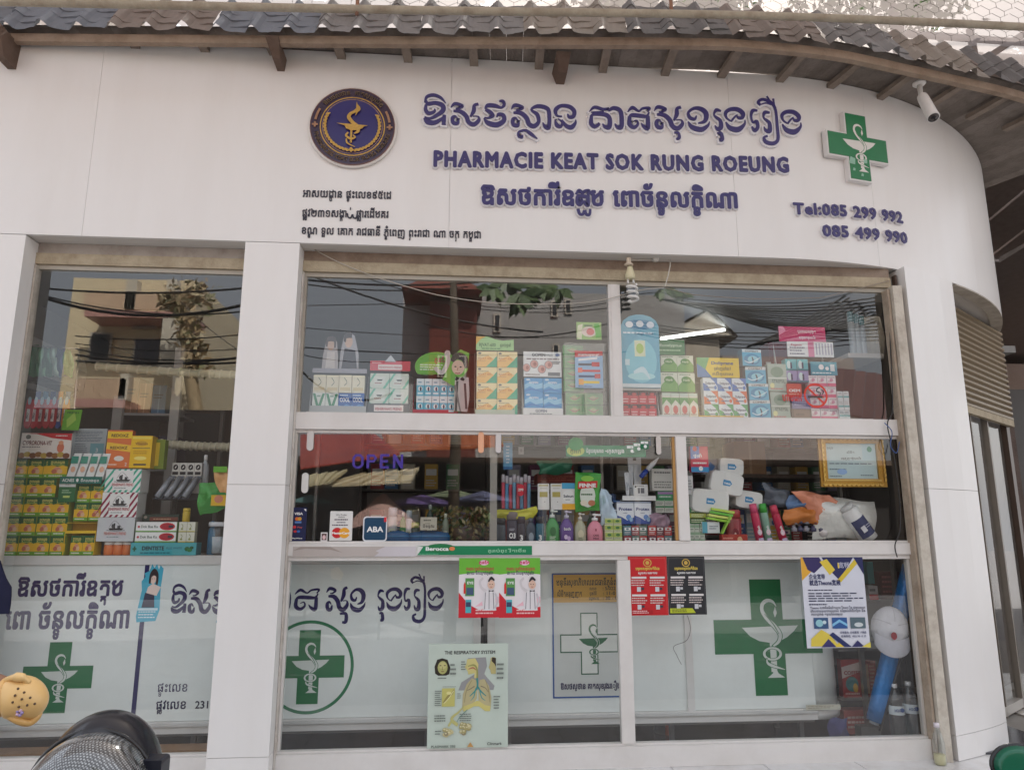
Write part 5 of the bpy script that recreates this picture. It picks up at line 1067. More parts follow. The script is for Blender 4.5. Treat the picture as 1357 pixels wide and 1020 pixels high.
for k in range(5):
    px = 48+k*10; Yk = LY+.27; mb = MB('plastic'); p = P(px, 540, Yk); mb.hexa([(p.x-.02, Yk, p.z-.1), (p.x+.02, Yk, p.z-.1), (p.x+.02, Yk+.01, p.z-.1), (p.x-.02, Yk+.01, p.z-.1), (p.x-.016, Yk, p.z+.12), (p.x+.016, Yk, p.z+.12), (p.x+.016, Yk+.01, p.z+.12), (p.x-.016, Yk+.01, p.z+.12)], ((40, 80, 150), (60, 130, 170), (30, 60, 120), (210, 120, 40), (50, 110, 160))[k]); one(mb, 'hanging_packet', 'blue card packet, %s from the left behind the red toothbrushes' % ORD[k], 'packet', 'hanging blue packets')
card(83, 542, 106, 570, LY+.08, .004, (110, 176, 50), [('p', [(.3, .1), (.75, .5), (.6, .9), (.2, .5)], (170, 210, 90)), ('t', 'FRESH', .5, .8, .14, (40, 90, 40), .02, .7)], 'lime green card leaning beside the red toothbrushes', 'card', 'green_card', tilt=-8)
t = thing('hanging_rail', 'thin steel rod carrying the toothbrush blisters', 'rail', (P(60, 455, LY+.2).x, LY+.2, Zt(60, 455, LY+.2)))
a = P(36, 458, LY+.22); b = P(105, 462, LY+.22); mb = MB('metal'); mb.tube([a, b], .005, (150, 150, 150)); mb.tube([a+Vector((0, .06, -.26)), b+Vector((0, .06, -.26))], .005, (150, 150, 150)); mb.tube([b, b+Vector((0, .06, -.9))], .008, (170, 170, 168)); mb.build('rod', t)
# air conditioner
t = thing('air_conditioner', 'white split air conditioner high on the left inside wall', 'air conditioner', (-3.3, 1.0, 2.75))
x0 = -3.58; prof2 = [(0, 0), (.14, -.03), (.235, .05), (.25, .2), (.22, .30), (0, .31)]; zc = 2.62
V = []; F = []
for y in (.85, 2.0):
    for a, b in prof2: V.append((x0+a*1.15, y, zc+b*1.15))
n = len(prof2)
for k in range(n): F.append((k, (k+1) % n, n+(k+1) % n, n+k))
F += [tuple(range(n))[::-1], tuple(range(n, 2*n))]
mb = MB('plastic'); mb.grid(V, F, (216, 214, 210), 'plastic', False); bevel(mb.build('housing', t), .015, 3)
mb = MB('plastic'); mb.hexa([(x0+.17, .95, zc-.035), (x0+.27, .95, zc+.045), (x0+.27, 1.9, zc+.045), (x0+.17, 1.9, zc-.035), (x0+.172, .95, zc-.025), (x0+.272, .95, zc+.055), (x0+.272, 1.9, zc+.055), (x0+.172, 1.9, zc-.025)], (40, 40, 44)); mb.build('louvre_slot', t)
mb = MB('plastic'); mb.bar((x0+.20, .98, zc-.03), (x0+.20, 1.88, zc-.03), .012, .05, (206, 204, 200)); mb.build('louvre', t)
# shelves with cartons at the back of the left window
t = thing('steel_rack', 'grey post rack with brown cartons behind the left window', 'rack', (P(215, 600, 1.2).x, 1.2, 0))
for px in (235, 160): p = P(px, 500, 1.2); mb = MB('paint'); mb.box(p.x-.035, p.x+.035, 1.2, 1.24, .012, 2.9 if px == 235 else 2.5, (176, 174, 170)); mb.build('post', t)
a, b = X(150, 235, 545, 1.2)
for py in (546, 620, 700): z = Zt(190, py, 1.2); mb = MB('paint'); mb.box(a, b-.0, 1.245, 1.6, z-.02, z, (150, 148, 146)); mb.build('rack_shelf', t)
zs = Zt(190, 546, 1.2)
for i, (p0, p1, yt, c, w_) in enumerate(((165, 182, 500, (120, 84, 56), 'brown carton'), (182, 200, 508, (150, 104, 66), 'tan carton'), (200, 220, 510, (70, 110, 140), 'blue carton'))):
    x0, x1 = X(p0, p1, 545, 1.25); carton('bc%d' % i, x0, x1-.01, 1.25, zs, Zt(190, yt, 1.25)-zs, .25, c, [('r', .45, 0, .55, 1, tuple(min(255, k+30) for k in c)), ('l', .1, .5, .9, .7, 2, tuple(int(k*.6) for k in c))], '%s on the grey rack behind the left window' % w_)
zs = Zt(190, 620, 1.2)
for i in range(3): x0, x1 = X(160+i*24, 182+i*24, 620, 1.25); carton('bd%d' % i, x0, x1-.01, 1.25, zs, .26, .25, ((70, 50, 90), (90, 60, 100), (50, 50, 70))[i], [('l', .1, .3, .9, .7, 3, (140, 120, 150))], 'dark purple carton on the lower rack shelf, %s from the left' % ORD[i], 'purple cartons on the rack')
def rope(px0, py0, px1, py1, Y, r, label):
    a = P(px0, py0, Y); b = P(px1, py1, Y); n = 60; t = thing('wrapped_roll', label, 'roll', ((a.x+b.x)/2, Y, a.z)); pts = []; rs = []
    for i in range(n+1): u = i/n; pts.append(a.lerp(b, u)+Vector((0, 0, -.01*math.sin(u*3)))); rs.append(r*(1-.16*abs(math.cos(i*math.pi/3))))
    mb = MB('fabric'); mb.tube(pts, rs, (206, 200, 172), 'fabric', seg=12); mb.build('roll', t)
    for i in range(0, n, 4): c = pts[i]; mb = MB('fabric'); mb.tube([c+Vector((0, 0, 0)), c+Vector((.012, 0, -.002))], r*1.06, (220, 214, 190), 'fabric', seg=12); mb.build('binding', t)
rope(128, 485, 332, 497, .95, .034, 'cream cloth roll bound with cord, upper one across the left window')
rope(196, 586, 318, 592, .95, .034, 'cream cloth roll bound with cord, lower one behind the toothpaste display')
t = thing('inner_door', 'grey framed inner door behind the left window', 'door', (P(265, 700, 2.4).x, 2.4, .012)); a, b = X(244, 292, 560, 2.4); mb = MB('paint'); mb.box(a, b, 2.4, 2.43, .012, 2.55, (84, 88, 88)); mb.build('leaf', t)
for x in (a-.03, b): mb = MB('paint'); mb.box(x, x+.03, 2.38, 2.43, .012, 2.58, (150, 150, 146)); mb.build('door_frame', t)
# ceiling lamp tube
t = thing('fluorescent_lamp', 'lit fluorescent tube on the ceiling seen in the upper right pane', 'lamp', (P(920, 442, 1.6).x, 1.6, Zt(920, 442, 1.6))); a = P(876, 449, 1.5); b = P(960, 437, 1.9)
mb = MB('tube_light'); mb.tube([a, b], .012, (255, 255, 255), seg=8); mb.build('tube', t); mb = MB('paint'); mb.bar(a+Vector((0, 0, .03)), b+Vector((0, 0, .03)), .04, .025, (200, 200, 196)); mb.build('batten', t)
# ================================================================ upper shelf displays
UY = .26
def tray(label, px0, px1, pyt, pyb, hdr, ops, bg, Y=UY, base=6, baseops=(), basec=(230, 230, 228), shape=None, name='display_stand', basepx=None, sidec=None, zb=None):
    """cardboard counter display: a printed header at the back, a low front lip"""
    x0, x1 = X(px0, px1, pyb, Y); z0 = SU if zb is None else zb; zt = Zt((px0+px1)/2, pyt, Y); w_ = x1-x0; t = thing(name, label, 'display', ((x0+x1)/2, Y, z0))
    zh = Zt((px0+px1)/2, hdr, Y)
    mb = MB('paper'); f = Fr((x0, Y+.008, zh), su=w_, sv=zt-zh)
    if shape: mb.poly(f, shape, bg, d=0, th=.004)
    else: mb.box(x0, x1, Y+.004, Y+.008, zh, zt, bg)
    A(mb, Fr((x0, Y+.0035, zh), su=w_, sv=zt-zh), ops); mb.build('header', t)
    zb_ = Zt((px0+px1)/2, pyb-base, Y)
    mb = MB('paper'); mb.box(x0-.004, x1+.004, Y-.012, Y-.009, z0, max(zb_, z0+.01), basec); A(mb, Fr((x0, Y-.012, z0), su=w_, sv=max(zb_-z0, .01)), baseops); mb.build('front_lip', t)
    for xx in (x0-.006, x1+.003): mb = MB('paper'); mb.hexa([(xx, Y-.009, z0), (xx+.003, Y-.009, z0), (xx+.003, Y+.1, z0), (xx, Y+.1, z0), (xx, Y-.009, zb_+.02), (xx+.003, Y-.009, zb_+.02), (xx+.003, Y+.1, zh), (xx, Y+.1, zh)], sidec or basec); mb.build('side', t)
    return x0, x1, z0, zh
# 1 small box display
cool = [('t', 'COOL', .5, .5, .34, WH, .03, .8), ('p', [(0, 0), (1, 0), (1, .28), (.6, .38), (.3, .2), (0, .34)], (90, 150, 210)), ('l', .1, .8, .9, .94, 1, (200, 220, 240))]
vee = [('p', [(.02, .95), (.22, .95), (.5, .3), (.78, .95), (.98, .95), (.6, .02), (.4, .02)], (60, 140, 100)), ('r', 0, .0, 1, .1, (220, 226, 220)), ('l', .35, .7, .65, .9, 1, (120, 160, 140))]
crm = [('r', .1, .12, .9, .3, (214, 200, 160)), ('s', [(.4, .85, .05), (.62, .6, .04), (.42, .4, .05)], (120, 130, 110)), ('r', 0, .9, 1, 1, (236, 230, 200))]
def alt1(c, r):
    if r == 1: return ('crm', (226, 220, 196), crm, 'small cream powder box')
    return ('cool', (40, 96, 170), cool, 'small blue powder box') if c > 1 else ('vee', (222, 228, 222), vee, 'small green chevron powder box')
tray('low pale tray at the left end of the upper shelf', 411, 484, 488, 545, 494, [], (150, 150, 160), base=7, basec=(170, 172, 172))
stack('x', 413, 482, 540, 496, UY, 4, 2, .06, WH, [], '', 'in the leftmost display', 'powder boxes', zb=SU+.02, alt=alt1)
card(427, 448, 449, 494, UY+.05, .003, (176, 170, 170), [('e', .5, .8, .22, .16, (200, 170, 150)), ('p', [(.2, 0), (.8, 0), (.75, .6), (.3, .6)], (206, 200, 196)), ('s', [(.25, .75, .1), (.3, .95, .14), (.7, .95, .14), (.75, .72, .1)], (70, 60, 58))], 'faded figure card in place of a reflected person behind the cream boxes, left one', 'cutout', 'figure_cutout', back=[(0, 0), (1, 0), (.95, .5), (.85, .9), (.5, 1), (.2, .9), (.05, .5)])  # this card and the next stand in for people reflected in the glass
card(450, 440, 476, 494, UY+.06, .003, (166, 166, 172), [('e', .45, .76, .2, .15, (206, 176, 156)), ('p', [(.1, 0), (.95, 0), (.8, .55), (.25, .6)], (60, 60, 70)), ('s', [(.25, .75, .1), (.3, .9, .14), (.6, .92, .14)], (50, 44, 42))], 'faded figure card in place of a reflected person behind the blue boxes, right one', 'cutout', 'figure_cutout', back=[(0, 0), (1, 0), (.98, .45), (.75, .9), (.5, 1), (.2, .9), (.05, .5)])
# 2 trawler lozenge display
mint = [('p', [(.0, .6), (.2, 1), (.32, 1), (0, .35)], (110, 186, 160)), ('p', [(.8, 0), (1, .4), (1, .65), (.66, 0)], (110, 186, 160)), ('p', [(.45, 0), (.57, 0), (.15, 0), (.0, .1), (0, .0)], (110, 186, 160)), ('r', .2, .2, .8, .8, (216, 222, 214)), ('p', [(.34, .6), (.66, .6), (.6, .5), (.4, .5)], (60, 70, 70)), ('l', .25, .28, .75, .42, 1, (150, 90, 80))]
tray('red headed lozenge display on the upper shelf', 488, 542, 478, 546, 491, [('r', .2, .1, .8, .62, (226, 214, 210)), ('t', "FISHERMAN'S FRIEND", .5, .24, .3, (180, 50, 60), .02, .56), ('p', [(.36, .9), (.64, .9), (.56, 1.35), (.5, 1.6), (.44, 1.3)], (190, 196, 200)), ('l', .05, .7, .3, .9, 1, (240, 200, 200))], (204, 60, 76), base=11, baseops=[('r', .14, .2, .86, .85, (226, 214, 210)), ('t', "FISHERMAN'S FRIEND", .5, .34, .36, (170, 40, 50), .03, .66)], basec=(70, 74, 78))
stack('mint', 489, 541, 534, 494, UY, 2, 2, .06, (206, 216, 204), mint, 'striped mint lozenge box', 'under the red header', 'mint lozenge boxes', zb=Zt(515, 535, UY))
# 3 eye-drop display with green round header and mime figure
tray('green disc headed eye drop display with a cartoon man', 548, 606, 466, 547, 502, [('e', .5, .5, .4, .14, (150, 200, 70)), ('t', 'ភ្នែក', .6, .62, .25, (200, 60, 90), .02, .3), ('l', .12, .3, .75, .56, 3, (230, 240, 220)), ('l', .15, .1, .5, .2, 1, (60, 110, 40))], (106, 178, 62), base=4, shape=[(.5+.5*math.cos(R(a)), .45+.55*math.sin(R(a))) for a in range(-30, 211, 15)], basec=(190, 60, 80))
eye = [('r', 0, .62, 1, 1, (226, 234, 236)), ('e', .5, .42, .3, .13, WH), ('e', .55, .4, .12, .13, (40, 60, 90)), ('l', .2, .72, .8, .86, 1, (70, 140, 170)), ('r', .15, .1, .85, .2, (220, 240, 245))]
stack('eye', 551, 603, 544, 501, UY-.012, 5, 2, .05, (110, 190, 214), eye, 'pale blue eye drop box', 'under the green disc', 'eye drop boxes', zb=SU+.005)
t = thing('figure_cutout', 'cardboard cutout of a man in a dark cap leaning over the eye drops', 'cutout', (P(605, 545, UY-.03).x, UY-.03, SU)); Yc = UY-.035
q = lambda px, py: (P(px, py, Yc).x, P(px, py, Yc).z)
def cut(t, name, polys, Y=Yc, th=.004):
    mb = MB('paper')
    for k in polys:
        if k[0] == 'p': mb.poly(Fr((0, Y, 0)), [q(*a) for a in k[1]], k[2], th=th if k is polys[0] else 0)
        elif k[0] == 's': mb.stroke(Fr((0, Y-.005, 0)), [(*q(a, b), w_*.0052) for a, b, w_ in k[1]], k[2])
        elif k[0] == 'e': a = q(k[1], k[2]); mb.ell(Fr((0, Y-.005, 0)), a[0], a[1], k[3]*.0052, k[4]*.0052, k[5], n=18)
    mb.build(name, t)
cut(t, 'figure', [('p', [(586, 503), (592, 492), (588, 470), (592, 464), (600, 472), (610, 463), (622, 468), (620, 490), (612, 502), (618, 520), (616, 545), (602, 545), (602, 512)], (110, 176, 70)), ('s', [(612, 500, 18), (612, 525, 20), (610, 545, 18)], (190, 180, 178)), ('s', [(606, 505, 3), (604, 545, 3)], (60, 56, 60)), ('s', [(616, 508, 3), (618, 542, 3)], (60, 56, 60)), ('s', [(603, 510, 3), (610, 545, 2)], (120, 110, 112)), ('s', [(576, 487, 5), (586, 494, 6), (594, 478, 6), (592, 470, 5)], (196, 186, 182)), ('e', 593, 469, 4, 5, (196, 186, 182)), ('e', 607, 487, 8.5, 10, (222, 188, 168)), ('s', [(599, 479, 5), (605, 472, 9), (615, 475, 9), (618, 488, 4)], (50, 44, 46)), ('e', 603.5, 486, 1.5, .9, BK), ('e', 610.5, 486.5, 1.5, .9, BK), ('s', [(607, 487, .8), (606, 491, 1.2)], (180, 130, 110)), ('s', [(603, 494, .8), (607, 495, 1.2), (610, 494, .8)], (160, 70, 70)), ('s', [(607, 500, 5), (604, 504, 3)], (40, 36, 40)), ('s', [(611, 501, 5), (615, 504, 3)], (40, 36, 40))])
# 4 orange box tower
rj = [('p', [(.45, 0), (1, 0), (1, .72)], (70, 176, 140)), ('p', [(0, .0), (.45, .0), (.85, .5), (.55, .75), (0, .4)], (244, 196, 120)), ('t', 'RJVAT 400', .4, .48, .2, (206, 120, 60), .01, .66), ('e', .14, .88, .08, .06, (90, 100, 110)), ('l', .08, .36, .5, .44, 1, (200, 150, 110)), ('l', .08, .7, .6, .78, 1, (150, 140, 130))]
tray('wavy green headed display holding cream and orange boxes', 630, 681, 446, 546, 464, [('t', 'RJVAT-600', .3, .28, .34, (40, 110, 60), .02, .44), ('t', 'គ្រាប់ថ្នាំ', .78, .28, .3, (40, 110, 60), .02, .3), ('l', .15, .05, .85, .2, 1, (60, 130, 80)), ('p', [(.0, .4), (0, 1), (.25, 1), (.12, .8)], (226, 176, 70))], (156, 206, 140), base=3, shape=[(0, 0), (1, 0), (1, .82), (.9, .78), (.7, .72), (.5, .82), (.3, 1.02), (.1, .98), (0, .8)], basec=(190, 200, 180))
stack('rj', 631, 686, 545, 465, UY-.01, 2, 4, .07, (244, 226, 176), rj, 'cream and orange pain relief box', 'under the wavy header', 'cream and orange boxes', zb=SU+.002, side=(200, 206, 190))
# 5 blue box display
gof = [('p', [(0, .55), (.3, .75), (.6, .55), (1, .7), (1, .35), (.6, .25), (.3, .45), (0, .25)], (150, 206, 236)), ('t', 'GOFEN', .5, .62, .2, WH, .02, .5), ('e', .2, .88, .12, .06, (216, 230, 240)), ('s', [(0, .1, .06), (.4, .25, .09), (1, .08, .03)], (60, 130, 200))]
circ = [(.08, .35, .1), (.28, .5, .11), (.48, .3, .11), (.66, .48, .11)]
tray('white headed pain relief display with four round pictures', 694, 745, 466, 548, 499, [('t', 'GOFEN', .4, .82, .16, (60, 70, 80), .03, .36), ('t', 'softgels', .68, .84, .1, (90, 100, 110), 0, .2), ('e', .9, .88, .06, .06, (120, 140, 180)), ('l', .08, .66, .95, .76, 1, (110, 90, 100)), ('r', .64, .04, .96, .18, (110, 116, 124))]+[o for c in circ for o in (('e', c[0], c[1], c[2], .17, (140, 140, 146)), ('e', c[0], c[1], c[2]*.88, .15, (214, 160, 150)), ('e', c[0]+.02, c[1], c[2]*.4, .08, (170, 110, 104)))]+[('l', .75, .5, .98, .62, 2, (120, 110, 110)), ('l', .05, .05, .5, .12, 1, (120, 110, 110))], (232, 234, 234), base=7, baseops=[('t', 'GOFEN', .45, .45, .5, (60, 80, 110), .03, .3), ('l', .15, .12, .85, .36, 1, (90, 100, 110))])
stack('gof', 695, 745, 540, 500, UY-.002, 2, 2, .06, (80, 160, 214), gof, 'blue pain relief box', 'under the white header', 'blue pain relief boxes', zb=Zt(720, 541, UY))
# 6 green boxes
grn = [('e', .45, .5, .28, .3, (90, 190, 80)), ('e', .45, .5, .18, .2, (200, 190, 120)), ('s', [(.2, .55, .06), (.5, .4, .08), (.75, .6, .05)], (170, 60, 60)), ('l', .1, .05, .9, .16, 1, (150, 220, 130)), ('r', 0, .9, 1, 1, (30, 120, 50))]
stack('grn', 747, 774, 518, 456, UY+.01, 1, 4, .08, (60, 160, 70), grn, 'bright green herbal box', 'in the column behind the small poster', 'bright green boxes', zb=Zt(760, 518, UY), side=(40, 120, 50))
stack('grn', 750, 800, 549, 519, UY-.005, 2, 2, .09, (60, 160, 70), grn, 'bright green herbal box', 'below the small poster', 'bright green boxes', zb=SU+.0, side=(40, 120, 50))
mb = MB('clear'); a = P(749, 549, UY-.03); b = P(803, 455, UY-.03); mb.box(a.x, b.x, UY-.03, UY-.027, SU, b.z, (255, 255, 255)); one(mb, 'clear_rack', 'clear plastic rack front holding the bright green boxes', 'rack')
card(762, 465, 799, 514, GY+.035, .001, (150, 186, 220), [('p', [(0, .82), (1, .88), (1, 1), (0, 1)], RD), ('t', 'ការពារធ្មេញ', .5, .86, .1, WH, .02, .8), ('p', [(.12, .72), (.8, .78), (.8, .84), (.12, .78)], (240, 240, 240)), ('r', .12, .6, .6, .66, (60, 60, 80)), ('r', .6, .58, .88, .7, RD), ('r', .1, .43, .9, .49, (210, 60, 60)), ('r', .1, .41, .26, .54, (230, 120, 100)), ('r', .12, .28, .7, .34, (50, 70, 120)), ('r', .7, .26, .9, .38, (200, 70, 70)), ('r', .15, .12, .86, .19, (236, 206, 70)), ('r', .12, .08, .3, .24, (236, 170, 80)), ('l', .1, .02, .8, .06, 1, (80, 90, 130))], 'small blue and red toothpaste poster inside the upper pane', 'poster', 'small_poster')
card(764, 427, 797, 450, GY+.012, .001, (150, 190, 110), [('p', [(.0, .1), (.2, 0), (.25, .9), (.05, .8)], (220, 220, 190)), ('e', .5, .45, .3, .3, (226, 210, 200)), ('e', .55, .45, .16, .2, (214, 110, 110)), ('p', [(.78, .1), (1, .2), (.9, .95), (.7, .9)], (90, 180, 60)), ('l', .3, .7, .7, .9, 1, (60, 110, 60))], 'torn green sweet wrapper sticker high on the upper pane', 'sticker', 'sticker', rz=0)
# 7 large blue rounded card
sh = [(0, 0), (1, 0), (1, .84), (.93, .92), (.78, .975), (.6, 1), (.4, 1), (.22, .975), (.07, .92), (0, .84)]
card(823, 418, 873, 514, UY-.02, .02, (96, 170, 196), [('e', .5, .86, .42, .07, (60, 130, 170)), ('e', .22, .86, .1, .045, (230, 236, 240)), ('e', .5, .87, .1, .045, (230, 236, 240)), ('e', .78, .86, .1, .045, (220, 230, 240)), ('l', .05, .72, .95, .77, 1, (230, 240, 244)), ('t', 'Cough Relief', .6, .72, .045, (60, 110, 150), .01, .5), ('e', .5, .36, .42, .3, (130, 200, 216)), ('r', .34, .42, .62, .64, (222, 226, 190)), ('e', .48, .53, .1, .07, (170, 200, 90)), ('e', .5, .15, .36, .05, (170, 220, 226)), ('s', [(.3, .2, .04), (.55, .24, .08), (.72, .12, .03)], (206, 230, 236)), ('r', .08, .3, .2, .38, (200, 224, 230)), ('r', 0, 0, 1, .05, (210, 220, 222))], 'tall rounded blue display card beside the upper mullion', 'display card', 'display_card', back=sh, rz=0)
redb = [('l', .1, .1, .9, .5, 2, (240, 200, 200)), ('r', 0, .7, 1, 1, (70, 40, 48)), ('e', .5, .8, .3, .1, (200, 60, 60))]
stack('redb', 824, 871, 552, 518, UY-.005, 4, 2, .06, (206, 56, 70), redb, 'small red box', 'below the rounded blue card', 'small red boxes', zb=SU)
mb = MB('paper'); a = P(823, 517, UY-.01); b = P(875, 513, UY-.01); mb.box(a.x, b.x, UY-.02, UY+.08, a.z, b.z, (210, 206, 200)); one(mb, 'rack_board', 'thin white shelf between the blue card and the small red boxes', 'shelf')
# 8 green and white boxes
g8 = [('p', [(0, .3), (.3, .6), (.55, .42), (.8, .66), (1, .4), (1, 0), (0, 0)], (120, 170, 90)), ('e', .5, .62, .3, .2, (80, 140, 60)), ('t', 'Herb', .5, .56, .16, (230, 236, 210), .02, .4), ('l', .1, .85, .9, .95, 1, (120, 140, 110))]
p8 = [('p', [(0, .45), (.5, .7), (1, .5), (1, .8), (0, .8)], (110, 160, 90)), ('e', .5, .28, .3, .18, (216, 120, 110)), ('l', .15, .04, .85, .12, 1, (170, 110, 100)), ('r', 0, .86, 1, 1, (206, 216, 200))]
tray('dark green headed display beside the blue card', 874, 912, 450, 553, 470, [('t', 'Eucalyptus', .5, .55, .24, (210, 230, 200), .02, .8), ('l', .1, .2, .9, .4, 1, (180, 210, 170))], (46, 120, 62), base=3, basec=(206, 210, 206))
stack('p8', 878, 926, 549, 520, UY-.01, 4, 1, .06, (226, 222, 206), p8, 'white green and pink packet', 'under the dark green header', 'white green pink packets', zb=SU+.01)
stack('g8', 876, 922, 519, 493, UY, 2, 1, .06, (222, 226, 206), g8, 'green and white herbal box', 'under the dark green header, lower', 'green and white herbal boxes', zb=Zt(900, 519, UY))
stack('g8', 876, 920, 492, 470, UY+.01, 2, 1, .06, (222, 226, 206), g8, 'green and white herbal box', 'under the dark green header, upper', 'green and white herbal boxes', zb=Zt(900, 492, UY))
# 9 paracetamol display
tray('yellow and blue headed fever medicine display', 927, 984, 474, 553, 500, [('p', [(0, 0), (.35, 0), (.2, .4), (0, .7)], (60, 120, 180)), ('p', [(0, .7), (.2, .4), (.3, 1), (0, 1)], (90, 170, 110)), ('t', 'Doliprane', .6, .66, .22, (40, 70, 130), .03, .52), ('t', 'ថ្នាំបញ្ចុះកំដៅ', .6, .38, .2, (90, 70, 50), .02, .4), ('t', 'ឈឺក្បាល', .6, .12, .18, (90, 70, 50), .02, .5)], (226, 196, 50), base=2, basec=(214, 170, 60), sidec=(206, 160, 50))
def alt9(c, r):
    cc = ((90, 170, 110), (222, 120, 80), (70, 120, 190))[r]; nm = ('green and white', 'orange and white', 'blue and white')[r]
    return ('dol%d' % r, (222, 230, 234), [('p', [(0, 0), (.5, 0), (.3, .4), (0, .6)], cc), ('p', [(.5, 1), (1, 1), (1, .3), (.8, .7)], cc), ('t', 'Doliprane', .5, .5, .26, (50, 60, 90), .02, .7), ('l', .2, .15, .85, .35, 1, (110, 120, 140)), ('e', .85, .25, .1, .15, cc)], nm+' fever tablet box')
stack('x', 934, 992, 551, 500, UY-.01, 3, 3, .06, WH, [], '', 'under the yellow header', 'fever tablet boxes', zb=SU+.004, alt=alt9)
# 10 leaning tower of repellent boxes
cb = [('r', 0, .82, 1, 1, (206, 214, 214)), ('t', 'COMBAT', .5, .84, .15, (60, 60, 66), .03, .7), ('e', .5, .4, .42, .34, (60, 140, 180)), ('e', .55, .4, .28, .22, (140, 206, 222)), ('s', [(.5, .55, .05), (.56, .3, .08), (.5, .12, .05)], (40, 50, 70)), ('s', [(.1, .3, .04), (.4, .2, .06), (.9, .5, .03)], (220, 240, 244))]
for i, (x0p, x1p, yb, yt) in enumerate(((995, 1021, 553, 530), (993, 1019, 530, 508), (989, 1017, 508, 486), (984, 1012, 485, 463))):
    x0, x1 = X(x0p, x1p, yb, UY-.01); z = SU if i == 0 else Zt(1005, yb, UY-.01); carton('cb', x0, x0+.148, UY-.01, z, Zt(1005, yt, UY-.01)-z-.001, .07, (90, 176, 206), cb, 'blue swirl throat box, %s in the leaning tower' % ('lowest', 'second', 'third', 'topmost')[i], 'leaning tower boxes', side=(70, 110, 120), rz=R((-3, 2, -4, 5)[i]))
gg = [('e', .5, .7, .35, .2, (120, 150, 130)), ('t', 'STREPSIL', .55, .3, .17, (70, 100, 90), .02, .7), ('e', .2, .2, .12, .1, (220, 220, 160)), ('l', .1, .05, .9, .12, 1, (200, 90, 90)), ('r', 0, .45, 1, .5, (210, 220, 210))]
for i, (x0p, x1p, yb, yt) in enumerate(((1023, 1050, 552, 519), (1019, 1046, 518, 482))):
    x0, x1 = X(x0p, x1p, yb, UY); z = SU if i == 0 else Zt(1032, yb, UY); carton('gg', x0, x0+.14, UY, z, Zt(1032, yt, UY)-z-.001, .08, (166, 184, 172), gg, 'grey green lozenge carton right of the leaning tower, %s' % ('lower', 'upper')[i], 'grey green cartons')
card(1016, 480, 1022, 517, UY+.05, .01, (150, 160, 160), [], 'narrow grey card wedged behind the grey green cartons', 'card', 'grey_card')
# 12 pink headed display with sub boxes
tray('pink headed white display tower at the right of the upper shelf', 1041, 1104, 433, 556, 453, [('t', 'ប្រទាលស្ងួត', .6, .6, .28, (240, 210, 220), .02, .4), ('t', 'សម្អាតថ្លើម', .6, .2, .26, (240, 210, 220), .02, .36), ('p', [(0, .4), (.15, .7), (.1, 1), (0, 1)], (240, 150, 180))], (206, 60, 110), base=3, Y=UY+.02)
one_ = [('e', .3, .5, .2, .35, (200, 226, 226)), ('t', '1', .5, .2, .7, (40, 60, 90), .06), ('r', 0, 0, 1, .12, (40, 120, 130))]
card(1043, 453, 1104, 473, UY+.01, .004, (228, 226, 222), [('r', .45, 0, .58, 1, (216, 120, 150)), ('l', .05, .1, .4, .7, 3, (130, 120, 130)), ('t', 'Regenin', .2, .72, .18, (190, 60, 90), .02, .24)]+[('r', .62+.065*k, .15, .645+.065*k, .9, (170, 160, 176)) for k in range(6)], 'white folded leaflet row right under the pink header', 'leaflet', 'leaflet')
def alt1b(c, r): return ('one%d' % r, ((150, 150, 190), (90, 180, 186))[r], one_, ('lilac', 'teal')[r]+' box numbered 1')
stack('x', 1043, 1073, 506, 475, UY, 2, 2, .06, WH, [], '', 'under the pink header', 'boxes numbered 1', zb=Zt(1058, 506, UY), alt=alt1b)
carton('tl', *X(1075, 1110, 496, UY), UY, Zt(1090, 497, UY), .10, .05, (50, 150, 170), [('e', .4, .6, .1, .2, WH), ('e', .62, .5, .07, .14, WH), ('r', .74, .3, .9, .8, (214, 226, 226)), ('l', .05, .08, .9, .25, 1, (220, 236, 236))], 'teal carton with white round marks under the pink header', side=(30, 110, 130))
carton('oem', *X(1043, 1062, 524, UY), UY-.01, Zt(1050, 525, UY), .09, .05, (206, 80, 60), [('t', 'OEM', .5, .35, .3, WH, .04, .8), ('l', .1, .1, .9, .22, 1, (240, 200, 180))], 'red box lettered OEM under the lilac boxes')
wb = [('r', 0, 0, 1, .3, (216, 110, 140)), ('e', .5, .6, .2, .16, (200, 150, 170)), ('l', .1, .75, .9, .92, 1, (150, 140, 150)), ('t', 'OK', .3, .4, .2, (180, 60, 80))]
stack('wb', 1076, 1112, 553, 497, UY, 3, 4, .06, (226, 222, 224), wb, 'small white and pink box', 'behind the smoking sticker', 'white and pink boxes', zb=SU)
carton('gb', *X(1050, 1076, 553, UY), UY, SU, .075, .07, (120, 108, 96), [('r', .1, .1, .9, .9, (136, 120, 104)), ('l', .2, .3, .8, .6, 2, (90, 80, 70))], 'plain brown grey box left of the white and pink boxes')
carton('lb', *X(1050, 1076, 530, UY), UY+.005, SU+.077, .11, .07, (130, 130, 170), [('l', .1, .2, .9, .8, 4, (190, 190, 216))], 'lilac carton standing on the brown grey box')
stack('wt', 1113, 1128, 556, 518, UY-.02, 2, 3, .05, (206, 216, 216), [('r', 0, .3, 1, .5, (110, 170, 170)), ('l', .1, .6, .9, .9, 2, (150, 150, 150))], 'tiny white and teal box', 'at the right end', 'tiny white teal boxes', zb=SU)
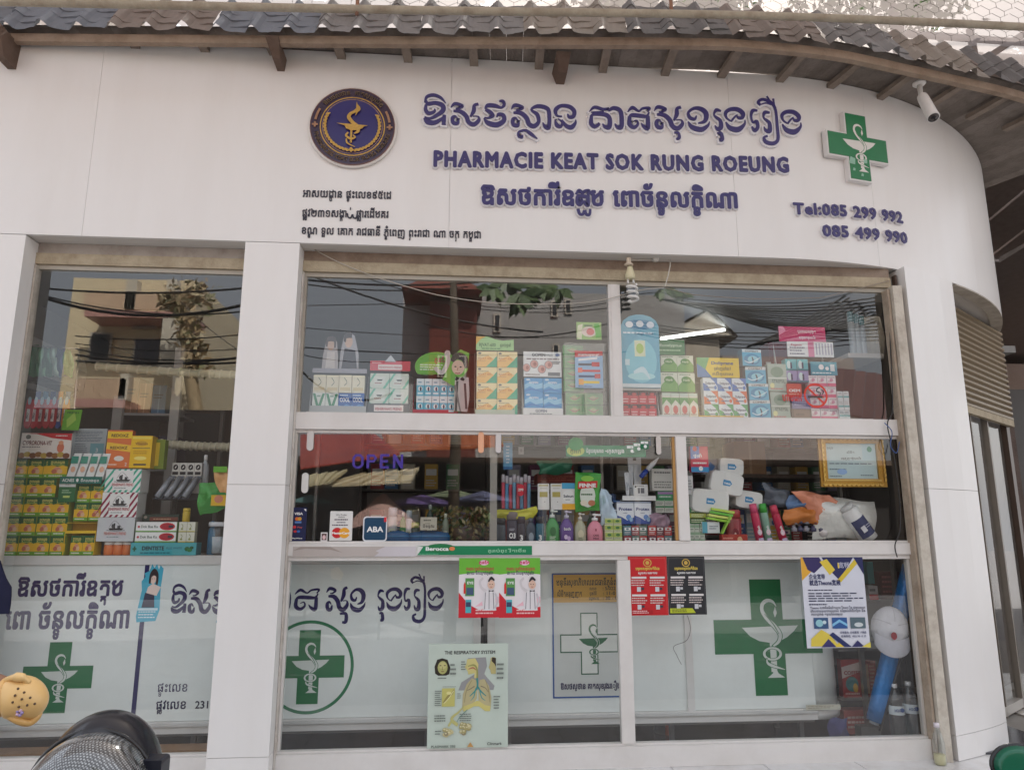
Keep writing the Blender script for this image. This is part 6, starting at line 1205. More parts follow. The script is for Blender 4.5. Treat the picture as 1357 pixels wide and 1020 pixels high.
# no smoking sticker and purple lettering on the glass
t = thing('no_smoking_sticker', 'round red no smoking sticker on the upper right pane', 'sticker', (P(1081, 524, GY-.002).x, GY-.002, P(1081, 524, GY).z-.09)); p = P(1081, 524, GY-.003); f = Fr(p); r = .088; mb = MB('gloss')
mb.ring(f, 0, 0, r, r, .014, (212, 62, 46), 36); mb.stroke(f, [(-.052, .052, .014), (.052, -.052, .014)], (212, 62, 46), sm=False); mb.rect(f, -.06, -.018, .05, -.002, (70, 56, 56)); mb.rect(f, .05, -.018, .062, -.002, (190, 90, 60)); mb.stroke(f, [(.03, .0, .007), (.035, .02, .009), (.01, .03, .008), (.015, .05, .008), (.035, .06, .006)], (60, 54, 60)); mb.stroke(f, [(.045, .005, .005), (.06, .03, .008), (.04, .045, .006)], (60, 54, 60)); mb.build('print', t)
vinyl('purple Khmer no smoking words left of the round sticker', [('ហាមជក់', 1037, 1063, 531, 13, (196, 60, 60), .04)], Y=GY-.002, name='glass_lettering')
# dark red box behind and side shelf with paper rolls
carton('mr', *X(1020, 1044, 480, .55), .55, Zt(1030, 482, .55), .17, .2, (110, 34, 50), [('l', .1, .6, .9, .9, 2, (150, 70, 80))], 'dark red carton behind the pink headed display')
t = thing('side_shelf', 'white side shelf at the right end of the upper window', 'shelf', (P(1146, 468, .5).x, .5, Zt(1146, 470, .5))); a = P(1124, 470, .45); b = P(1170, 462, .45); mb = MB('paint'); mb.box(a.x, b.x, .45, .85, a.z-.02, a.z+.015, (206, 200, 194)); mb.build('board', t)
zs = a.z+.017
for k in range(3): bottle(1133+k*7, 462, 412+k*3, 9, .5, (190, 200, 206), 'bag of white and teal rolls on the side shelf, %s from left' % ORD[k], capc=(120, 170, 180), flat=1, kind='tub', zb=zs, group='rolls on the side shelf', cat='roll')
mb = MB('fabric'); mb.tube([(P(1158, 462, .6).x, .62, zs), (P(1157, 430, .6).x, .62, zs+.16), (P(1155, 402, .6).x, .62, zs+.33)], [.075, .085, .06], (206, 196, 180), 'fabric', seg=14); one(mb, 'paper_roll', 'tall off white wrapped roll on the side shelf', 'roll')

# ================================================================ middle row
MZ = 1.3505; MY = .27
# stickers on the lower left of the sliding pane
SY = GY-.006
card(384, 672, 406, 717, SY, .001, (26, 32, 74), [('t', 'VISA', .5, .78, .1, WH, .04, .5), ('e', .42, .66, .12, .055, (226, 110, 50)), ('e', .58, .66, .12, .055, (220, 160, 60)), ('r', .3, .53, .7, .59, (90, 130, 190)), ('e', .3, .42, .1, .045, (206, 50, 60)), ('t', 'Pay', .62, .39, .07, (200, 90, 90), .02, .3), ('e', .35, .29, .1, .035, (200, 50, 60)), ('e', .55, .29, .1, .035, (60, 110, 190)), ('t', 'PayWave', .5, .07, .06, WH, .02, .6), ('p', [(.8, .95), (.95, .95), (.95, .88)], WH)], 'navy card payment sticker at the lower left corner of the pane', 'sticker', 'sticker', corner=.004)
card(425, 705, 434, 717, SY, .001, (222, 216, 214), [('r', .15, .15, .85, .85, (90, 60, 60)), ('e', .5, .45, .25, .25, (226, 190, 190))], 'tiny framed photo sticker between the payment stickers', 'sticker', 'sticker')
card(437, 677, 467, 716, SY, .001, (228, 226, 222), [('t', 'We Prefer', .5, .85, .07, (70, 70, 76), .01, .5), ('t', 'debit', .5, .78, .06, (70, 70, 76), .01, .3), ('l', .2, .66, .8, .76, 1, (110, 100, 110)), ('l', .3, .58, .7, .65, 1, (110, 100, 110)), ('l', .1, .48, .9, .57, 1, (110, 100, 110)), ('e', .34, .26, .24, .18, (206, 40, 44)), ('e', .66, .26, .24, .18, (240, 170, 50)), ('t', 'MasterCard', .5, .22, .1, WH, .05, .78)], 'white card payment sticker with red and orange circles', 'sticker', 'sticker', corner=.006)
card(481, 684, 513, 717, SY, .001, (222, 224, 228), [('p', [(.05+(.9)*u, .05+.9*v) for u, v in ((.1, 0), (.9, 0), (.97, .03), (1, .1), (1, .9), (.97, .97), (.9, 1), (.1, 1), (.03, .97), (0, .9), (0, .1), (.03, .03))], (22, 66, 96)), ('t', 'ABA', .5, .38, .3, WH, .035, .66), ('p', [(.86, .78), (.97, .78), (.97, .97), (.86, .97)], (214, 50, 60))], 'dark teal rounded square bank sticker lettered ABA', 'sticker', 'sticker', corner=.02)
t = thing('open_lettering', 'purple OPEN lettering stuck on the sliding pane', 'lettering', (P(502, 621, SY).x, SY, P(502, 621, SY).z))
LT = {'O': [[(.2, .0, .2), (.5, 0, .2), (.7, .2, .2), (.7, .8, .2), (.5, 1, .2), (.2, 1, .2), (.02, .8, .2), (.02, .2, .2), (.2, 0, .2)]], 'P': [[(.1, -.08, .22), (.1, 1.05, .22)], [(.1, .97, .22), (.55, .97, .22), (.7, .75, .22), (.55, .5, .2), (.1, .5, .2)]], 'E': [[(.1, -.08, .22), (.1, 1.08, .22)], [(.1, 1, .2), (.72, 1, .2)], [(.1, .5, .2), (.62, .5, .2)], [(.1, 0, .2), (.72, 0, .2)]], 'N': [[(.08, -.08, .2), (.08, 1.08, .2)], [(.08, 1, .24), (.65, .05, .24)], [(.68, -.08, .2), (.68, 1.08, .2)]]}
for k, ch in enumerate('OPEN'):
    a = P(468+k*17.6, 619, SY); sc = Zt(500, 603, SY)-Zt(500, 619, SY); mb = MB('gloss')
    for s_ in LT[ch]: mb.stroke(Fr((a.x, SY, a.z), su=sc*1.05, sv=sc), s_, (58, 46, 150), sm=False)
    mb.build('letter', t)
# green strip stuck on the rail
card(553, 723, 705, 735, GY-.036, .002, (24, 130, 84), [('p', [(0, .0), (.05, .9), (.0, 1)], (222, 222, 218)), ('e', .2, .75, .13, .5, (30, 120, 70)), ('t', 'Berocca', .17, .5, .55, WH, .04, .2), ('e', .30, .7, .025, .22, (226, 130, 80)), ('t', 'គ្រាប់ពុះ វីតាមីន', .78, .3, .45, (150, 210, 170), .02, .34), ('l', .02, .05, .2, .2, 1, (120, 190, 150))], 'green vitamin advertising strip stuck along the lower rail', 'sticker strip', 'rail_strip')
card(388, 724, 551, 737, GY-.036, .001, (186, 176, 170), [('p', [(.66, 0), (.7, .4), (.67, .55), (.75, 1), (1, 1), (1, 0)], (206, 200, 204)), ('p', [(0, .6), (.06, 1), (.3, 1), (.4, .4), (.3, .7), (.1, .8)], (160, 148, 140))], 'torn pale paper strip on the lower rail left of the green strip', 'paper strip', 'rail_strip')
# left part goods
for k, (px, w_) in enumerate(((526, 31), (568, 54))):
    t = thing('blue_tin', 'flat glossy blue lidded tub low behind the sliding pane, %s one' % ('left', 'right')[k], 'tub', (P(px, 717, .5).x, .5, MZ)); p = P(px, 717, .5); r = w_*.0027; mb = MB('gloss'); mb.lathe([(r, 0), (r*1.02, .06), (r*.95, .085), (r*.3, .10)], (p.x, .5+r*.3, MZ), (30, 90, 140), seg=24, sy=.5); mb.build('tub', t); mb = MB('gloss'); mb.lathe([(r*1.04, .055), (r*1.04, .068)], (p.x, .5+r*.3, MZ), (50, 120, 170), seg=24, sy=.5); mb.build('rim', t)
for i, (px, yt, w_, col, cc, kd, wd) in enumerate(((519, 672, 12, (206, 206, 206), (190, 200, 210), 'tub', 'pale grey'), (533, 678, 8, (60, 140, 70), (230, 230, 226), 'cap', 'green and white'), (541, 676, 8, (214, 216, 220), (180, 190, 200), 'tub', 'white'), (549, 692, 12, (50, 70, 60), (190, 200, 110), 'tub', 'dark green jar-like'), (569, 668, 10, (40, 60, 50), (160, 170, 160), 'cap', 'dark tall'), (590, 680, 9, (140, 150, 130), (220, 220, 200), 'cap', 'olive'))):
    bottle(px, 717, yt, w_, .62, col, '%s bottle standing behind the blue tubs in the sliding pane' % wd, capc=cc, kind=kd, flat=1, zb=MZ+.0, lab=[('r', .1, .2, .9, .8, (206, 210, 190)), ('l', .2, .3, .8, .7, 3, (60, 90, 70))])
card(557, 685, 579, 702, .45, .002, (206, 200, 182), [('l', .2, .65, .8, .85, 1, (90, 84, 80)), ('t', 'បិទទ្វារ', .5, .2, .3, (60, 54, 60), .02, .7), ('l', .3, .45, .7, .55, 1, (110, 100, 96))], 'small cream price card standing on the right blue tub', 'card', 'price_card')
t = thing('potted_herbs', 'dried plants and yellowing leaves behind the middle of the sliding pane', 'plant', (P(615, 717, .75).x, .75, MZ)); mb = MB('leaf')
for i in range(520):
    a = P(random.uniform(572, 652), random.uniform(672, 716), random.uniform(.6, .95)); u = Vector((random.uniform(-1, 1), random.uniform(-1, 1), random.uniform(-1, 1))).normalized()*.026; v = u.cross(Vector((0, 1, .3))).normalized()*.011; mb.face([a-u, a+v, a+u, a-v], random.choice([(120, 110, 60), (90, 110, 60), (150, 130, 80), (60, 80, 50), (170, 160, 120), (110, 80, 60)]), 'leaf')
mb.build('leaves', t); mb = MB('plastic'); p = P(615, 717, .78); mb.lathe([(.10, 0), (.14, .12)], (p.x, .8, MZ), (90, 70, 60), seg=14); mb.build('pot', t)
# bottles along the front
L3 = [('t', 'O3', .5, .3, .5, WH, .04, .8), ('l', .1, .8, .9, 1, 2, (190, 190, 200))]
for i, (px, yt, w_, col, cc, kd, lb, wd) in enumerate(((664, 686, 13, (46, 60, 70), (30, 36, 44), 'tub', None, 'short dark teal shampoo'), (679, 678, 15, (44, 40, 60), (120, 110, 110), 'tub', L3, 'dark purple shampoo lettered O3'), (691, 684, 11, (40, 36, 52), (60, 50, 60), 'tub', [('t', '3', .5, .2, .6, WH, .04)], 'narrow dark shampoo'), (704, 686, 13, (60, 70, 84), (90, 96, 110), 'cap', [('e', .5, .5, .35, .4, (150, 160, 170))], 'grey blue mouthwash'), (716, 684, 11, (30, 90, 110), (40, 40, 50), 'tub', [('t', '3', .5, .2, .6, WH, .04)], 'dark bottle with teal'))):
    bottle(px, 717, yt, w_, MY, col, '%s bottle in the front row behind the sliding pane' % wd, capc=cc, kind=kd, lab=lb, zb=MZ)
bottle(733, 717, 675, 18, MY, (70, 150, 80), 'green pump bottle in the front row of the sliding pane', kind='pump', capc=(214, 222, 214), lab=[('e', .5, .7, .3, .3, (50, 110, 60)), ('l', .15, .1, .85, .4, 3, (220, 230, 210))], zb=MZ)
bottle(752, 717, 676, 18, MY, (96, 64, 140), 'purple pump bottle between the green and clear ones', kind='pump', capc=(200, 196, 214), lab=[('t', 'bath', .5, .8, .28, WH, .02, .7), ('e', .35, .35, .18, .16, (220, 200, 230)), ('e', .65, .25, .18, .16, (200, 170, 216)), ('l', .2, .0, .8, .1, 1, (220, 210, 230))], zb=MZ)
bottle(770, 717, 679, 15, MY, (176, 176, 150), 'translucent beige pump bottle left of the pink one', kind='pump', capc=(220, 214, 200), lab=[('e', .5, .6, .35, .3, (206, 200, 170)), ('l', .2, .1, .8, .4, 2, (110, 120, 90))], zb=MZ)
bottle(790, 717, 680, 21, MY, (226, 140, 160), 'pink pump lotion bottle in the front row', kind='pump', capc=(240, 236, 236), lab=[('s', [(.45, 1, .05), (.5, .85, .08), (.55, 1, .04)], (150, 40, 70)), ('t', 'CARE', .5, .45, .2, (120, 60, 80), .03, .5), ('t', 'MILK', .5, .22, .2, (120, 60, 80), .03, .5), ('l', .3, .0, .7, .14, 1, (160, 90, 110))], zb=MZ)
sg = [('r', 0, .2, 1, .8, (170, 190, 90)), ('e', .5, .5, .25, .2, (60, 120, 60)), ('l', .1, .05, .9, .15, 1, (90, 120, 80))]
stack('sg', 802, 825, 717, 694, MY, 2, 3, .06, (206, 210, 170), sg, 'small pale green soap box', 'right of the pink lotion', 'pale green soap boxes', zb=MZ)
stack('sg', 802, 824, 693, 686, MY+.03, 2, 1, .06, (206, 210, 170), sg, 'small pale green soap box', 'on top of the soap stack', 'pale green soap boxes', zb=Zt(810, 694, MY))
for i in range(12):
    px = 827+(i % 6)*11; r = i//6; x0, x1 = X(px, px+10, 717, MY); cc = ((150, 60, 70), (90, 130, 140), (190, 50, 56), (110, 40, 60), (180, 60, 60), (90, 120, 110))[(i*5+r) % 6]
    carton('mx%d' % ((i*5+r) % 6), x0, x1, MY+.01*(i % 3), MZ+r*.068, .066, .05, cc, [('r', .1, .5, .9, .8, WH), ('l', .1, .1, .9, .4, 2, (226, 214, 210)), ('e', .5, .65, .2, .1, cc)], 'small mixed medicine box, %s from left in the %s mixed row' % (ORD[i % 6], ('lower', 'upper')[r]), 'mixed small boxes', rz=random.uniform(-.12, .12))
bl = [('p', [(0, 0), (1, 0), (1, .3), (.6, .16), (.3, .3), (0, .38)], (50, 80, 160)), ('t', 'Protex', .5, .6, .2, (40, 60, 120), .03, .8), ('l', .35, .46, .65, .52, 1, (130, 140, 160)), ('e', .68, .3, .15, .12, (110, 150, 210)), ('e', .82, .2, .1, .1, (150, 190, 220)), ('r', 0, .93, 1, 1, (150, 160, 180))]
mb = MB('clear'); mb.box(*X(818, 866, 694, MY+.05), MY+.06, MY+.2, Zt(840, 695, MY+.05)-.012, Zt(840, 695, MY+.05)-.004, (255, 255, 255)); one(mb, 'acrylic_step', 'clear acrylic step under the two white soap cartons', 'stand')
stack('prot', 818, 864, 693, 664, MY+.05, 2, 1, .07, (230, 234, 240), bl, 'white and blue soap carton', 'lettered Protex', 'white and blue soap cartons', zb=Zt(840, 694, MY+.05), side=(190, 196, 206))
t = thing('display_tray', 'white open tray of cream tubes above the soap cartons', 'tray', (P(845, 664, MY+.08).x, MY+.08, Zt(845, 663, MY+.08))); x0, x1 = X(824, 868, 663, MY+.08); z = Zt(845, 663, MY+.08)
mb = MB('paper'); mb.box(x0, x1, MY+.06, MY+.20, z, z+.004, (214, 214, 212)); mb.box(x0, x1, MY+.057, MY+.060, z, z+.032, (232, 232, 230)); mb.build('tray', t)
for k, (px, ty) in enumerate(((831, 626), (837, 607), (844, 610), (850, 606))):
    xx = P(px, 660, MY+.1).x; zt2 = Zt(px, ty, MY+.1+.015*k); Yk = MY+.09+.02*k; mb = MB('plastic'); mb.hexa([(xx-.008, Yk-.01, z+.035), (xx+.012, Yk-.01, z+.035), (xx+.012, Yk+.01, z+.035), (xx-.008, Yk+.01, z+.035), (xx-.018, Yk-.001, zt2), (xx+.02, Yk-.001, zt2), (xx+.02, Yk+.001, zt2), (xx-.018, Yk+.001, zt2)], (206, 210, 214)); A(mb, Fr((xx-.014, Yk-.011, z+.06), su=.028, sv=max(zt2-z-.12, .02), v=(0, .1, 1)), [('l', .1, .1, .9, .9, 8, (120, 130, 140))]); mb.build('tube', t)
t = thing('cream_tube', 'white cream tube with a blue cap tilted across the tray', 'tube', (P(850, 636, MY+.05).x, MY+.05, Zt(850, 636, MY+.05))); a = P(849, 632, MY+.05); b = P(858, 622, MY+.05); c = P(873, 606, MY+.05)
mb = MB('plastic'); mb.tube([b, b.lerp(c, .5), c], [.018, .017, .003], (222, 224, 228), seg=10); mb.build('tube_body', t); mb = MB('plastic'); mb.tube([a, b-(b-a)*.1], .017, (40, 70, 160), seg=10); mb.build('cap', t)
carton('sc', *X(839, 858, 655, MY+.07), MY+.055, z+.034, .075, .02, (222, 222, 220), [('r', .3, .2, .75, .7, (110, 110, 116)), ('r', .45, .2, .5, .7, (222, 222, 220)), ('l', .1, .8, .9, .95, 1, (120, 120, 120)), ('e', .15, .8, .06, .08, BK)], 'small white box with a bar code pattern in the tray')
carton('lc', *X(864, 896, 648, MY+.1), MY+.1, Zt(880, 650, MY+.1), .155, .05, (214, 212, 204), [('l', .1, .75, .8, .9, 1, (110, 110, 110)), ('l', .08, .1, .95, .45, 3, (140, 140, 134))], 'large off white carton at the right of the tray', rz=R(6))
stack('gw', 869, 893, 679, 661, MY+.1, 2, 2, .05, (214, 216, 206), [('r', 0, .75, 1, 1, (90, 160, 110)), ('l', .1, .2, .9, .6, 2, (130, 130, 120))], 'small white and green box', 'below the big carton', 'white and green boxes', zb=Zt(880, 679, MY+.1))
carton('gl', *X(872, 893, 660, MY+.1), MY+.1, Zt(880, 661, MY+.1), .055, .05, (80, 160, 110), [('r', 0, .6, 1, .9, (170, 130, 180)), ('l', .1, .1, .9, .5, 1, (220, 230, 220))], 'green and lilac box under the large off white carton')
mb = MB('foil'); crumple(mb, ((862, 681), (884, 680), (888, 700), (860, 700)), MY+.03, (160, 130, 150), seed=5); one(mb, 'sachet_bunch', 'crumpled bunch of pinkish sachets above the mixed boxes', 'sachets')
# second row
for i, (p0, p1) in enumerate(((713, 728), (730, 745))): x0, x1 = X(p0, p1, 675, MY+.06); carton('wt2', x0, x1, MY+.06, Zt(730, 675, MY+.06), .178, .05, (228, 226, 222), [('r', .15, .48, .85, .68, (180, 166, 90)), ('r', .1, .9, .9, .95, (190, 180, 120)), ('r', .2, .8, .8, .84, (200, 200, 190)), ('e', .6, .3, .03, .02, (120, 110, 100))], 'tall white box with a gold patch, %s of the pair' % ('left', 'right')[i], 'tall white gold boxes', rz=R(-4))
carton('sel', *X(745, 762, 675, MY+.06), MY+.055, Zt(750, 675, MY+.06), .182, .05, (232, 230, 226), [('r', 0, .78, 1, 1, (80, 170, 210)), ('r', 0, 0, 1, .22, (240, 180, 50)), ('e', .5, .5, .46, .24, (240, 240, 236)), ('t', 'Selsun', .5, .46, .14, (50, 60, 70), .03, .8), ('l', .25, .34, .75, .4, 1, (120, 120, 120))], 'white box with a blue top and yellow foot between the pair and the pouch')
t = thing('refill_pouch', 'green and white detergent pouch lettered in a red band', 'pouch', (P(779, 678, MY+.05).x, MY+.05, Zt(779, 678, MY+.05)))
mb = MB('foil'); crumple(mb, ((762, 625), (796, 627), (794, 676), (762, 678)), MY+.05, (70, 160, 60), amp=.006, thick=.025, seed=3, n=12); mb.build('pouch', t)
x0, x1 = X(762, 796, 650, MY); z0, z1 = Zt(779, 676, MY), Zt(779, 627, MY); mb = MB('gloss'); A(mb, Fr((x0, MY+.012, z0), su=x1-x0, sv=z1-z0), [('e', .5, .4, .3, .32, (220, 226, 214)), ('p', [(.12, .58), (.88, .62), (.9, .8), (.14, .78)], (206, 50, 46)), ('t', 'FINNE', .5, .63, .14, WH, .05, .66), ('e', .5, .86, .25, .08, (140, 200, 80)), ('e', .35, .2, .14, .08, (230, 220, 200)), ('e', .65, .2, .14, .08, (190, 120, 90)), ('l', .25, .38, .75, .48, 1, (90, 120, 90))]); mb.build('pouch_print', t)
mb = MB('clear'); crumple(mb, ((796, 645), (810, 655), (818, 690), (794, 696)), MY+.06, (200, 220, 236), seed=8); one(mb, 'plastic_bag', 'blue tinted clear bag of capsules between the pouch and soap cartons', 'bag')
for k in range(7): a = P(798+random.uniform(0, 14), 664+k*4, MY+.07); mb = MB('plastic'); mb.tube([a, a+Vector((.05, .0, random.uniform(-.01, .02)))], .008, (200, 210, 224) if k % 2 else (50, 90, 140), seg=6); one(mb, 'capsule_strip', 'small capsule strip inside the clear bag, %s from the top' % ORD[k], 'capsules', 'capsules in the clear bag')
# toothbrush cup shelf
t = thing('glass_shelf', 'greenish glass shelf behind the sliding pane', 'shelf', (P(700, 674, .5).x, .5, Zt(700, 674, .5))); a, b = X(660, 715, 674, .45); z = Zt(700, 674, .45); mb = MB('clear'); mb.box(a-.1, b+.1, .42, .7, z-.012, z, (255, 255, 255)); mb.build('board', t)
for k in range(8): bottle(667+k*4.9, 670, 628+(k % 3)*2, 4.6, .45, ((200, 70, 90), (90, 150, 190), (190, 60, 80), (120, 170, 200))[k % 4], 'slim cosmetic tube, %s from left on the glass shelf' % ORD[k], kind='tub', flat=1, capc=(206, 200, 206), zb=z+.001, group='slim tubes on the glass shelf', cat='tube')
mb = MB('gloss'); p = P(690, 650, .40); mb.ell(Fr(p), 0, .02, .026, .026, (214, 50, 70), th=.003); mb.ell(Fr(p), 0, -.015, .022, .022, (214, 50, 70), th=.003); mb.text(Fr(p+Vector((0, -.004, 0))), '299', 0, -.002, .025, WH, bold=.04); one(mb, 'price_tag', 'red round price tag in front of the slim tubes', 'tag')
mb = MB('foil'); crumple(mb, ((655, 677), (712, 672), (708, 688), (660, 690)), MY+.03, (190, 186, 60), seed=12, n=8, thick=.015); one(mb, 'yellow_bag', 'crumpled yellow and green bag lying over the dark bottles', 'bag')
mb = MB('foil'); crumple(mb, ((712, 612), (756, 604), (758, 626), (716, 630)), .48, (60, 130, 100), seed=15, thick=.05); one(mb, 'green_bag', 'crumpled teal green plastic bag lying on the inner shelf', 'bag')
card(667, 586, 679, 622, .40, .004, (110, 170, 206), [('l', .3, .2, .7, .9, 6, (220, 236, 244)), ('r', 0, 0, 1, .1, (60, 110, 160))], 'pale blue tube pack hanging on the back panel', 'tube', 'tube_pack')
card(687, 592, 694, 602, .55, .01, (206, 200, 196), [('r', .3, .3, .7, .7, (170, 160, 156))], 'small pale wall socket on the back panel', 'socket', 'wall_socket')
carton('rdb', *X(712, 765, 637, .6), .6, Zt(740, 640, .6), .07, .2, (130, 50, 40), [('l', .05, .2, .95, .8, 3, (180, 90, 70))], 'flat dark red carton behind the white and gold boxes')
t = thing('header_board', 'green glue advertising board fixed high inside the sliding pane', 'board', (P(803, 606, GY+.03).x, GY+.03, P(803, 606, GY+.03).z)); x0, x1 = X(750, 856, 600, GY+.03); z0, z1 = Zt(800, 605, GY+.03), Zt(800, 590, GY+.03)
mb = MB('paper'); mb.box(x0, x1, GY+.03, GY+.034, z0, z1, (24, 130, 84)); A(mb, Fr((x0, GY+.03, z0), su=x1-x0, sv=z1-z0), [('e', .12, .5, .11, .46, (190, 200, 100)), ('t', 'ក្អក', .12, .3, .5, (60, 90, 50), .02, .14), ('t', 'ជំនួយសុខភាព', .36, .35, .48, WH, .02, .22), ('r', .49, .45, .51, .55, WH), ('t', 'រក្សាទ្រូង', .62, .35, .48, WH, .02, .22)]); mb.build('strip', t)
p = P(763, 588, GY+.025); mb = MB('paper'); mb.ell(Fr(p), 0, 0, .052, .045, (40, 140, 70), th=.003, n=24); mb.ell(Fr(p), 0, 0, .044, .037, (120, 190, 90), n=24); mb.ell(Fr(p), 0, .004, .034, .026, (40, 130, 60), n=20); mb.build('round_logo', t)
for k in range(3):
    p0, p1 = X(830+k*9, 843+k*8, 600-k*3, GY+.022); mb = MB('paper'); zz = Zt(840, 601-k*3, GY+.02); mb.box(p0, p1, GY+.016-.004*k, GY+.02-.004*k, zz, zz+.06, (30, 120, 80)); A(mb, Fr((p0, GY+.016-.004*k, zz), su=p1-p0, sv=.06), [('r', .05, .6, .95, .9, WH), ('e', .6, .3, .2, .2, WH), ('t', 'ក', .5, .62, .3, (30, 90, 60))]); mb.build('printed_pack', t)
# ---- right middle pane
RY = MY+.01
card(913, 592, 936, 626, RY+.02, .04, (206, 60, 90), [('r', 0, 0, 1, .2, (70, 150, 200)), ('e', .55, .14, .12, .09, WH), ('p', [(0, .5), (.5, .55), (.5, 1), (0, 1)], (70, 110, 190)), ('e', .25, .9, .12, .1, RD), ('t', 'ថ្នាំ', .4, .58, .16, WH, .02, .5), ('l', .1, .28, .9, .42, 1, WH)], 'pink and blue upright carton next to the pane post', 'carton', 'carton')
carton('wl', *X(912, 919, 655, RY), RY, Zt(915, 655, RY), .13, .03, (206, 206, 206), [('l', .1, .2, .8, .8, 4, (150, 150, 150))], 'narrow white box beside the pane post')
def pack(px0, px1, pyb, pyt, Y, rot, label, g='wet tissue packs'):
    x0, x1 = X(px0, px1, (pyb+pyt)/2, Y); z0, z1 = Zt(px0, pyb, Y), Zt(px0, pyt, Y); w_, h = x1-x0, z1-z0; n = 8; V = []; F = []
    for yy, s_ in ((0, 1.0), (-.018, .94)):
        for k in range(20): a = 2*math.pi*k/20; ca_, sa_ = math.cos(a), math.sin(a); V.append((w_/2*s_*math.copysign(abs(ca_)**.35, ca_), yy, h/2*s_*math.copysign(abs(sa_)**.35, sa_)))
    for k in range(20): V.append((V[k][0], .10, V[k][2]))
    for k in range(20): j = (k+1) % 20; F += [(20+k, 20+j, j, k), (k, j, 40+j, 40+k)]
    F += [tuple(range(39, 19, -1)), tuple(range(40, 60))]
    mb = MB('plastic'); mb.grid(V, F, (226, 226, 222), 'plastic', False); f = Fr((0, -.0185, 0)); mb.rect(f, -.03, -.02, .02, .02, (60, 140, 190)); mb.poly(f, [(.02, -.02), (.035, 0), (.02, .02)], (60, 140, 190)); mb.text(f, 'tissue', 0, -.008, .02, WH, bold=.03)
    o = mb.build('tissue_pack', None, origin=(0, 0, 0)); o.location = ((x0+x1)/2, Y, (z0+z1)/2); o.rotation_euler = (0, R(rot), 0); props(o, label, 'tissue pack', g)
pack(915, 966, 680, 648, RY, 6, 'plump white tissue pack, lowest of the tumbled pile'); pack(940, 985, 655, 625, RY+.03, 12, 'plump white tissue pack, middle of the tumbled pile'); pack(952, 985, 630, 607, RY+.08, 4, 'plump white tissue pack, topmost of the tumbled pile')
pack(973, 1010, 674, 650, RY+.09, 8, 'flat white tissue pack right of the tumbled pile')
carton('gry', *X(932, 952, 625, RY+.1), RY+.1, Zt(940, 628, RY+.1), .11, .05, (150, 150, 154), [('p', [(.4, .2), (.6, .2), (.8, .5), (.5, .8), (.3, .5)], (70, 110, 160))], 'grey carton with a blue mark left of the tissue packs')
carton('brc', *X(975, 1016, 627, .7), .7, Zt(995, 628, .7), .25, .25, (140, 108, 78), [('r', .46, 0, .54, 1, (160, 130, 100)), ('l', .1, .15, .4, .3, 2, (110, 84, 60))], 'brown cardboard carton on the inner shelf of the right pane')
t = thing('inner_shelf', 'dark inner shelf under the brown carton', 'shelf', (P(1020, 632, .8).x, .8, Zt(1020, 630, .7))); a, b = X(930, 1120, 630, .68); z = Zt(1020, 628, .7); mb = MB('wood'); mb.box(a, b, .68, 1.2, z-.03, z-.001, (84, 72, 64)); mb.build('board', t)
stack('gbx', 914, 935, 714, 694, RY-.01, 3, 3, .05, (206, 214, 200), [('r', 0, .5, 1, .9, (150, 180, 150)), ('l', .1, .1, .9, .4, 1, (110, 120, 110))], 'tiny white green box', 'by the pane post', 'tiny white green boxes', zb=MZ)
for k, (y, c) in enumerate(((689, (60, 110, 60)), (682, (170, 180, 60)), (675, (50, 120, 70)))): x0, x1 = X(914, 936, y, RY); carton('lg%d' % k, x0, x1, RY, Zt(920, y+5, RY), .042, .05, c, [('l', .1, .2, .9, .8, 2, (220, 226, 190))], '%s balm box lying on the tiny box stack' % ('green', 'yellow green', 'dark green')[k])
for k in range(4): mb = MB('paper'); a = P(936+k*2, 686-k*4, RY-.02); b = P(966+k*2, 691-k*4, RY-.02); mb.bar(a, b, .04, .016, ((150, 200, 60), (220, 230, 120), (110, 190, 70), (190, 220, 90))[k]); one(mb, 'lime_packet', 'lime green slim packet in the fan beside the tissue packs, %s up' % ORD[k], 'packet', 'lime green packets')
mb = MB('paper'); a = P(967, 684, RY-.03); b = P(956, 707, RY-.03); mb.bar(a, b, .045, .01, (150, 200, 70)); one(mb, 'lime_card', 'lime green card slanting down beside the tissue packs', 'card')
carton('tb', *X(931, 954, 706, RY-.02), RY-.02, Zt(940, 706, RY-.02), .075, .05, (222, 226, 226), [('r', 0, 0, .3, 1, (90, 170, 190)), ('l', .4, .3, .9, .7, 2, (120, 130, 140))], 'white box with a teal end below the lime packets')
carton('tb2', *X(935, 952, 714, RY-.02), RY-.015, MZ, .035, .05, (170, 120, 130), [('l', .1, .2, .9, .8, 1, (220, 200, 210))], 'flat dull pink box under the teal ended box')
bottle(975, 714, 675, 22, RY+.02, (150, 44, 50), 'dark red squat bottle right of the lime packets', kind='tub', capc=(170, 60, 60), flat=.6, zb=MZ, lab=[('e', .5, .5, .3, .4, (120, 30, 40)), ('t', 'A', .5, .25, .5, (220, 200, 190), .04)])
carton('rdx', *X(956, 990, 714, RY-.01), RY-.02, MZ, .075, .05, (176, 60, 46), [('e', .7, .5, .1, .3, (220, 180, 140)), ('l', .05, .2, .5, .8, 2, (220, 150, 130))], 'long orange red box in front of the dark red bottle')
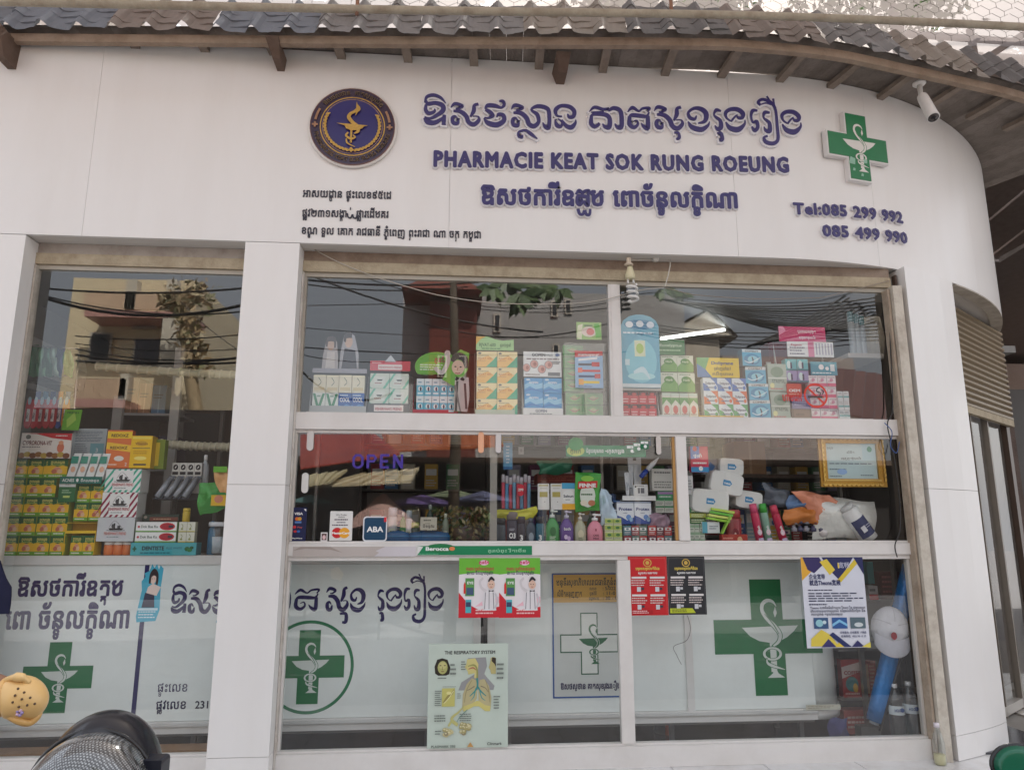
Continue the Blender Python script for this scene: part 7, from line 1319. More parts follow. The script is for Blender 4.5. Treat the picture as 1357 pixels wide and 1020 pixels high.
def spray(px0, px1, pyb, pyt, c1, c2, tilt, label):
    p = P(px0, pyb, RY); H = Zt(px1, pyt, RY)-MZ; t = thing('spray_can', label, 'spray can', (p.x, RY+.03, MZ), 'air freshener cans'); r = .028
    a = Vector((p.x, RY+.03, MZ)); d = Vector((-math.sin(R(tilt)), 0, math.cos(R(tilt))));
    mb = MB('gloss'); mb.lathe([(r, 0), (r, .76*H), (r*.9, .79*H)], a, c1, seg=16, axis=d); mb.build('can_body', t); mb = MB('plastic'); mb.lathe([(r*.93, .791*H), (r*.9, H), (r*.6, 1.01*H)], a, c2, seg=16, axis=d); mb.build('cap', t)
    mb = MB('gloss'); u = Vector((math.cos(R(tilt)), 0, math.sin(R(tilt)))); f = Fr(a+d*.05+Vector((0, -r-.001, 0)), u, d); mb.ell(f, 0, .04, .016, .02, (236, 200, 214)); mb.text(Fr(a+d*.07+Vector((0, -r-.0015, 0)), d, -u), 'fresh', .04, -.006, .026, WH, bold=.03); mb.rect(f, -.018, -.02, .018, .0, (206, 190, 220)); mb.build('label_print', t)
spray(1010, 1000, 714, 667, (200, 50, 90), (216, 80, 120), 8, 'pink air freshener can left of the green one'); spray(1021, 1014, 714, 667, (130, 170, 150), (60, 170, 60), 6, 'green air freshener can between two pink ones'); spray(1042, 1030, 714, 668, (190, 30, 70), (206, 60, 90), 14, 'deep pink air freshener can leaning beside the green one')
mb = MB('foil'); crumple(mb, ((1037, 674), (1082, 672), (1088, 694), (1040, 694)), RY+.04, (200, 120, 50), seed=31); one(mb, 'orange_bag', 'bright orange and yellow snack bag beside the freshener cans', 'bag')
mb = MB('foil'); crumple(mb, ((1044, 655), (1080, 660), (1078, 678), (1042, 676)), RY+.07, (90, 120, 160), seed=32); one(mb, 'blue_bag', 'crumpled blue and yellow bag above the orange bag', 'bag')
mb = MB('foil'); crumple(mb, ((1012, 640), (1048, 652), (1046, 674), (1012, 668)), RY+.1, (90, 96, 106), seed=33); one(mb, 'grey_bag', 'crumpled dark grey bag above the green freshener can', 'bag')
mb = MB('foil'); crumple(mb, ((1050, 650), (1100, 655), (1122, 676), (1080, 690)), RY+.03, (216, 140, 110), seed=34, thick=.012); one(mb, 'orange_sheet', 'folded translucent orange plastic sheet in the right pane', 'plastic sheet')
mb = MB('clear'); crumple(mb, ((1078, 658), (1160, 664), (1160, 712), (1078, 714)), RY+.05, (220, 220, 214), seed=35, thick=.05); one(mb, 'clear_bag', 'large clear plastic bag of small packs in the right pane', 'bag')
for k in range(14): p = P(1052+(k % 7)*9+random.uniform(-2, 2), 704-(k//7)*10, RY+.05); mb = MB('plastic'); mb.lathe([(.02, 0), (.022, .02), (.012, .03), (.012, .04)], p, random.choice([(60, 60, 90), (110, 60, 80), (150, 150, 160)]), seg=10); one(mb, 'small_jar', 'tiny dark jar, %s from left in the %s row below the bags' % (ORD[k % 7], ('lower', 'upper')[k//7]), 'jar', 'tiny dark jars')
for k in range(4): p = P(1090+k*13, 706-(k % 2)*8, RY+.06); mb = MB('foil'); mb.lathe([(.02, -.03), (.04, -.01), (.04, .015), (.015, .035)], p, (206, 200, 200), seg=10); one(mb, 'cotton_ball', 'bundle of white cotton in the clear bag, %s from left' % ORD[k], 'cotton', 'cotton bundles')
t = thing('tissue_roll', 'white wet wipe canister lying tilted at the right of the pane', 'canister', (P(1145, 714, RY).x, RY, MZ)); a = P(1152, 714, RY+.0); b = P(1120, 670, RY+.0); d = (b-a).normalized(); L_ = (b-a).length
mb = MB('plastic'); mb.lathe([(.062, 0), (.062, L_*.86), (.05, L_*.9)], a, (226, 226, 224), seg=24, axis=d); mb.build('canister_body', t); mb = MB('plastic'); mb.lathe([(.052, L_*.901), (.052, L_), (.03, L_+.005)], a, (206, 206, 204), seg=20, axis=d); mb.build('lid', t)
V = []; F = []; X_ = d.cross(Vector((0, -1, 0))).normalized(); Y_ = Vector((0, -1, 0)); n = 10
for k in range(n+1):
    an = R(-62+124*k/n); o_ = X_*math.sin(an)*.063+Y_*math.cos(an)*.063; V += [a+d*L_*.12+o_, a+d*L_*.62+o_]
for k in range(n): F.append((2*k, 2*k+2, 2*k+3, 2*k+1))
mb = MB('paper'); mb.grid(V, F, (40, 50, 96)); f = Fr(a+d*L_*.15+Y_*.0645, -X_ if X_.x < 0 else X_, d); mb.rect(f, -.035, .03, .0, .075, (206, 206, 210)); mb.rect(f, .005, .05, .035, .055, (170, 170, 190)); mb.rect(f, .005, .065, .04, .07, (170, 170, 190)); mb.build('label_print', t)
# framed certificate
t = thing('framed_certificate', 'ornate gold framed licence certificate hanging in the right pane', 'picture frame', (P(1128, 645, GY+.06).x, GY+.06, P(1128, 645, GY+.06).z)); x0, x1 = X(1085, 1172, 612, GY+.04); z0, z1 = Zt(1128, 645, GY+.04), Zt(1128, 577, GY+.04)
zz = .056
for (a, b, c, d) in ((x0, x1, z1-zz, z1), (x0, x1, z0, z0+zz), (x0, x0+zz, z0+zz, z1-zz), (x1-zz, x1, z0+zz, z1-zz)): mb = MB('gold'); mb.box(a, b, GY+.03, GY+.055, c, d, (196, 150, 70)); bevel(mb.build('frame_side', t), .008, 2)
f = Fr((0, GY+.0295, 0)); mb = MB('gold'); n = 0
def orn(a, b, u): mb.stroke(f, [(a-u[0]*.016, b-u[1]*.016, .004), (a+u[1]*.008, b-u[0]*.008, .014), (a+u[0]*.016, b+u[1]*.016, .004)], (226, 186, 100), th=.006)
k = x0+.03
while k < x1-.02: orn(k, z1-.02, (1, 0)); orn(k, z0+.02, (1, 0)); k += .034
k = z0+.05
while k < z1-.04: orn(x0+.02, k, (0, 1)); orn(x1-.02, k, (0, 1)); k += .034
mb.rect(Fr((0, GY+.0285, 0)), x0+.042, z0+.042, x1-.042, z0+.048, (236, 206, 130)); o = mb.build('carved_ornament', t); o['kind'] = 'stuff'
mb = MB('paper'); mb.box(x0+zz-.003, x1-zz+.003, GY+.045, GY+.05, z0+zz-.003, z1-zz+.003, (186, 206, 206)); w_, h = x1-x0-2*zz, z1-z0-2*zz; A(mb, Fr((x0+zz, GY+.045, z0+zz), su=w_, sv=h), [('e', .88, .84, .05, .08, (90, 150, 110)), ('t', 'ក្រសួង', .1, .84, .09, (60, 70, 90), 0, .12), ('t', 'លិខិត', .5, .72, .08, (50, 50, 60), 0, .16), ('t', 'អនុញ្ញាតឱ្យបើក', .5, .55, .08, (50, 50, 60), .01, .4), ('l', .06, .4, .94, .46, 1, (110, 120, 130)), ('l', .06, .24, .4, .3, 1, (110, 120, 130)), ('l', .06, .05, .3, .1, 1, (110, 120, 130)), ('l', .66, .08, .96, .13, 1, (110, 120, 130)), ('e', .3, .2, .1, .08, (150, 180, 220))]); mb.build('certificate', t)
# tumbled small stock in the second rows
CN2 = [(60, 110, 80), (90, 60, 120), (206, 200, 190), (170, 60, 60), (60, 90, 140), (214, 170, 70), (40, 44, 54), (150, 170, 180)]; CW = ['green', 'purple', 'cream', 'red', 'blue', 'amber', 'black', 'silver']
for k in range(15):
    px = 657+k*15.5+random.uniform(-3, 3); bottle(px, 717, 664+random.uniform(-10, 12), random.choice((9, 11, 13)), .50, CN2[(k*3) % 8], '%s bottle standing in the second row, %s from left in the sliding pane' % (CW[(k*3) % 8], (ORD+['tenth', 'eleventh', 'twelfth', 'thirteenth', 'fourteenth', 'fifteenth'])[k]), kind=('cap', 'tub', 'pump')[k % 3], capc=CN2[(k*5+2) % 8], zb=MZ, flat=1, lab=[('r', .1, .2, .9, .8, (214, 210, 200)), ('l', .2, .3, .8, .7, 3, (90, 90, 100))], group='second row bottles')
for k in range(13):
    px = 962+k*15+random.uniform(-3, 3); x0, x1 = X(px, px+13, 717, .52); h = random.uniform(.12, .30)
    carton('sr%d' % (k % 8), x0, x1, .50+random.uniform(0, .05), MZ, h, .07, CN2[(k*3+1) % 8], [('r', .1, .6, .9, .85, (220, 214, 206)), ('l', .1, .1, .9, .5, 4, (216, 210, 200)), ('e', .5, .7, .2, .08, CN2[(k*5) % 8])], '%s box in the second row, %s from left in the right middle pane' % (CW[(k*3+1) % 8], (ORD+['tenth', 'eleventh', 'twelfth', 'thirteenth'])[k]), 'second row boxes', rz=random.uniform(-.3, .3))
# back-wall shelving with goods, seen dimly through the glass
t = thing('wall_shelving', 'dim wall shelving stocked with medicine at the back of the shop', 'shelving', (1.2, 2.6, .012))
for z in (.5, .95, 1.4, 1.85, 2.3, 2.75): mb = MB('wood'); mb.box(-.9, 4.1, 2.6, 2.95, z-.02, z, (110, 104, 96)); mb.build('shelf_board', t)
for x in (-.9, .35, 1.6, 2.85, 4.07): mb = MB('wood'); mb.box(x, x+.03, 2.55, 2.98, .012, 2.9, (90, 84, 78)); mb.build('upright', t)
PALN = ['maroon', 'blue', 'beige', 'ochre', 'green', 'lilac', 'plum', 'pale grey']
OR2 = ORD+['tenth', 'eleventh', 'twelfth', 'thirteenth', 'fourteenth', 'fifteenth', 'sixteenth', 'seventeenth', 'eighteenth', 'nineteenth', 'twentieth', 'twenty-first', 'twenty-second', 'twenty-third', 'twenty-fourth', 'twenty-fifth', 'twenty-sixth', 'twenty-seventh', 'twenty-eighth', 'twenty-ninth', 'thirtieth']
PAL = [(150, 60, 60), (60, 100, 140), (190, 180, 160), (200, 160, 80), (70, 120, 80), (160, 150, 170), (120, 60, 90), (206, 200, 196)]
n = 0
for z in (1.4, 1.85, 2.3):
    x = -.8; m_ = 0
    while x < 4.0:
        w_ = random.uniform(.10, .2); h = random.uniform(.16, .32)
        if not any(abs(x+w_/2-u) < .13 for u in (.365, 1.615, 2.865)): carton('bk%d' % (n % 8), x, x+.13, 2.64, z+.001, .25, .2, PAL[n % 8], [('r', .1, .55, .9, .8, (220, 216, 210)), ('l', .1, .1, .9, .4, 3, (200, 196, 190))], 'dim %s carton, %s from left on the %s back wall shelf' % (PALN[n % 8], OR2[m_], {1.4: 'lower', 1.85: 'middle', 2.3: 'upper'}[z]), 'cartons on the back wall shelving'); n += 1; m_ += 1
        x += w_+.03
# ================================================================ posters on and behind the lower panes
PY = GY-.021
man = [('p', [(.62, .12), (.93, .12), (.90, .42), (.72, .48), (.62, .4), (.58, .25)], (226, 222, 224)), ('s', [(.68, .44, .05), (.56, .5, .05), (.52, .6, .05), (.6, .66, .04)], (214, 208, 210)), ('s', [(.66, .42, .015), (.64, .14, .015)], (110, 100, 110)), ('s', [(.75, .44, .015), (.75, .14, .015)], (110, 100, 110)), ('s', [(.85, .42, .015), (.87, .14, .015)], (110, 100, 110)), ('s', [(.9, .4, .045), (.96, .28, .045), (.9, .16, .04)], (206, 200, 204)), ('e', .8, .55, .09, .075, (226, 190, 170)), ('s', [(.73, .6, .03), (.8, .66, .05), (.88, .62, .03)], (44, 40, 46)), ('e', .77, .555, .012, .008, BK), ('e', .83, .555, .012, .008, BK), ('s', [(.77, .515, .006), (.8, .51, .01), (.83, .515, .006)], (170, 60, 60)), ('p', [(.74, .46), (.8, .445), (.86, .46), (.86, .43), (.8, .44), (.74, .43)], (50, 46, 50))]
for k, (a, b, w_) in enumerate(((608, 661.5, 'left'), (661.5, 716, 'right'))):
    card(a, 739, b, 818, PY, .0015, (232, 226, 228), [('p', [(0, .72), (.5, .76), (1, .72), (1, 1), (0, 1)], (110, 184, 60)), ('p', [(0, .42), (.25, .22), (.5, .13), (1, .18), (1, 0), (0, 0)], (206, 40, 52)), ('p', [(.4, .18), (1, .25), (1, .35), (.6, .28)], (240, 190, 200)), ('e', .62, .92, .12, .045, (240, 200, 220)), ('t', 'ភ្នែក', .62, .9, .07, (206, 50, 100), .04, .26), ('t', 'ការពារ ភ្នែករបស់អ្នក', .52, .79, .075, (190, 50, 70), .02, .7), ('t', 'ដោយ ទឹកបន្តក់ភ្នែក', .52, .72, .07, (60, 60, 90), .02, .66), ('r', .16, .36, .38, .66, (90, 150, 80)), ('r', .19, .38, .36, .5, (70, 90, 120)), ('t', 'EYE', .28, .56, .06, WH, .03, .16), ('p', [(.12, .4), (.17, .4), (.17, .55), (.145, .6), (.12, .55)], (214, 50, 50)), ('r', .17, .08, .31, .3, (80, 180, 190)), ('r', .18, .18, .3, .26, (60, 70, 100)), ('l', .42, .05, .95, .15, 2, (240, 200, 200))]+man, 'green and red eye drop poster below the rail, %s one of the pair' % w_, 'poster', 'poster', corner=.012)
def rules(c1, c2, cap, acc, foot):
    ops = [('r', .03, .03, .035, .97, c2), ('r', .965, .03, .97, .97, c2), ('r', .03, .965, .97, .97, c2), ('e', .5, .89, .11, .07, (206, 170, 80)), ('e', .5, .89, .085, .054, c1), ('e', .5, .89, .05, .035, (206, 170, 80)), ('t', 'បម្រាមសម្រាប់អតិថិជន', .5, .77, .065, (226, 200, 90), .03, .62), ('t', 'សូមគោរពតាម', .5, .70, .05, WH, .02, .5)]
    for cx in (.27, .74):
        for cy in (.62, .32): ops += [('r', cx-.19, cy, cx+.19, cy+.035, (222, 216, 214)), ('l', cx-.2, cy-.13, cx+.2, cy-.01, 3, (214, 200, 196)), ('r', cx-.06, cy-.22, cx+.04, cy-.14, (206, 206, 210)), ('r', cx+.05, cy-.19, cx+.12, cy-.15, acc)]
    return ops+foot
card(833, 737, 884.5, 815, PY, .0015, (196, 34, 40), rules((196, 34, 40), (226, 120, 110), 0, (60, 60, 70), [('r', .05, .03, .6, .09, (176, 26, 34)), ('l', .08, .03, .5, .09, 2, (240, 200, 200))]), 'red house rules poster lettered in yellow Khmer below the rail', 'poster', 'poster')
card(885, 737, 935, 814, PY, .0015, (44, 44, 48), rules((44, 44, 48), (120, 120, 120), 0, (200, 200, 204), [('p', [(.03, .03), (.7, .03), (.62, .11), (.03, .11)], (190, 200, 50)), ('l', .08, .04, .55, .1, 2, (60, 60, 40))]), 'black house rules poster beside the red one below the rail', 'poster', 'poster')
card(1065, 738, 1148, 858, PY, .0015, (214, 216, 226), [('p', [(0, 1), (.06, .86), (.0, .75)], (216, 160, 60)), ('p', [(0, 1), (0, .74), (.16, .84), (.3, .9), (.1, 1)], (226, 170, 60)), ('p', [(.03, 1), (.1, .86), (.2, .82), (.36, .92), (.3, 1)], (54, 46, 96)), ('p', [(.34, 1), (.42, .88), (.6, .74), (.85, 1)], (40, 44, 92)), ('p', [(.3, .95), (.45, .8), (.54, .86), (.42, .98)], (226, 200, 70)), ('p', [(.56, .74), (.62, .72), (.98, .98), (.9, 1)], (216, 190, 60)), ('p', [(.85, 1), (1, .8), (1, 1)], (40, 44, 92)), ('t', '1', .6, .88, .08, (230, 200, 70), .06), ('t', '宽畅', .69, .885, .07, (190, 190, 210), .01), ('t', '企业宽带', .24, .76, .062, NV, .025, .26), ('t', '就选Theone宽频', .36, .69, .068, NV, .025, .5), ('l', .08, .62, .5, .645, 1, (50, 50, 80)), ('l', .08, .5, .97, .61, 4, (50, 54, 84)), ('l', .08, .46, .4, .49, 1, (50, 54, 84)), ('t', 'Theone សេវាអ៊ីនធឺណិតល្បឿនលឿន ជាមួយសេវា', .53, .425, .036, (50, 54, 84), .01, .88), ('t', 'ដែលមានគុណភាពខ្ពស់ សម្រាប់អាជីវកម្ម និង', .53, .39, .036, (50, 54, 84), .01, .88), ('t', 'គេហដ្ឋាន តម្លៃសមរម្យ', .35, .355, .036, (50, 54, 84), .01, .5), ('r', .13, .21, .36, .33, (60, 90, 130)), ('e', .22, .27, .06, .04, (150, 200, 210)), ('e', .3, .28, .03, .02, (200, 220, 226)), ('r', .42, .21, .66, .33, (50, 90, 150)), ('p', [(.42, .23), (.54, .28), (.66, .23), (.66, .26), (.54, .31), (.42, .26)], (130, 190, 226)), ('r', .71, .21, .95, .33, (90, 110, 120)), ('e', .84, .25, .07, .025, (206, 214, 216)), ('p', [(.06, .02), (.07, .1), (.24, .2), (.36, .15), (.5, .02)], (222, 200, 80)), ('p', [(.22, .01), (.34, .1), (.46, .01)], (60, 56, 110)), ('p', [(.36, .14), (.42, .17), (.7, .01), (.58, .01)], (40, 50, 100)), ('p', [(.44, .01), (.5, .06), (.58, .01)], (226, 200, 70)), ('p', [(.7, .01), (.8, .08), (.9, .01)], (50, 50, 100)), ('p', [(.86, .01), (1, .06), (1, 0)], (226, 210, 90)), ('t', '咨询服务: 在线客服 17网络', .74, .155, .03, NV, .01, .42), ('t', '咨询热线: +855 98 13 33', .74, .115, .03, NV, .01, .4)], 'white poster with navy and yellow diamonds and Chinese writing', 'poster', 'poster')
# anatomy chart
ch = thing('anatomy_chart', 'pale laminated chart of the respiratory system standing on the window sill', 'poster', (P(620, 997, GY-.03).x, GY-.03, .135))
x0, x1 = X(567, 673, 925, GY-.03); z1 = Zt(620, 852.5, GY-.03); z0 = .1355; w_, h = x1-x0, z1-z0
mb = MB('gloss'); mb.box(x0, x1, GY-.033, GY-.0265, z0, z1, (196, 208, 196)); bevel(mb.build('board', ch), .002)
o_ = lambda a, b: ((a-15)/385.0, (942-b)/515.0)          # crop pixels -> chart
def pg(pts, c): return ('p', [o_(*q) for q in pts], c)
def sk(pts, c, k=1/385.): return ('s', [(*o_(a, b), w*k) for a, b, w in pts], c)
def el(a, b, ra, rb, c): q = o_(a, b); return ('e', q[0], q[1], ra/385., rb/515., c)
ops = [('t', 'THE RESPIRATORY SYSTEM', .52, .90, .045, (50, 50, 50), .03, .64),
 pg([(48, 575), (44, 540), (56, 505), (80, 498), (106, 506), (120, 545), (116, 578), (100, 585), (62, 585)], (50, 44, 34)), el(83, 545, 24, 33, (176, 176, 110)), el(83, 535, 18, 18, (196, 190, 130)), sk([(68, 535, 3), (77, 535, 3)], (60, 50, 40)), sk([(89, 535, 3), (98, 535, 3)], (60, 50, 40)), sk([(83, 540, 2), (81, 554, 3), (85, 555, 2)], (130, 120, 80)), sk([(76, 565, 3), (90, 565, 3)], (120, 80, 60)),
 pg([(205, 500), (292, 496), (298, 540), (285, 580), (300, 600), (335, 640), (330, 660), (160, 660), (175, 620), (215, 595), (245, 575), (210, 560), (190, 545), (200, 530)], (150, 150, 150)),
 pg([(200, 505), (240, 500), (256, 530), (250, 600), (236, 600), (238, 575), (208, 582), (205, 568), (196, 552), (190, 545), (198, 528)], (206, 196, 130)), sk([(205, 540, 3), (235, 535, 7), (250, 560, 8), (250, 620, 9)], (150, 150, 90)), sk([(208, 555, 3), (230, 548, 6), (245, 560, 3)], (176, 110, 90)),
 pg([(180, 745), (182, 680), (200, 630), (225, 600), (245, 610), (252, 640), (250, 700), (235, 725), (200, 750), (186, 765)], (186, 176, 134)), pg([(262, 610), (285, 605), (308, 640), (320, 700), (316, 755), (300, 766), (275, 735), (258, 720), (256, 650)], (186, 176, 134)),
 pg([(186, 765), (184, 740), (225, 726), (250, 712), (262, 715), (290, 735), (316, 740), (314, 765), (290, 764), (260, 740), (235, 740), (205, 758)], (206, 196, 120)),
 sk([(250, 600, 8), (252, 640, 8), (240, 665, 6), (215, 690, 3)], (60, 140, 140)), sk([(252, 640, 8), (268, 665, 6), (295, 690, 3)], (60, 140, 140)), sk([(244, 650, 5), (236, 690, 4), (220, 712, 2)], (70, 150, 150)), sk([(262, 655, 5), (272, 695, 4), (290, 712, 2)], (70, 150, 150)), sk([(238, 640, 4), (215, 655, 3), (200, 660, 2)], (130, 120, 100)), sk([(268, 640, 4), (290, 650, 3), (305, 670, 2)], (130, 120, 100)),
 sk([(225, 610, 2), (200, 660, 3), (190, 720, 2)], (150, 140, 100)), sk([(290, 610, 2), (306, 660, 3), (312, 720, 2)], (150, 140, 100)),
 pg([(316, 500), (330, 494), (341, 500), (341, 580), (318, 580), (314, 560), (306, 548), (312, 530)], (186, 176, 120)), pg([(322, 496), (341, 500), (341, 545), (334, 530), (320, 515)], (60, 50, 40)),
 ('r', o_(82, 738)[0], o_(82, 738)[1], o_(144, 648)[0], o_(144, 648)[1], (196, 190, 110)), sk([(90, 720, 8), (110, 690, 9), (130, 675, 8), (138, 655, 5)], (150, 140, 80)), sk([(92, 722, 3), (116, 696, 3), (138, 660, 3)], (230, 226, 170)), el(115, 672, 12, 8, (222, 216, 150)),
 sk([(190, 735, 4), (165, 765, 7), (140, 785, 10), (130, 800, 12), (140, 815, 14), (160, 830, 12)], (190, 186, 120)), sk([(135, 800, 10), (115, 835, 8)], (190, 186, 120)), sk([(205, 755, 4), (170, 790, 4), (155, 815, 3)], (130, 160, 150))]
rn = random.Random(5)
for cx, cy, R0, n in ((195, 845, 26, 16), (112, 860, 20, 12)):
    for k in range(n): a = rn.uniform(0, 6.28); r = R0*rn.random()**.5; ops += [el(cx+r*math.cos(a), cy+r*math.sin(a), 11, 10, rn.choice([(170, 160, 110), (196, 186, 140), (150, 140, 110)])), el(cx+r*math.cos(a)-2, cy+r*math.sin(a)-3, 5, 4, (216, 210, 170))]
for (a, b, c, d, n) in ((120, 520, 150, 585, 3), (172, 510, 196, 560, 4), (345, 520, 385, 610, 4), (85, 636, 150, 642, 1), (48, 655, 80, 735, 8), (155, 670, 176, 700, 3), (330, 685, 362, 755, 5), (48, 775, 120, 812, 3), (168, 770, 235, 812, 4), (60, 590, 104, 602, 1), (52, 850, 84, 875, 2)): p, q = o_(a, d), o_(c, b); ops.append(('l', p[0], p[1], q[0], q[1], n, (110, 116, 110)))
ops += [('t', 'PLASMARK 350', .20, .012, .032, (70, 80, 70), .02, .3), ('t', 'Clinmark', .83, .028, .036, (50, 50, 50), .02, .18), pg([(205, 935), (220, 912), (236, 935)], (196, 150, 90))]
mb = MB('paper'); A(mb, Fr((x0, GY-.0332, z0), su=w_, sv=h), ops); mb.build('chart_print', ch)
# licence poster stuck on the cabinet
LP = CF-.002
card(732, 759, 830, 924, LP, .001, (206, 210, 206), [('r', 0, 0, .02, 1, (50, 90, 160)), ('r', 0, 0, 1, .012, (50, 90, 160)), ('r', 0, .988, 1, 1, (60, 90, 150)), ('r', .02, .76, 1, .988, (206, 160, 70)), ('t', 'មន្ទីរសុខាភិបាលរាជធានីភ្នំពេញ', .52, .9, .07, (60, 66, 60), .02, .92), ('t', 'លិខិតអនុញ្ញាត', .24, .81, .06, (60, 66, 60), .02, .34), ('t', 'លេខ', .56, .86, .035, (80, 80, 60), .02, .1), ('t', 'ថ្ងៃទី', .56, .82, .035, (80, 80, 60), .02, .1), ('t', 'ឈ្មោះ', .57, .78, .035, (80, 80, 60), .02, .14), ('t', ': 5/022', .78, .86, .04, (80, 80, 60), .02, .18), ('t', ': 11-0', .78, .82, .04, (80, 80, 60), .02, .17), ('t', ': 30 - 0', .79, .78, .04, (80, 80, 60), .02, .2), ('t', 'ឱសថស្ថាន គាតសុខរុងរឿង', .5, .07, .065, (44, 40, 80), .03, .8)], 'blue bordered licence poster with an ochre heading on the cabinet', 'poster', 'poster')
bigcross(781, 852, 41, .30, 'green outlined cross with a green serpent bowl on the licence poster', outline=True, Y=LP-.0016)
# peeling paper scrap on the rounded cabinet foot, stuck tapes
card(1068, 933, 1114, 940, CY-.035, .001, (196, 196, 180), [('l', .05, .2, .95, .9, 2, (150, 140, 120))], 'peeling beige tape along the rounded cabinet foot', 'tape', 'tape')
# torn cyan leaflets in the left window
def leaflet(px0, py0, px1, py1, lab):
    card(px0, py0, px1, py1, GY+.02, .0008, (70, 170, 196), [('p', [(.2, .25), (.75, .25), (.7, .48), (.5, .52), (.3, .5)], (36, 40, 70)), ('p', [(.35, .5), (.8, .45), (.95, .6), (.6, .66), (.4, .6)], (226, 206, 196)), ('e', .6, .74, .13, .085, (230, 200, 186)), ('s', [(.46, .66, .08), (.48, .8, .1), (.62, .86, .12), (.76, .8, .1), (.76, .64, .1)], (54, 40, 40)), ('e', .57, .745, .015, .008, BK), ('e', .66, .745, .015, .008, BK), ('l', .1, .06, .9, .2, 3, (206, 230, 236)), ('r', .05, .2, .9, .24, (206, 230, 236))], lab, 'leaflet', 'leaflet', back=[(.05, 0), (.85, .02), (.98, .2), (.95, .6), (1, .92), (.85, .98), (.8, .9), (.7, 1), (.6, .93), (.5, 1.0), (.4, .88), (.2, .84), (.25, .78), (.1, .7), (.15, .55), (0, .1)])
leaflet(183, 747, 214, 824, 'torn cyan leaflet showing a dark haired woman in the left window'); leaflet(287, 800, 309, 826, 'scrap of a torn cyan leaflet cut off by the left column')
# right-hand clutter behind the last lower pane
t = thing('metal_rack', 'grey metal rack with red packets right of the rounded cabinet', 'rack', (P(1150, 960, .62).x, .62, .012))
for px in (1146, 1200): p = P(px, 900, .6); mb = MB('metal'); mb.box(p.x-.015, p.x+.015, .6, .63, .012, 1.25, (150, 146, 140)); mb.build('post', t)
a, b = X(1116, 1215, 900, .62)
for py in (795, 860, 925): z = Zt(1160, py, .62); mb = MB('metal'); mb.box(a, b, .64, .98, z-.015, z, (150, 148, 144)); mb.build('rack_shelf', t)
zs = [Zt(1160, py, .62)+.001 for py in (795, 860, 925)]
rp = [('p', [(0, .5), (1, .7), (1, .95), (0, .8)], (230, 210, 200)), ('e', .45, .35, .3, .2, (70, 140, 140)), ('e', .6, .25, .12, .12, (226, 180, 60)), ('t', 'COFFEE', .5, .6, .14, (150, 30, 30), .04, .8), ('l', .1, .05, .9, .15, 1, (240, 200, 190))]
carton('rp', *X(1117, 1145, 910, .66), .66, zs[2], .26, .06, (176, 50, 40), rp, 'red coffee packet right of the rounded cabinet', name='packet', cat='packet', mat='foil')
carton('rp2', *X(1148, 1163, 910, .66), .66, zs[2], .25, .06, (186, 76, 50), [('r', .1, .1, .3, .9, (230, 190, 150)), ('l', .4, .1, .9, .9, 8, (230, 180, 150))], 'narrow orange red packet beside the rack post', name='packet', cat='packet', mat='foil')
carton('rp3', *X(1117, 1160, 930, .66), .66, .02, .16, .1, (170, 56, 46), [('l', .1, .2, .9, .8, 3, (226, 200, 190)), ('e', .8, .4, .1, .2, RD)], 'red carton on the floor under the coffee packet')
carton('wp', *X(1150, 1195, 850, .64), .64, zs[1], .14, .2, (190, 190, 186), [('l', .1, .2, .9, .8, 2, (160, 160, 160))], 'white folded stack behind the hanging cap')
carton('rq', *X(1152, 1164, 790, .64), .64, zs[0], .10, .1, (210, 206, 206), [('r', 0, 0, 1, .4, (200, 50, 60)), ('l', .1, .5, .9, .9, 1, (110, 110, 110))], 'small white and red box on the upper rack shelf')
carton('tq', *X(1152, 1160, 760, .68), .70, zs[0]+.11, .16, .1, (70, 150, 150), [], 'narrow teal box above the small white and red one')
carton('bq', *X(1168, 1195, 790, .66), .66, zs[0], .20, .12, (90, 40, 44), [('l', .1, .2, .9, .9, 4, (150, 80, 80))], 'dark maroon carton on the upper rack shelf')
t = thing('blue_film_roll', 'long glossy blue roll of film leaning in the corner of the window', 'roll', (P(1158, 955, .42).x, .42, .02)); a = P(1159, 955, .42); b = P(1207, 750, .36)
mb = MB('foil'); mb.tube([a.lerp(b, k/8) for k in range(9)], .058, (12, 118, 190), 'foil', seg=20); mb.build('film', t); mb = MB('paper'); d = (b-a).normalized(); mb.tube([a-d*.02, a-d*.001], .03, (190, 200, 206), 'paper', seg=14); mb.build('core', t)
mb = MB('plastic'); a = P(1166, 968, .37); b = P(1216, 800, .33); mb.tube([a, b], .010, (46, 46, 48)); one(mb, 'stick', 'dark thin stick leaning along the blue film roll', 'stick')
mb = MB('metal'); a = P(1148, 975, .45); b = P(1158, 945, .45); mb.box(a.x-.05, a.x+.09, .42, .5, .013, .13, (150, 150, 146)); one(mb, 'bracket_block', 'small grey metal bracket block at the foot of the blue roll', 'bracket')
# cap
t = thing('baseball_cap', 'white baseball cap with a round red badge hung in front of the blue roll', 'cap', (P(1182, 877, .28).x, .28, P(1182, 877, .28).z)); c = P(1178, 838, .27); V = []; F = []; nu, nv = 24, 9; tl = R(-8)
def capR(x, y, z): return Vector((c.x+x*math.cos(tl)-z*math.sin(tl), c.y+y, c.z+x*math.sin(tl)+z*math.cos(tl)))
for j in range(nv+1):
    ph = math.pi/2*j/nv
    for i in range(nu): a = 2*math.pi*i/nu; wv = 1+.015*math.sin(5*a+3*j); V.append(capR(.132*math.cos(a)*math.cos(ph)*wv, -.065*math.sin(ph), .145*math.sin(a)*math.cos(ph)*wv+.03+(.02 if math.sin(a) > 0 else 0)*math.sin(ph)))
for j in range(nv):
    for i in range(nu): k = j*nu; F.append((k+i, k+(i+1) % nu, k+nu+(i+1) % nu, k+nu+i))
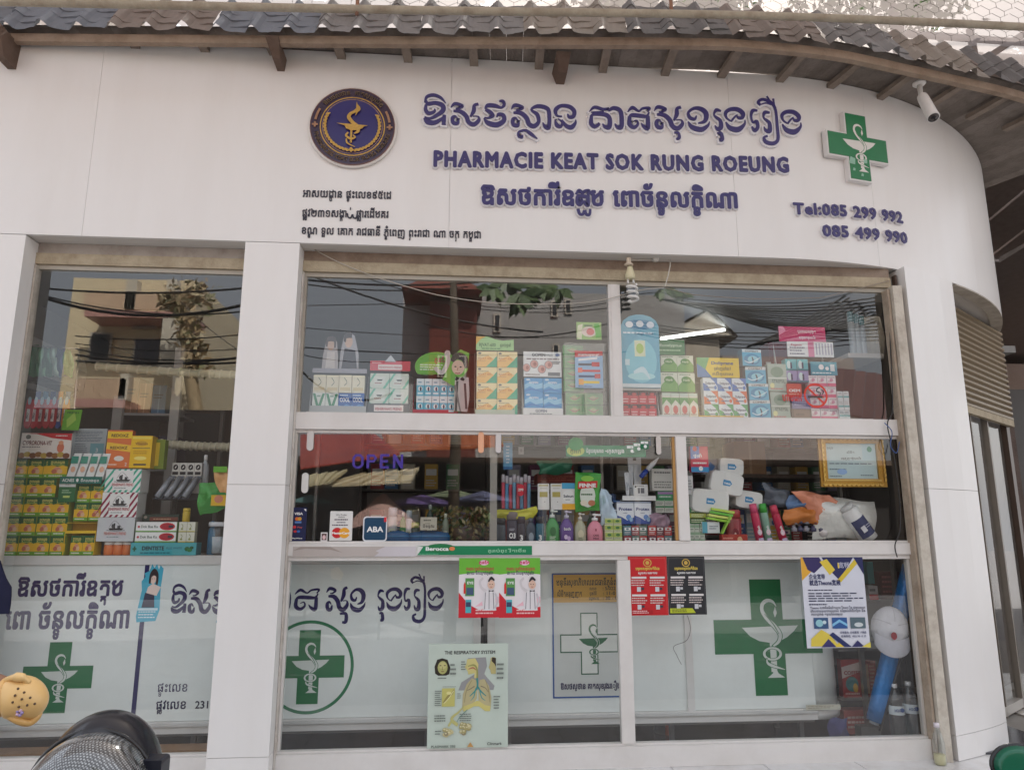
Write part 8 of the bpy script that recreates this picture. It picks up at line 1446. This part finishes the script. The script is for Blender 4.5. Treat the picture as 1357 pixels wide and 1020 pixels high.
mb = MB('fabric'); mb.grid(V, F, (206, 206, 212), 'fabric'); mb.build('crown', t)
V = []; F = []; n = 14
for k in range(n+1):
    a = math.pi*(1.08+.84*k/n); x = .125*math.cos(a); z0_ = .05+.13*math.sin(a); V += [capR(x, -.035-.02*math.sin(math.pi*k/n), -.050+.045*abs(2*k/n-1)), capR(.128*math.cos(a)*1.02, -.045-.03*math.sin(math.pi*k/n), -.055+.095*math.sin(a)), capR(.128*math.cos(a)*1.02, -.04-.03*math.sin(math.pi*k/n), -.055+.098*math.sin(a))]
for k in range(n): F += [(3*k, 3*k+3, 3*k+4, 3*k+1), (3*k+1, 3*k+4, 3*k+5, 3*k+2)]
mb = MB('fabric'); mb.grid(V, F, (200, 200, 208), 'fabric'); mb.build('brim', t)
mb = MB('fabric'); f = Fr(capR(-.01, -.074, -.012)); mb.ell(f, 0, 0, .021, .025, (150, 40, 46), th=.002, n=20); mb.ell(f, 0, 0, .015, .019, (214, 206, 200), n=16); mb.poly(f, [(-.006, -.01), (.006, -.01), (0, .012)], (170, 60, 60)); mb.build('badge', t)
mb = MB('fabric')
for a in (.3, 1.57, 2.84): mb.tube([capR(.131*math.cos(a)*math.cos(ph), -.0665*math.sin(ph), .144*math.sin(a)*math.cos(ph)+.032+.02*math.sin(ph)) for ph in [k*.17 for k in range(9)]], .0015, (170, 170, 178), seg=4)
o = mb.build('seams', t); o['kind'] = 'stuff'
# water bottles
for px, py, pt, w_, lb in ((1193, 972, 905, 20, 'left'), (1212, 970, 902, 20, 'right')):
    p = P(px, py, .34); t = thing('water_bottle', 'large clear water bottle with a white label in the window corner, %s one' % lb, 'bottle', (p.x, .36, .012), 'water bottles in the window corner'); r = .052; H = P(px, pt, .34).z-.012; pr = [(r*.9, 0), (r, .01)]
    for k in range(10): pr += [(r, .02+k*.03), (r*.94, .035+k*.03)]
    pr += [(r, .34*H/.36), (r*.8, .8*H), (r*.33, .9*H), (r*.33, .93*H)]
    pr = [(a, min(b, .92*H)) for a, b in sorted(pr, key=lambda q: q[1])]
    mb = MB('clear'); mb.lathe(pr, (p.x, .36, .012), (255, 255, 255), seg=18); mb.build('bottle_body', t); mb = MB('plastic'); mb.lathe([(r*.38, .925*H), (r*.38, .99*H)], (p.x, .36, .012), (230, 230, 230), seg=12); mb.build('cap', t)
    mb = MB('paper'); V = []; F = []; n = 10
    for k in range(n+1): a = R(-180+180*k/n); V += [(p.x+(r+.002)*math.cos(a), .36+(r+.002)*math.sin(a), .012+.52*H), (p.x+(r+.002)*math.cos(a), .36+(r+.002)*math.sin(a), .012+.66*H)]
    for k in range(n): F.append((2*k, 2*k+2, 2*k+3, 2*k+1))
    mb.grid(V, F, (206, 216, 220)); f = Fr((p.x, .36-r-.003, .012+.55*H)); mb.ell(f, .01, .02, .016, .014, (50, 80, 140)); mb.text(f, 'H2O', -.02, .01, .025, (50, 80, 140), bold=.03); mb.build('label_print', t)
p = P(1240, 1001, .03); t = thing('juice_bottle', 'small clear bottle with yellowish dregs standing outside against the shutter guide', 'bottle', (p.x+.02, .02, 0)); r = .036; c = (p.x+.02, .02, 0)
mb = MB('clear'); mb.lathe([(r*.9, .0), (r, .01), (r, .05), (r*.93, .06), (r, .07), (r, .13), (r*.8, .17), (r*.4, .21), (r*.4, .225)], c, (255, 255, 255), seg=18); mb.build('bottle_body', t)
mb = MB('plastic'); mb.lathe([(r*.85, .004), (r*.93, .012), (r*.93, .062)], c, (206, 196, 150), seg=16); mb.build('dregs', t); mb = MB('plastic'); mb.lathe([(r*.46, .222), (r*.46, .248)], c, (222, 214, 220), seg=14); mb.build('cap', t)
# things on the floor under the cabinets
mb = MB('plastic'); p = PZ(900, 985, .02); mb.lathe([(.03, 0), (.032, .08), (.01, .11)], (p.x, .8, .013), (200, 90, 40), seg=12); one(mb, 'orange_bottle', 'small orange bottle in the dark gap under the cabinet', 'bottle')
mb = MB('plastic'); p = P(880, 965, .85); mb.lathe([(.07, 0), (.075, .10), (.05, .11)], (p.x, .85, .013), (50, 46, 50), seg=16); one(mb, 'dark_pot', 'dark round pot beside the orange bottle under the cabinet', 'pot')
mb = MB('fabric'); crumple(mb, ((1098, 952), (1122, 950), (1124, 978), (1098, 980)), .40, (60, 60, 110), seed=41, mat='fabric'); one(mb, 'blue_bundle', 'blue and dark cloth bundle on the floor under the rounded cabinet', 'bundle')
# ================================================================ on the facade
t = thing('spiral_bulb', 'white spiral energy saving bulb hanging from the soffit on bare wire', 'bulb', (P(838, 400, .04).x, .05, P(838, 400, .04).z)); Yb = .05; a = P(833, 343, Yb); b = P(835, 352, Yb); c = P(836, 370, Yb); e = P(839, 400, Yb)
mb = MB('plastic'); mb.lathe([(.030, 0), (.032, .008), (.018, .022), (.016, .05), (.02, .055)], (a.x, Yb, b.z), (206, 190, 170), seg=16); mb.build('socket', t)
ax = Vector((c.x, Yb, c.z)); mb = MB('plastic'); mb.lathe([(.030, 0), (.034, .01), (.034, .035), (.026, .055), (.02, .08), (.018, .09)], (c.x-.004, Yb, c.z-.0), (214, 206, 170), seg=18); mb.build('ballast', t)
mb = MB('plastic'); pts = []; n = 90; L_ = c.z-e.z
for k in range(n+1):
    u = k/n; an = u*2*math.pi*3.6; r = .034; pts.append((c.x+.004+r*math.cos(an)+.010*u, Yb+r*math.sin(an), c.z-.035-u*(L_-.035)))
mb.tube([(c.x-.02, Yb, c.z+.004), (c.x-.022, Yb, c.z-.03)], .0075, (226, 224, 220)); mb.tube([(c.x+.016, Yb, c.z+.004), (c.x+.02, Yb, c.z-.03)], .0075, (226, 224, 220)); mb.tube(pts, .0085, (230, 228, 224), seg=8); mb.build('spiral_tube', t)
t = thing('lamp_wire', 'thin pale wire drooping across the top of the main window', 'wire', (1, .1, 3.0))
def wire(t, pts, Y, r, c, mat='plastic'): mb = MB(mat); mb.tube([Vector(q) for q in smooth([tuple(P(a, b, Y)) for a, b in pts], 6)], r, c, seg=6); return mb.build('wire', t)
wire(t, [(408, 326), (450, 348), (498, 367), (540, 380), (581, 391), (640, 400), (699, 403), (762, 402), (800, 397), (825, 391), (852, 384), (880, 381)], .12, .0032, (186, 178, 166))
wire(t, [(880, 381), (900, 386), (924, 391), (1000, 396), (1070, 395), (1100, 392), (1178, 372)], .12, .0028, (150, 138, 126))
wire(t, [(833, 344), (845, 345), (866, 343), (880, 341), (888, 346), (886, 362), (881, 380)], .10, .004, (206, 200, 190))
mb = MB('plastic'); p = P(869, 344, .09); mb.lathe([(.01, -.012), (.026, -.004), (.026, .004), (.01, .012)], p, (206, 204, 198), seg=14, axis=(0, .3, 1)); mb.build('junction', t)
t = thing('loose_cable', 'thin black cable hanging beside the shutter guide', 'cable', (P(1190, 735, .1).x, .1, 1.2)); wire(t, [(1178, 400), (1180, 460), (1183, 540), (1176, 562), (1184, 600), (1192, 660), (1193, 700), (1186, 722), (1189, 738)], .115, .004, (36, 34, 34)); wire(t, [(1172, 560), (1182, 572), (1180, 590), (1188, 600), (1192, 585)], .10, .003, (60, 90, 150))
wire(thing('poster_wire', 'thin dark wire hanging below the black poster', 'wire', (P(912, 830, GY).x, GY-.02, .8)), [(911, 815), (915, 832), (910, 848), (893, 856), (897, 868), (903, 880)], GY-.012, .0016, (70, 66, 66))
# security camera
t = thing('security_camera', 'white bullet security camera under the eaves at the right of the sign', 'security camera', (P(1220, 118, -.12).x, -.12, P(1220, 118, -.12).z)); a = P(1218, 110, -.12); b = P(1220, 124, -.14); c = P(1222, 128, -.16); d = P(1237, 156, -.27)
mb = MB('plastic'); mb.lathe([(.045, 0), (.046, .01), (.034, .022), (.016, .026)], a, (214, 210, 206), seg=20, axis=(0, 0, -1)); mb.build('base', t); mb = MB('plastic'); mb.tube([a, b, c], [.02, .016, .022], (206, 202, 198)); mb.build('arm', t)
ax = (d-c).normalized(); L_ = (d-c).length; mb = MB('plastic'); mb.lathe([(.02, -.02), (.034, .0), (.038, .04), (.041, L_*.9), (.043, L_), (.038, L_+.001)], c, (218, 214, 210), seg=24, axis=ax); mb.build('housing', t)
mb = MB('gloss'); mb.lathe([(.037, L_-.004), (.036, L_+.002)], c, (60, 54, 52), seg=24, axis=ax); mb.lathe([(.016, L_+.0022), (.01, L_+.008)], c, (20, 20, 24), seg=14, axis=ax); mb.build('lens', t)
# ================================================================ foreground at the left: a clog-clad foot, a helmet; at the right a mirror
FY = -2.55
t = thing('person', 'bare lower leg wearing a yellow foam clog reaching in from the left', 'person', (P(0, 915, FY).x, FY, P(0, 915, FY).z-.05))
Q = lambda px, py, dy=0: P(px, py, FY+dy)
mb = MB('skin'); mb.tube([Q(-160, 860), Q(-80, 888), Q(-30, 903), Q(0, 912), Q(16, 922), Q(28, 932)], [.055, .048, .036, .032, .034, .03], (150, 110, 86), 'skin', seg=14); mb.build('leg', t)
path = smooth([(*Q(5, 922), .034), (*Q(15, 920), .048), (*Q(27, 924), .056), (*Q(37, 932), .052), (*Q(43, 942), .038), (*Q(46, 950), .014)], 4)
mb = MB('plastic'); mb.tube([q[:3] for q in path], [q[3] for q in path], (232, 190, 124), 'plastic', seg=24); mb.build('clog_upper', t)
mb = MB('plastic'); ctr = Q(8, 922); d1 = (Q(27, 924)-Q(5, 922)).normalized(); e1 = Vector((0, 0, 1)); e2 = d1.cross(e1)
mb.tube([ctr+(e1*math.cos(k*math.pi/10)+e2*math.sin(k*math.pi/10))*.041 for k in range(21)], .010, (226, 180, 112), seg=8); mb.build('opening_rim', t)
mb = MB('plastic'); mb.tube(smooth([tuple(Q(4, 938, -.02)), tuple(Q(14, 949, -.03)), tuple(Q(28, 956, -.03)), tuple(Q(40, 957, -.01)), tuple(Q(50, 948)), tuple(Q(54, 934, .02))], 4), .009, (218, 172, 104), seg=8); mb.build('sole_rim', t)
mb = MB('plastic'); mb.tube(smooth([tuple(Q(6, 902, -.01)), tuple(Q(18, 897, -.03)), tuple(Q(30, 898, -.03)), tuple(Q(38, 904, -.02))], 4), [.008]*5+[.012]*4+[.008]*4, (236, 196, 132), seg=8); mb.build('heel_strap', t)
rn = random.Random(2)
for k, (a, b) in enumerate(((24, 912), (32, 917), (40, 924), (46, 932), (20, 921), (29, 926), (36, 934), (17, 930), (25, 936))):
    mb = MB('plastic'); p = Q(a, b, -.054); mb.lathe([(.0034, 0), (.0030, .002)], p, (90, 62, 36), seg=8, axis=(.3, -1, .3)); mb.build('vent_hole', t)
mb = MB('plastic'); p = Q(26, 944, -.046)
for k in range(5): a = k*1.256; mb.lathe([(.0045, 0), (.003, .004)], p+Vector((.006*math.cos(a), 0, .006*math.sin(a))), (226, 190, 210) if k % 2 else (170, 150, 200), seg=8, axis=(0, -1, 0))
mb.build('charm', t)
# helmet
HY = -2.9; c = P(119, 1052, HY); t = thing('motorbike_helmet', 'dark motorcycle helmet with a mesh patterned grey visor at the lower left', 'helmet', (c.x, HY, c.z-.12))
def dome(mb, c, rx, ry, rz, col, mat, lo=-.6, nu=36, nv=16, th0=0, th1=2*math.pi):
    V = []; F = []
    for j in range(nv+1):
        ph = lo+(math.pi/2-lo)*j/nv
        for i in range(nu+1): a = th0+(th1-th0)*i/nu; V.append((c.x+rx*math.cos(a)*math.cos(ph), c.y+ry*math.sin(a)*math.cos(ph), c.z+rz*math.sin(ph)))
    for j in range(nv):
        for i in range(nu): k = j*(nu+1)+i; F.append((k, k+1, k+nu+2, k+nu+1))
    mb.grid(V, F, col, mat)
m = bpy.data.materials.new('visor_mesh'); m.use_nodes = True; n = m.node_tree; b_ = n.nodes['Principled BSDF']; g_ = n.nodes.new('ShaderNodeNewGeometry'); mpn = n.nodes.new('ShaderNodeMapping'); mpn.inputs['Rotation'].default_value = (0, R(40), 0); vo = n.nodes.new('ShaderNodeTexVoronoi'); vo.inputs['Scale'].default_value = 210; vo.inputs['Randomness'].default_value = .12
n.links.new(g_.outputs['Position'], mpn.inputs[0]); n.links.new(mpn.outputs[0], vo.inputs['Vector']); cr = n.nodes.new('ShaderNodeValToRGB'); cr.color_ramp.elements[0].position = .28; cr.color_ramp.elements[0].color = (.32, .33, .33, 1); cr.color_ramp.elements[1].position = .5; cr.color_ramp.elements[1].color = (.05, .05, .05, 1)
n.links.new(vo.outputs['Distance'], cr.inputs[0]); n.links.new(cr.outputs[0], b_.inputs['Base Color']); b_.inputs['Roughness'].default_value = .12; b_.inputs['Coat Weight'].default_value = 1; b_.inputs['Metallic'].default_value = .3; MATS['visor_mesh'] = m
mb = MB('gloss'); dome(mb, c+Vector((-.002, .06, .012)), .125, .12, .146, (26, 27, 34), 'gloss'); mb.build('shell', t)
mb = MB('visor_mesh'); dome(mb, c+Vector((.004, -.02, -.01)), .134, .12, .140, (120, 120, 120), 'visor_mesh'); mb.build('visor', t)
mb = MB('gloss'); q0 = c+Vector((0, -.02, -.01)); mb.tube([q0+Vector((.137*math.cos(a), .02, .141*math.sin(a))) for a in [k*math.pi/20 for k in range(21)]], .006, (20, 20, 22), seg=8); mb.build('visor_rim', t)
p = P(206, 1010, HY); mb = MB('plastic'); mb.box(p.x-.03, p.x+.02, HY-.02, HY+.04, p.z-.08, p.z+.01, (22, 26, 40)); bevel(mb.build('strap_clip', t), .008)
# navy cloth at the left edge
mb = MB('fabric'); V = []; F = []; n = 6
for j in range(n+1):
    for i in range(n+1): u, v = i/n, j/n; p = P(-60+78*u-(14*(1-v)*u if v < .5 else 14*v*u-2), 752+62*v-10*u*(1-v), -.9); V.append((p.x, p.y+.03*math.sin(u*5+v*3), p.z))
for j in range(n):
    for i in range(n): k = j*(n+1)+i; F.append((k, k+n+1, k+n+2, k+1))
mb.grid(V, F, (34, 36, 66), 'fabric'); V2 = [(x, y+.01, z) for x, y, z in V]; mb.grid(V2, [f[::-1] for f in F], (34, 36, 66), 'fabric'); one(mb, 'navy_flag', 'corner of a dark navy cloth reaching in at the left edge', 'cloth')
# mirror
MYY = -3.3; p = P(1352, 1016, MYY); t = thing('motorbike_mirror', 'oval motorcycle mirror with green glass at the lower right corner', 'mirror', (p.x, MYY, p.z-.05)); ax = (Vector((-.25, -1, .15))).normalized()
mb = MB('gloss'); mb.lathe([(.01, -.03), (.04, -.02), (.052, -.004), (.053, .002), (.048, .004)], p, (20, 22, 24), seg=32, axis=ax, sy=.8); mb.build('mirror_housing', t); mb = MB('gloss'); mb.lathe([(.047, .0042), (.03, .006)], p, (16, 96, 70), seg=32, axis=ax, sy=.8); mb.build('mirror_glass', t)
mb = MB('metal'); mb.tube([p-ax*.02, p+Vector((.05, .03, -.12)), p+Vector((.08, .05, -.3))], .007, (30, 30, 32)); mb.build('stem', t)
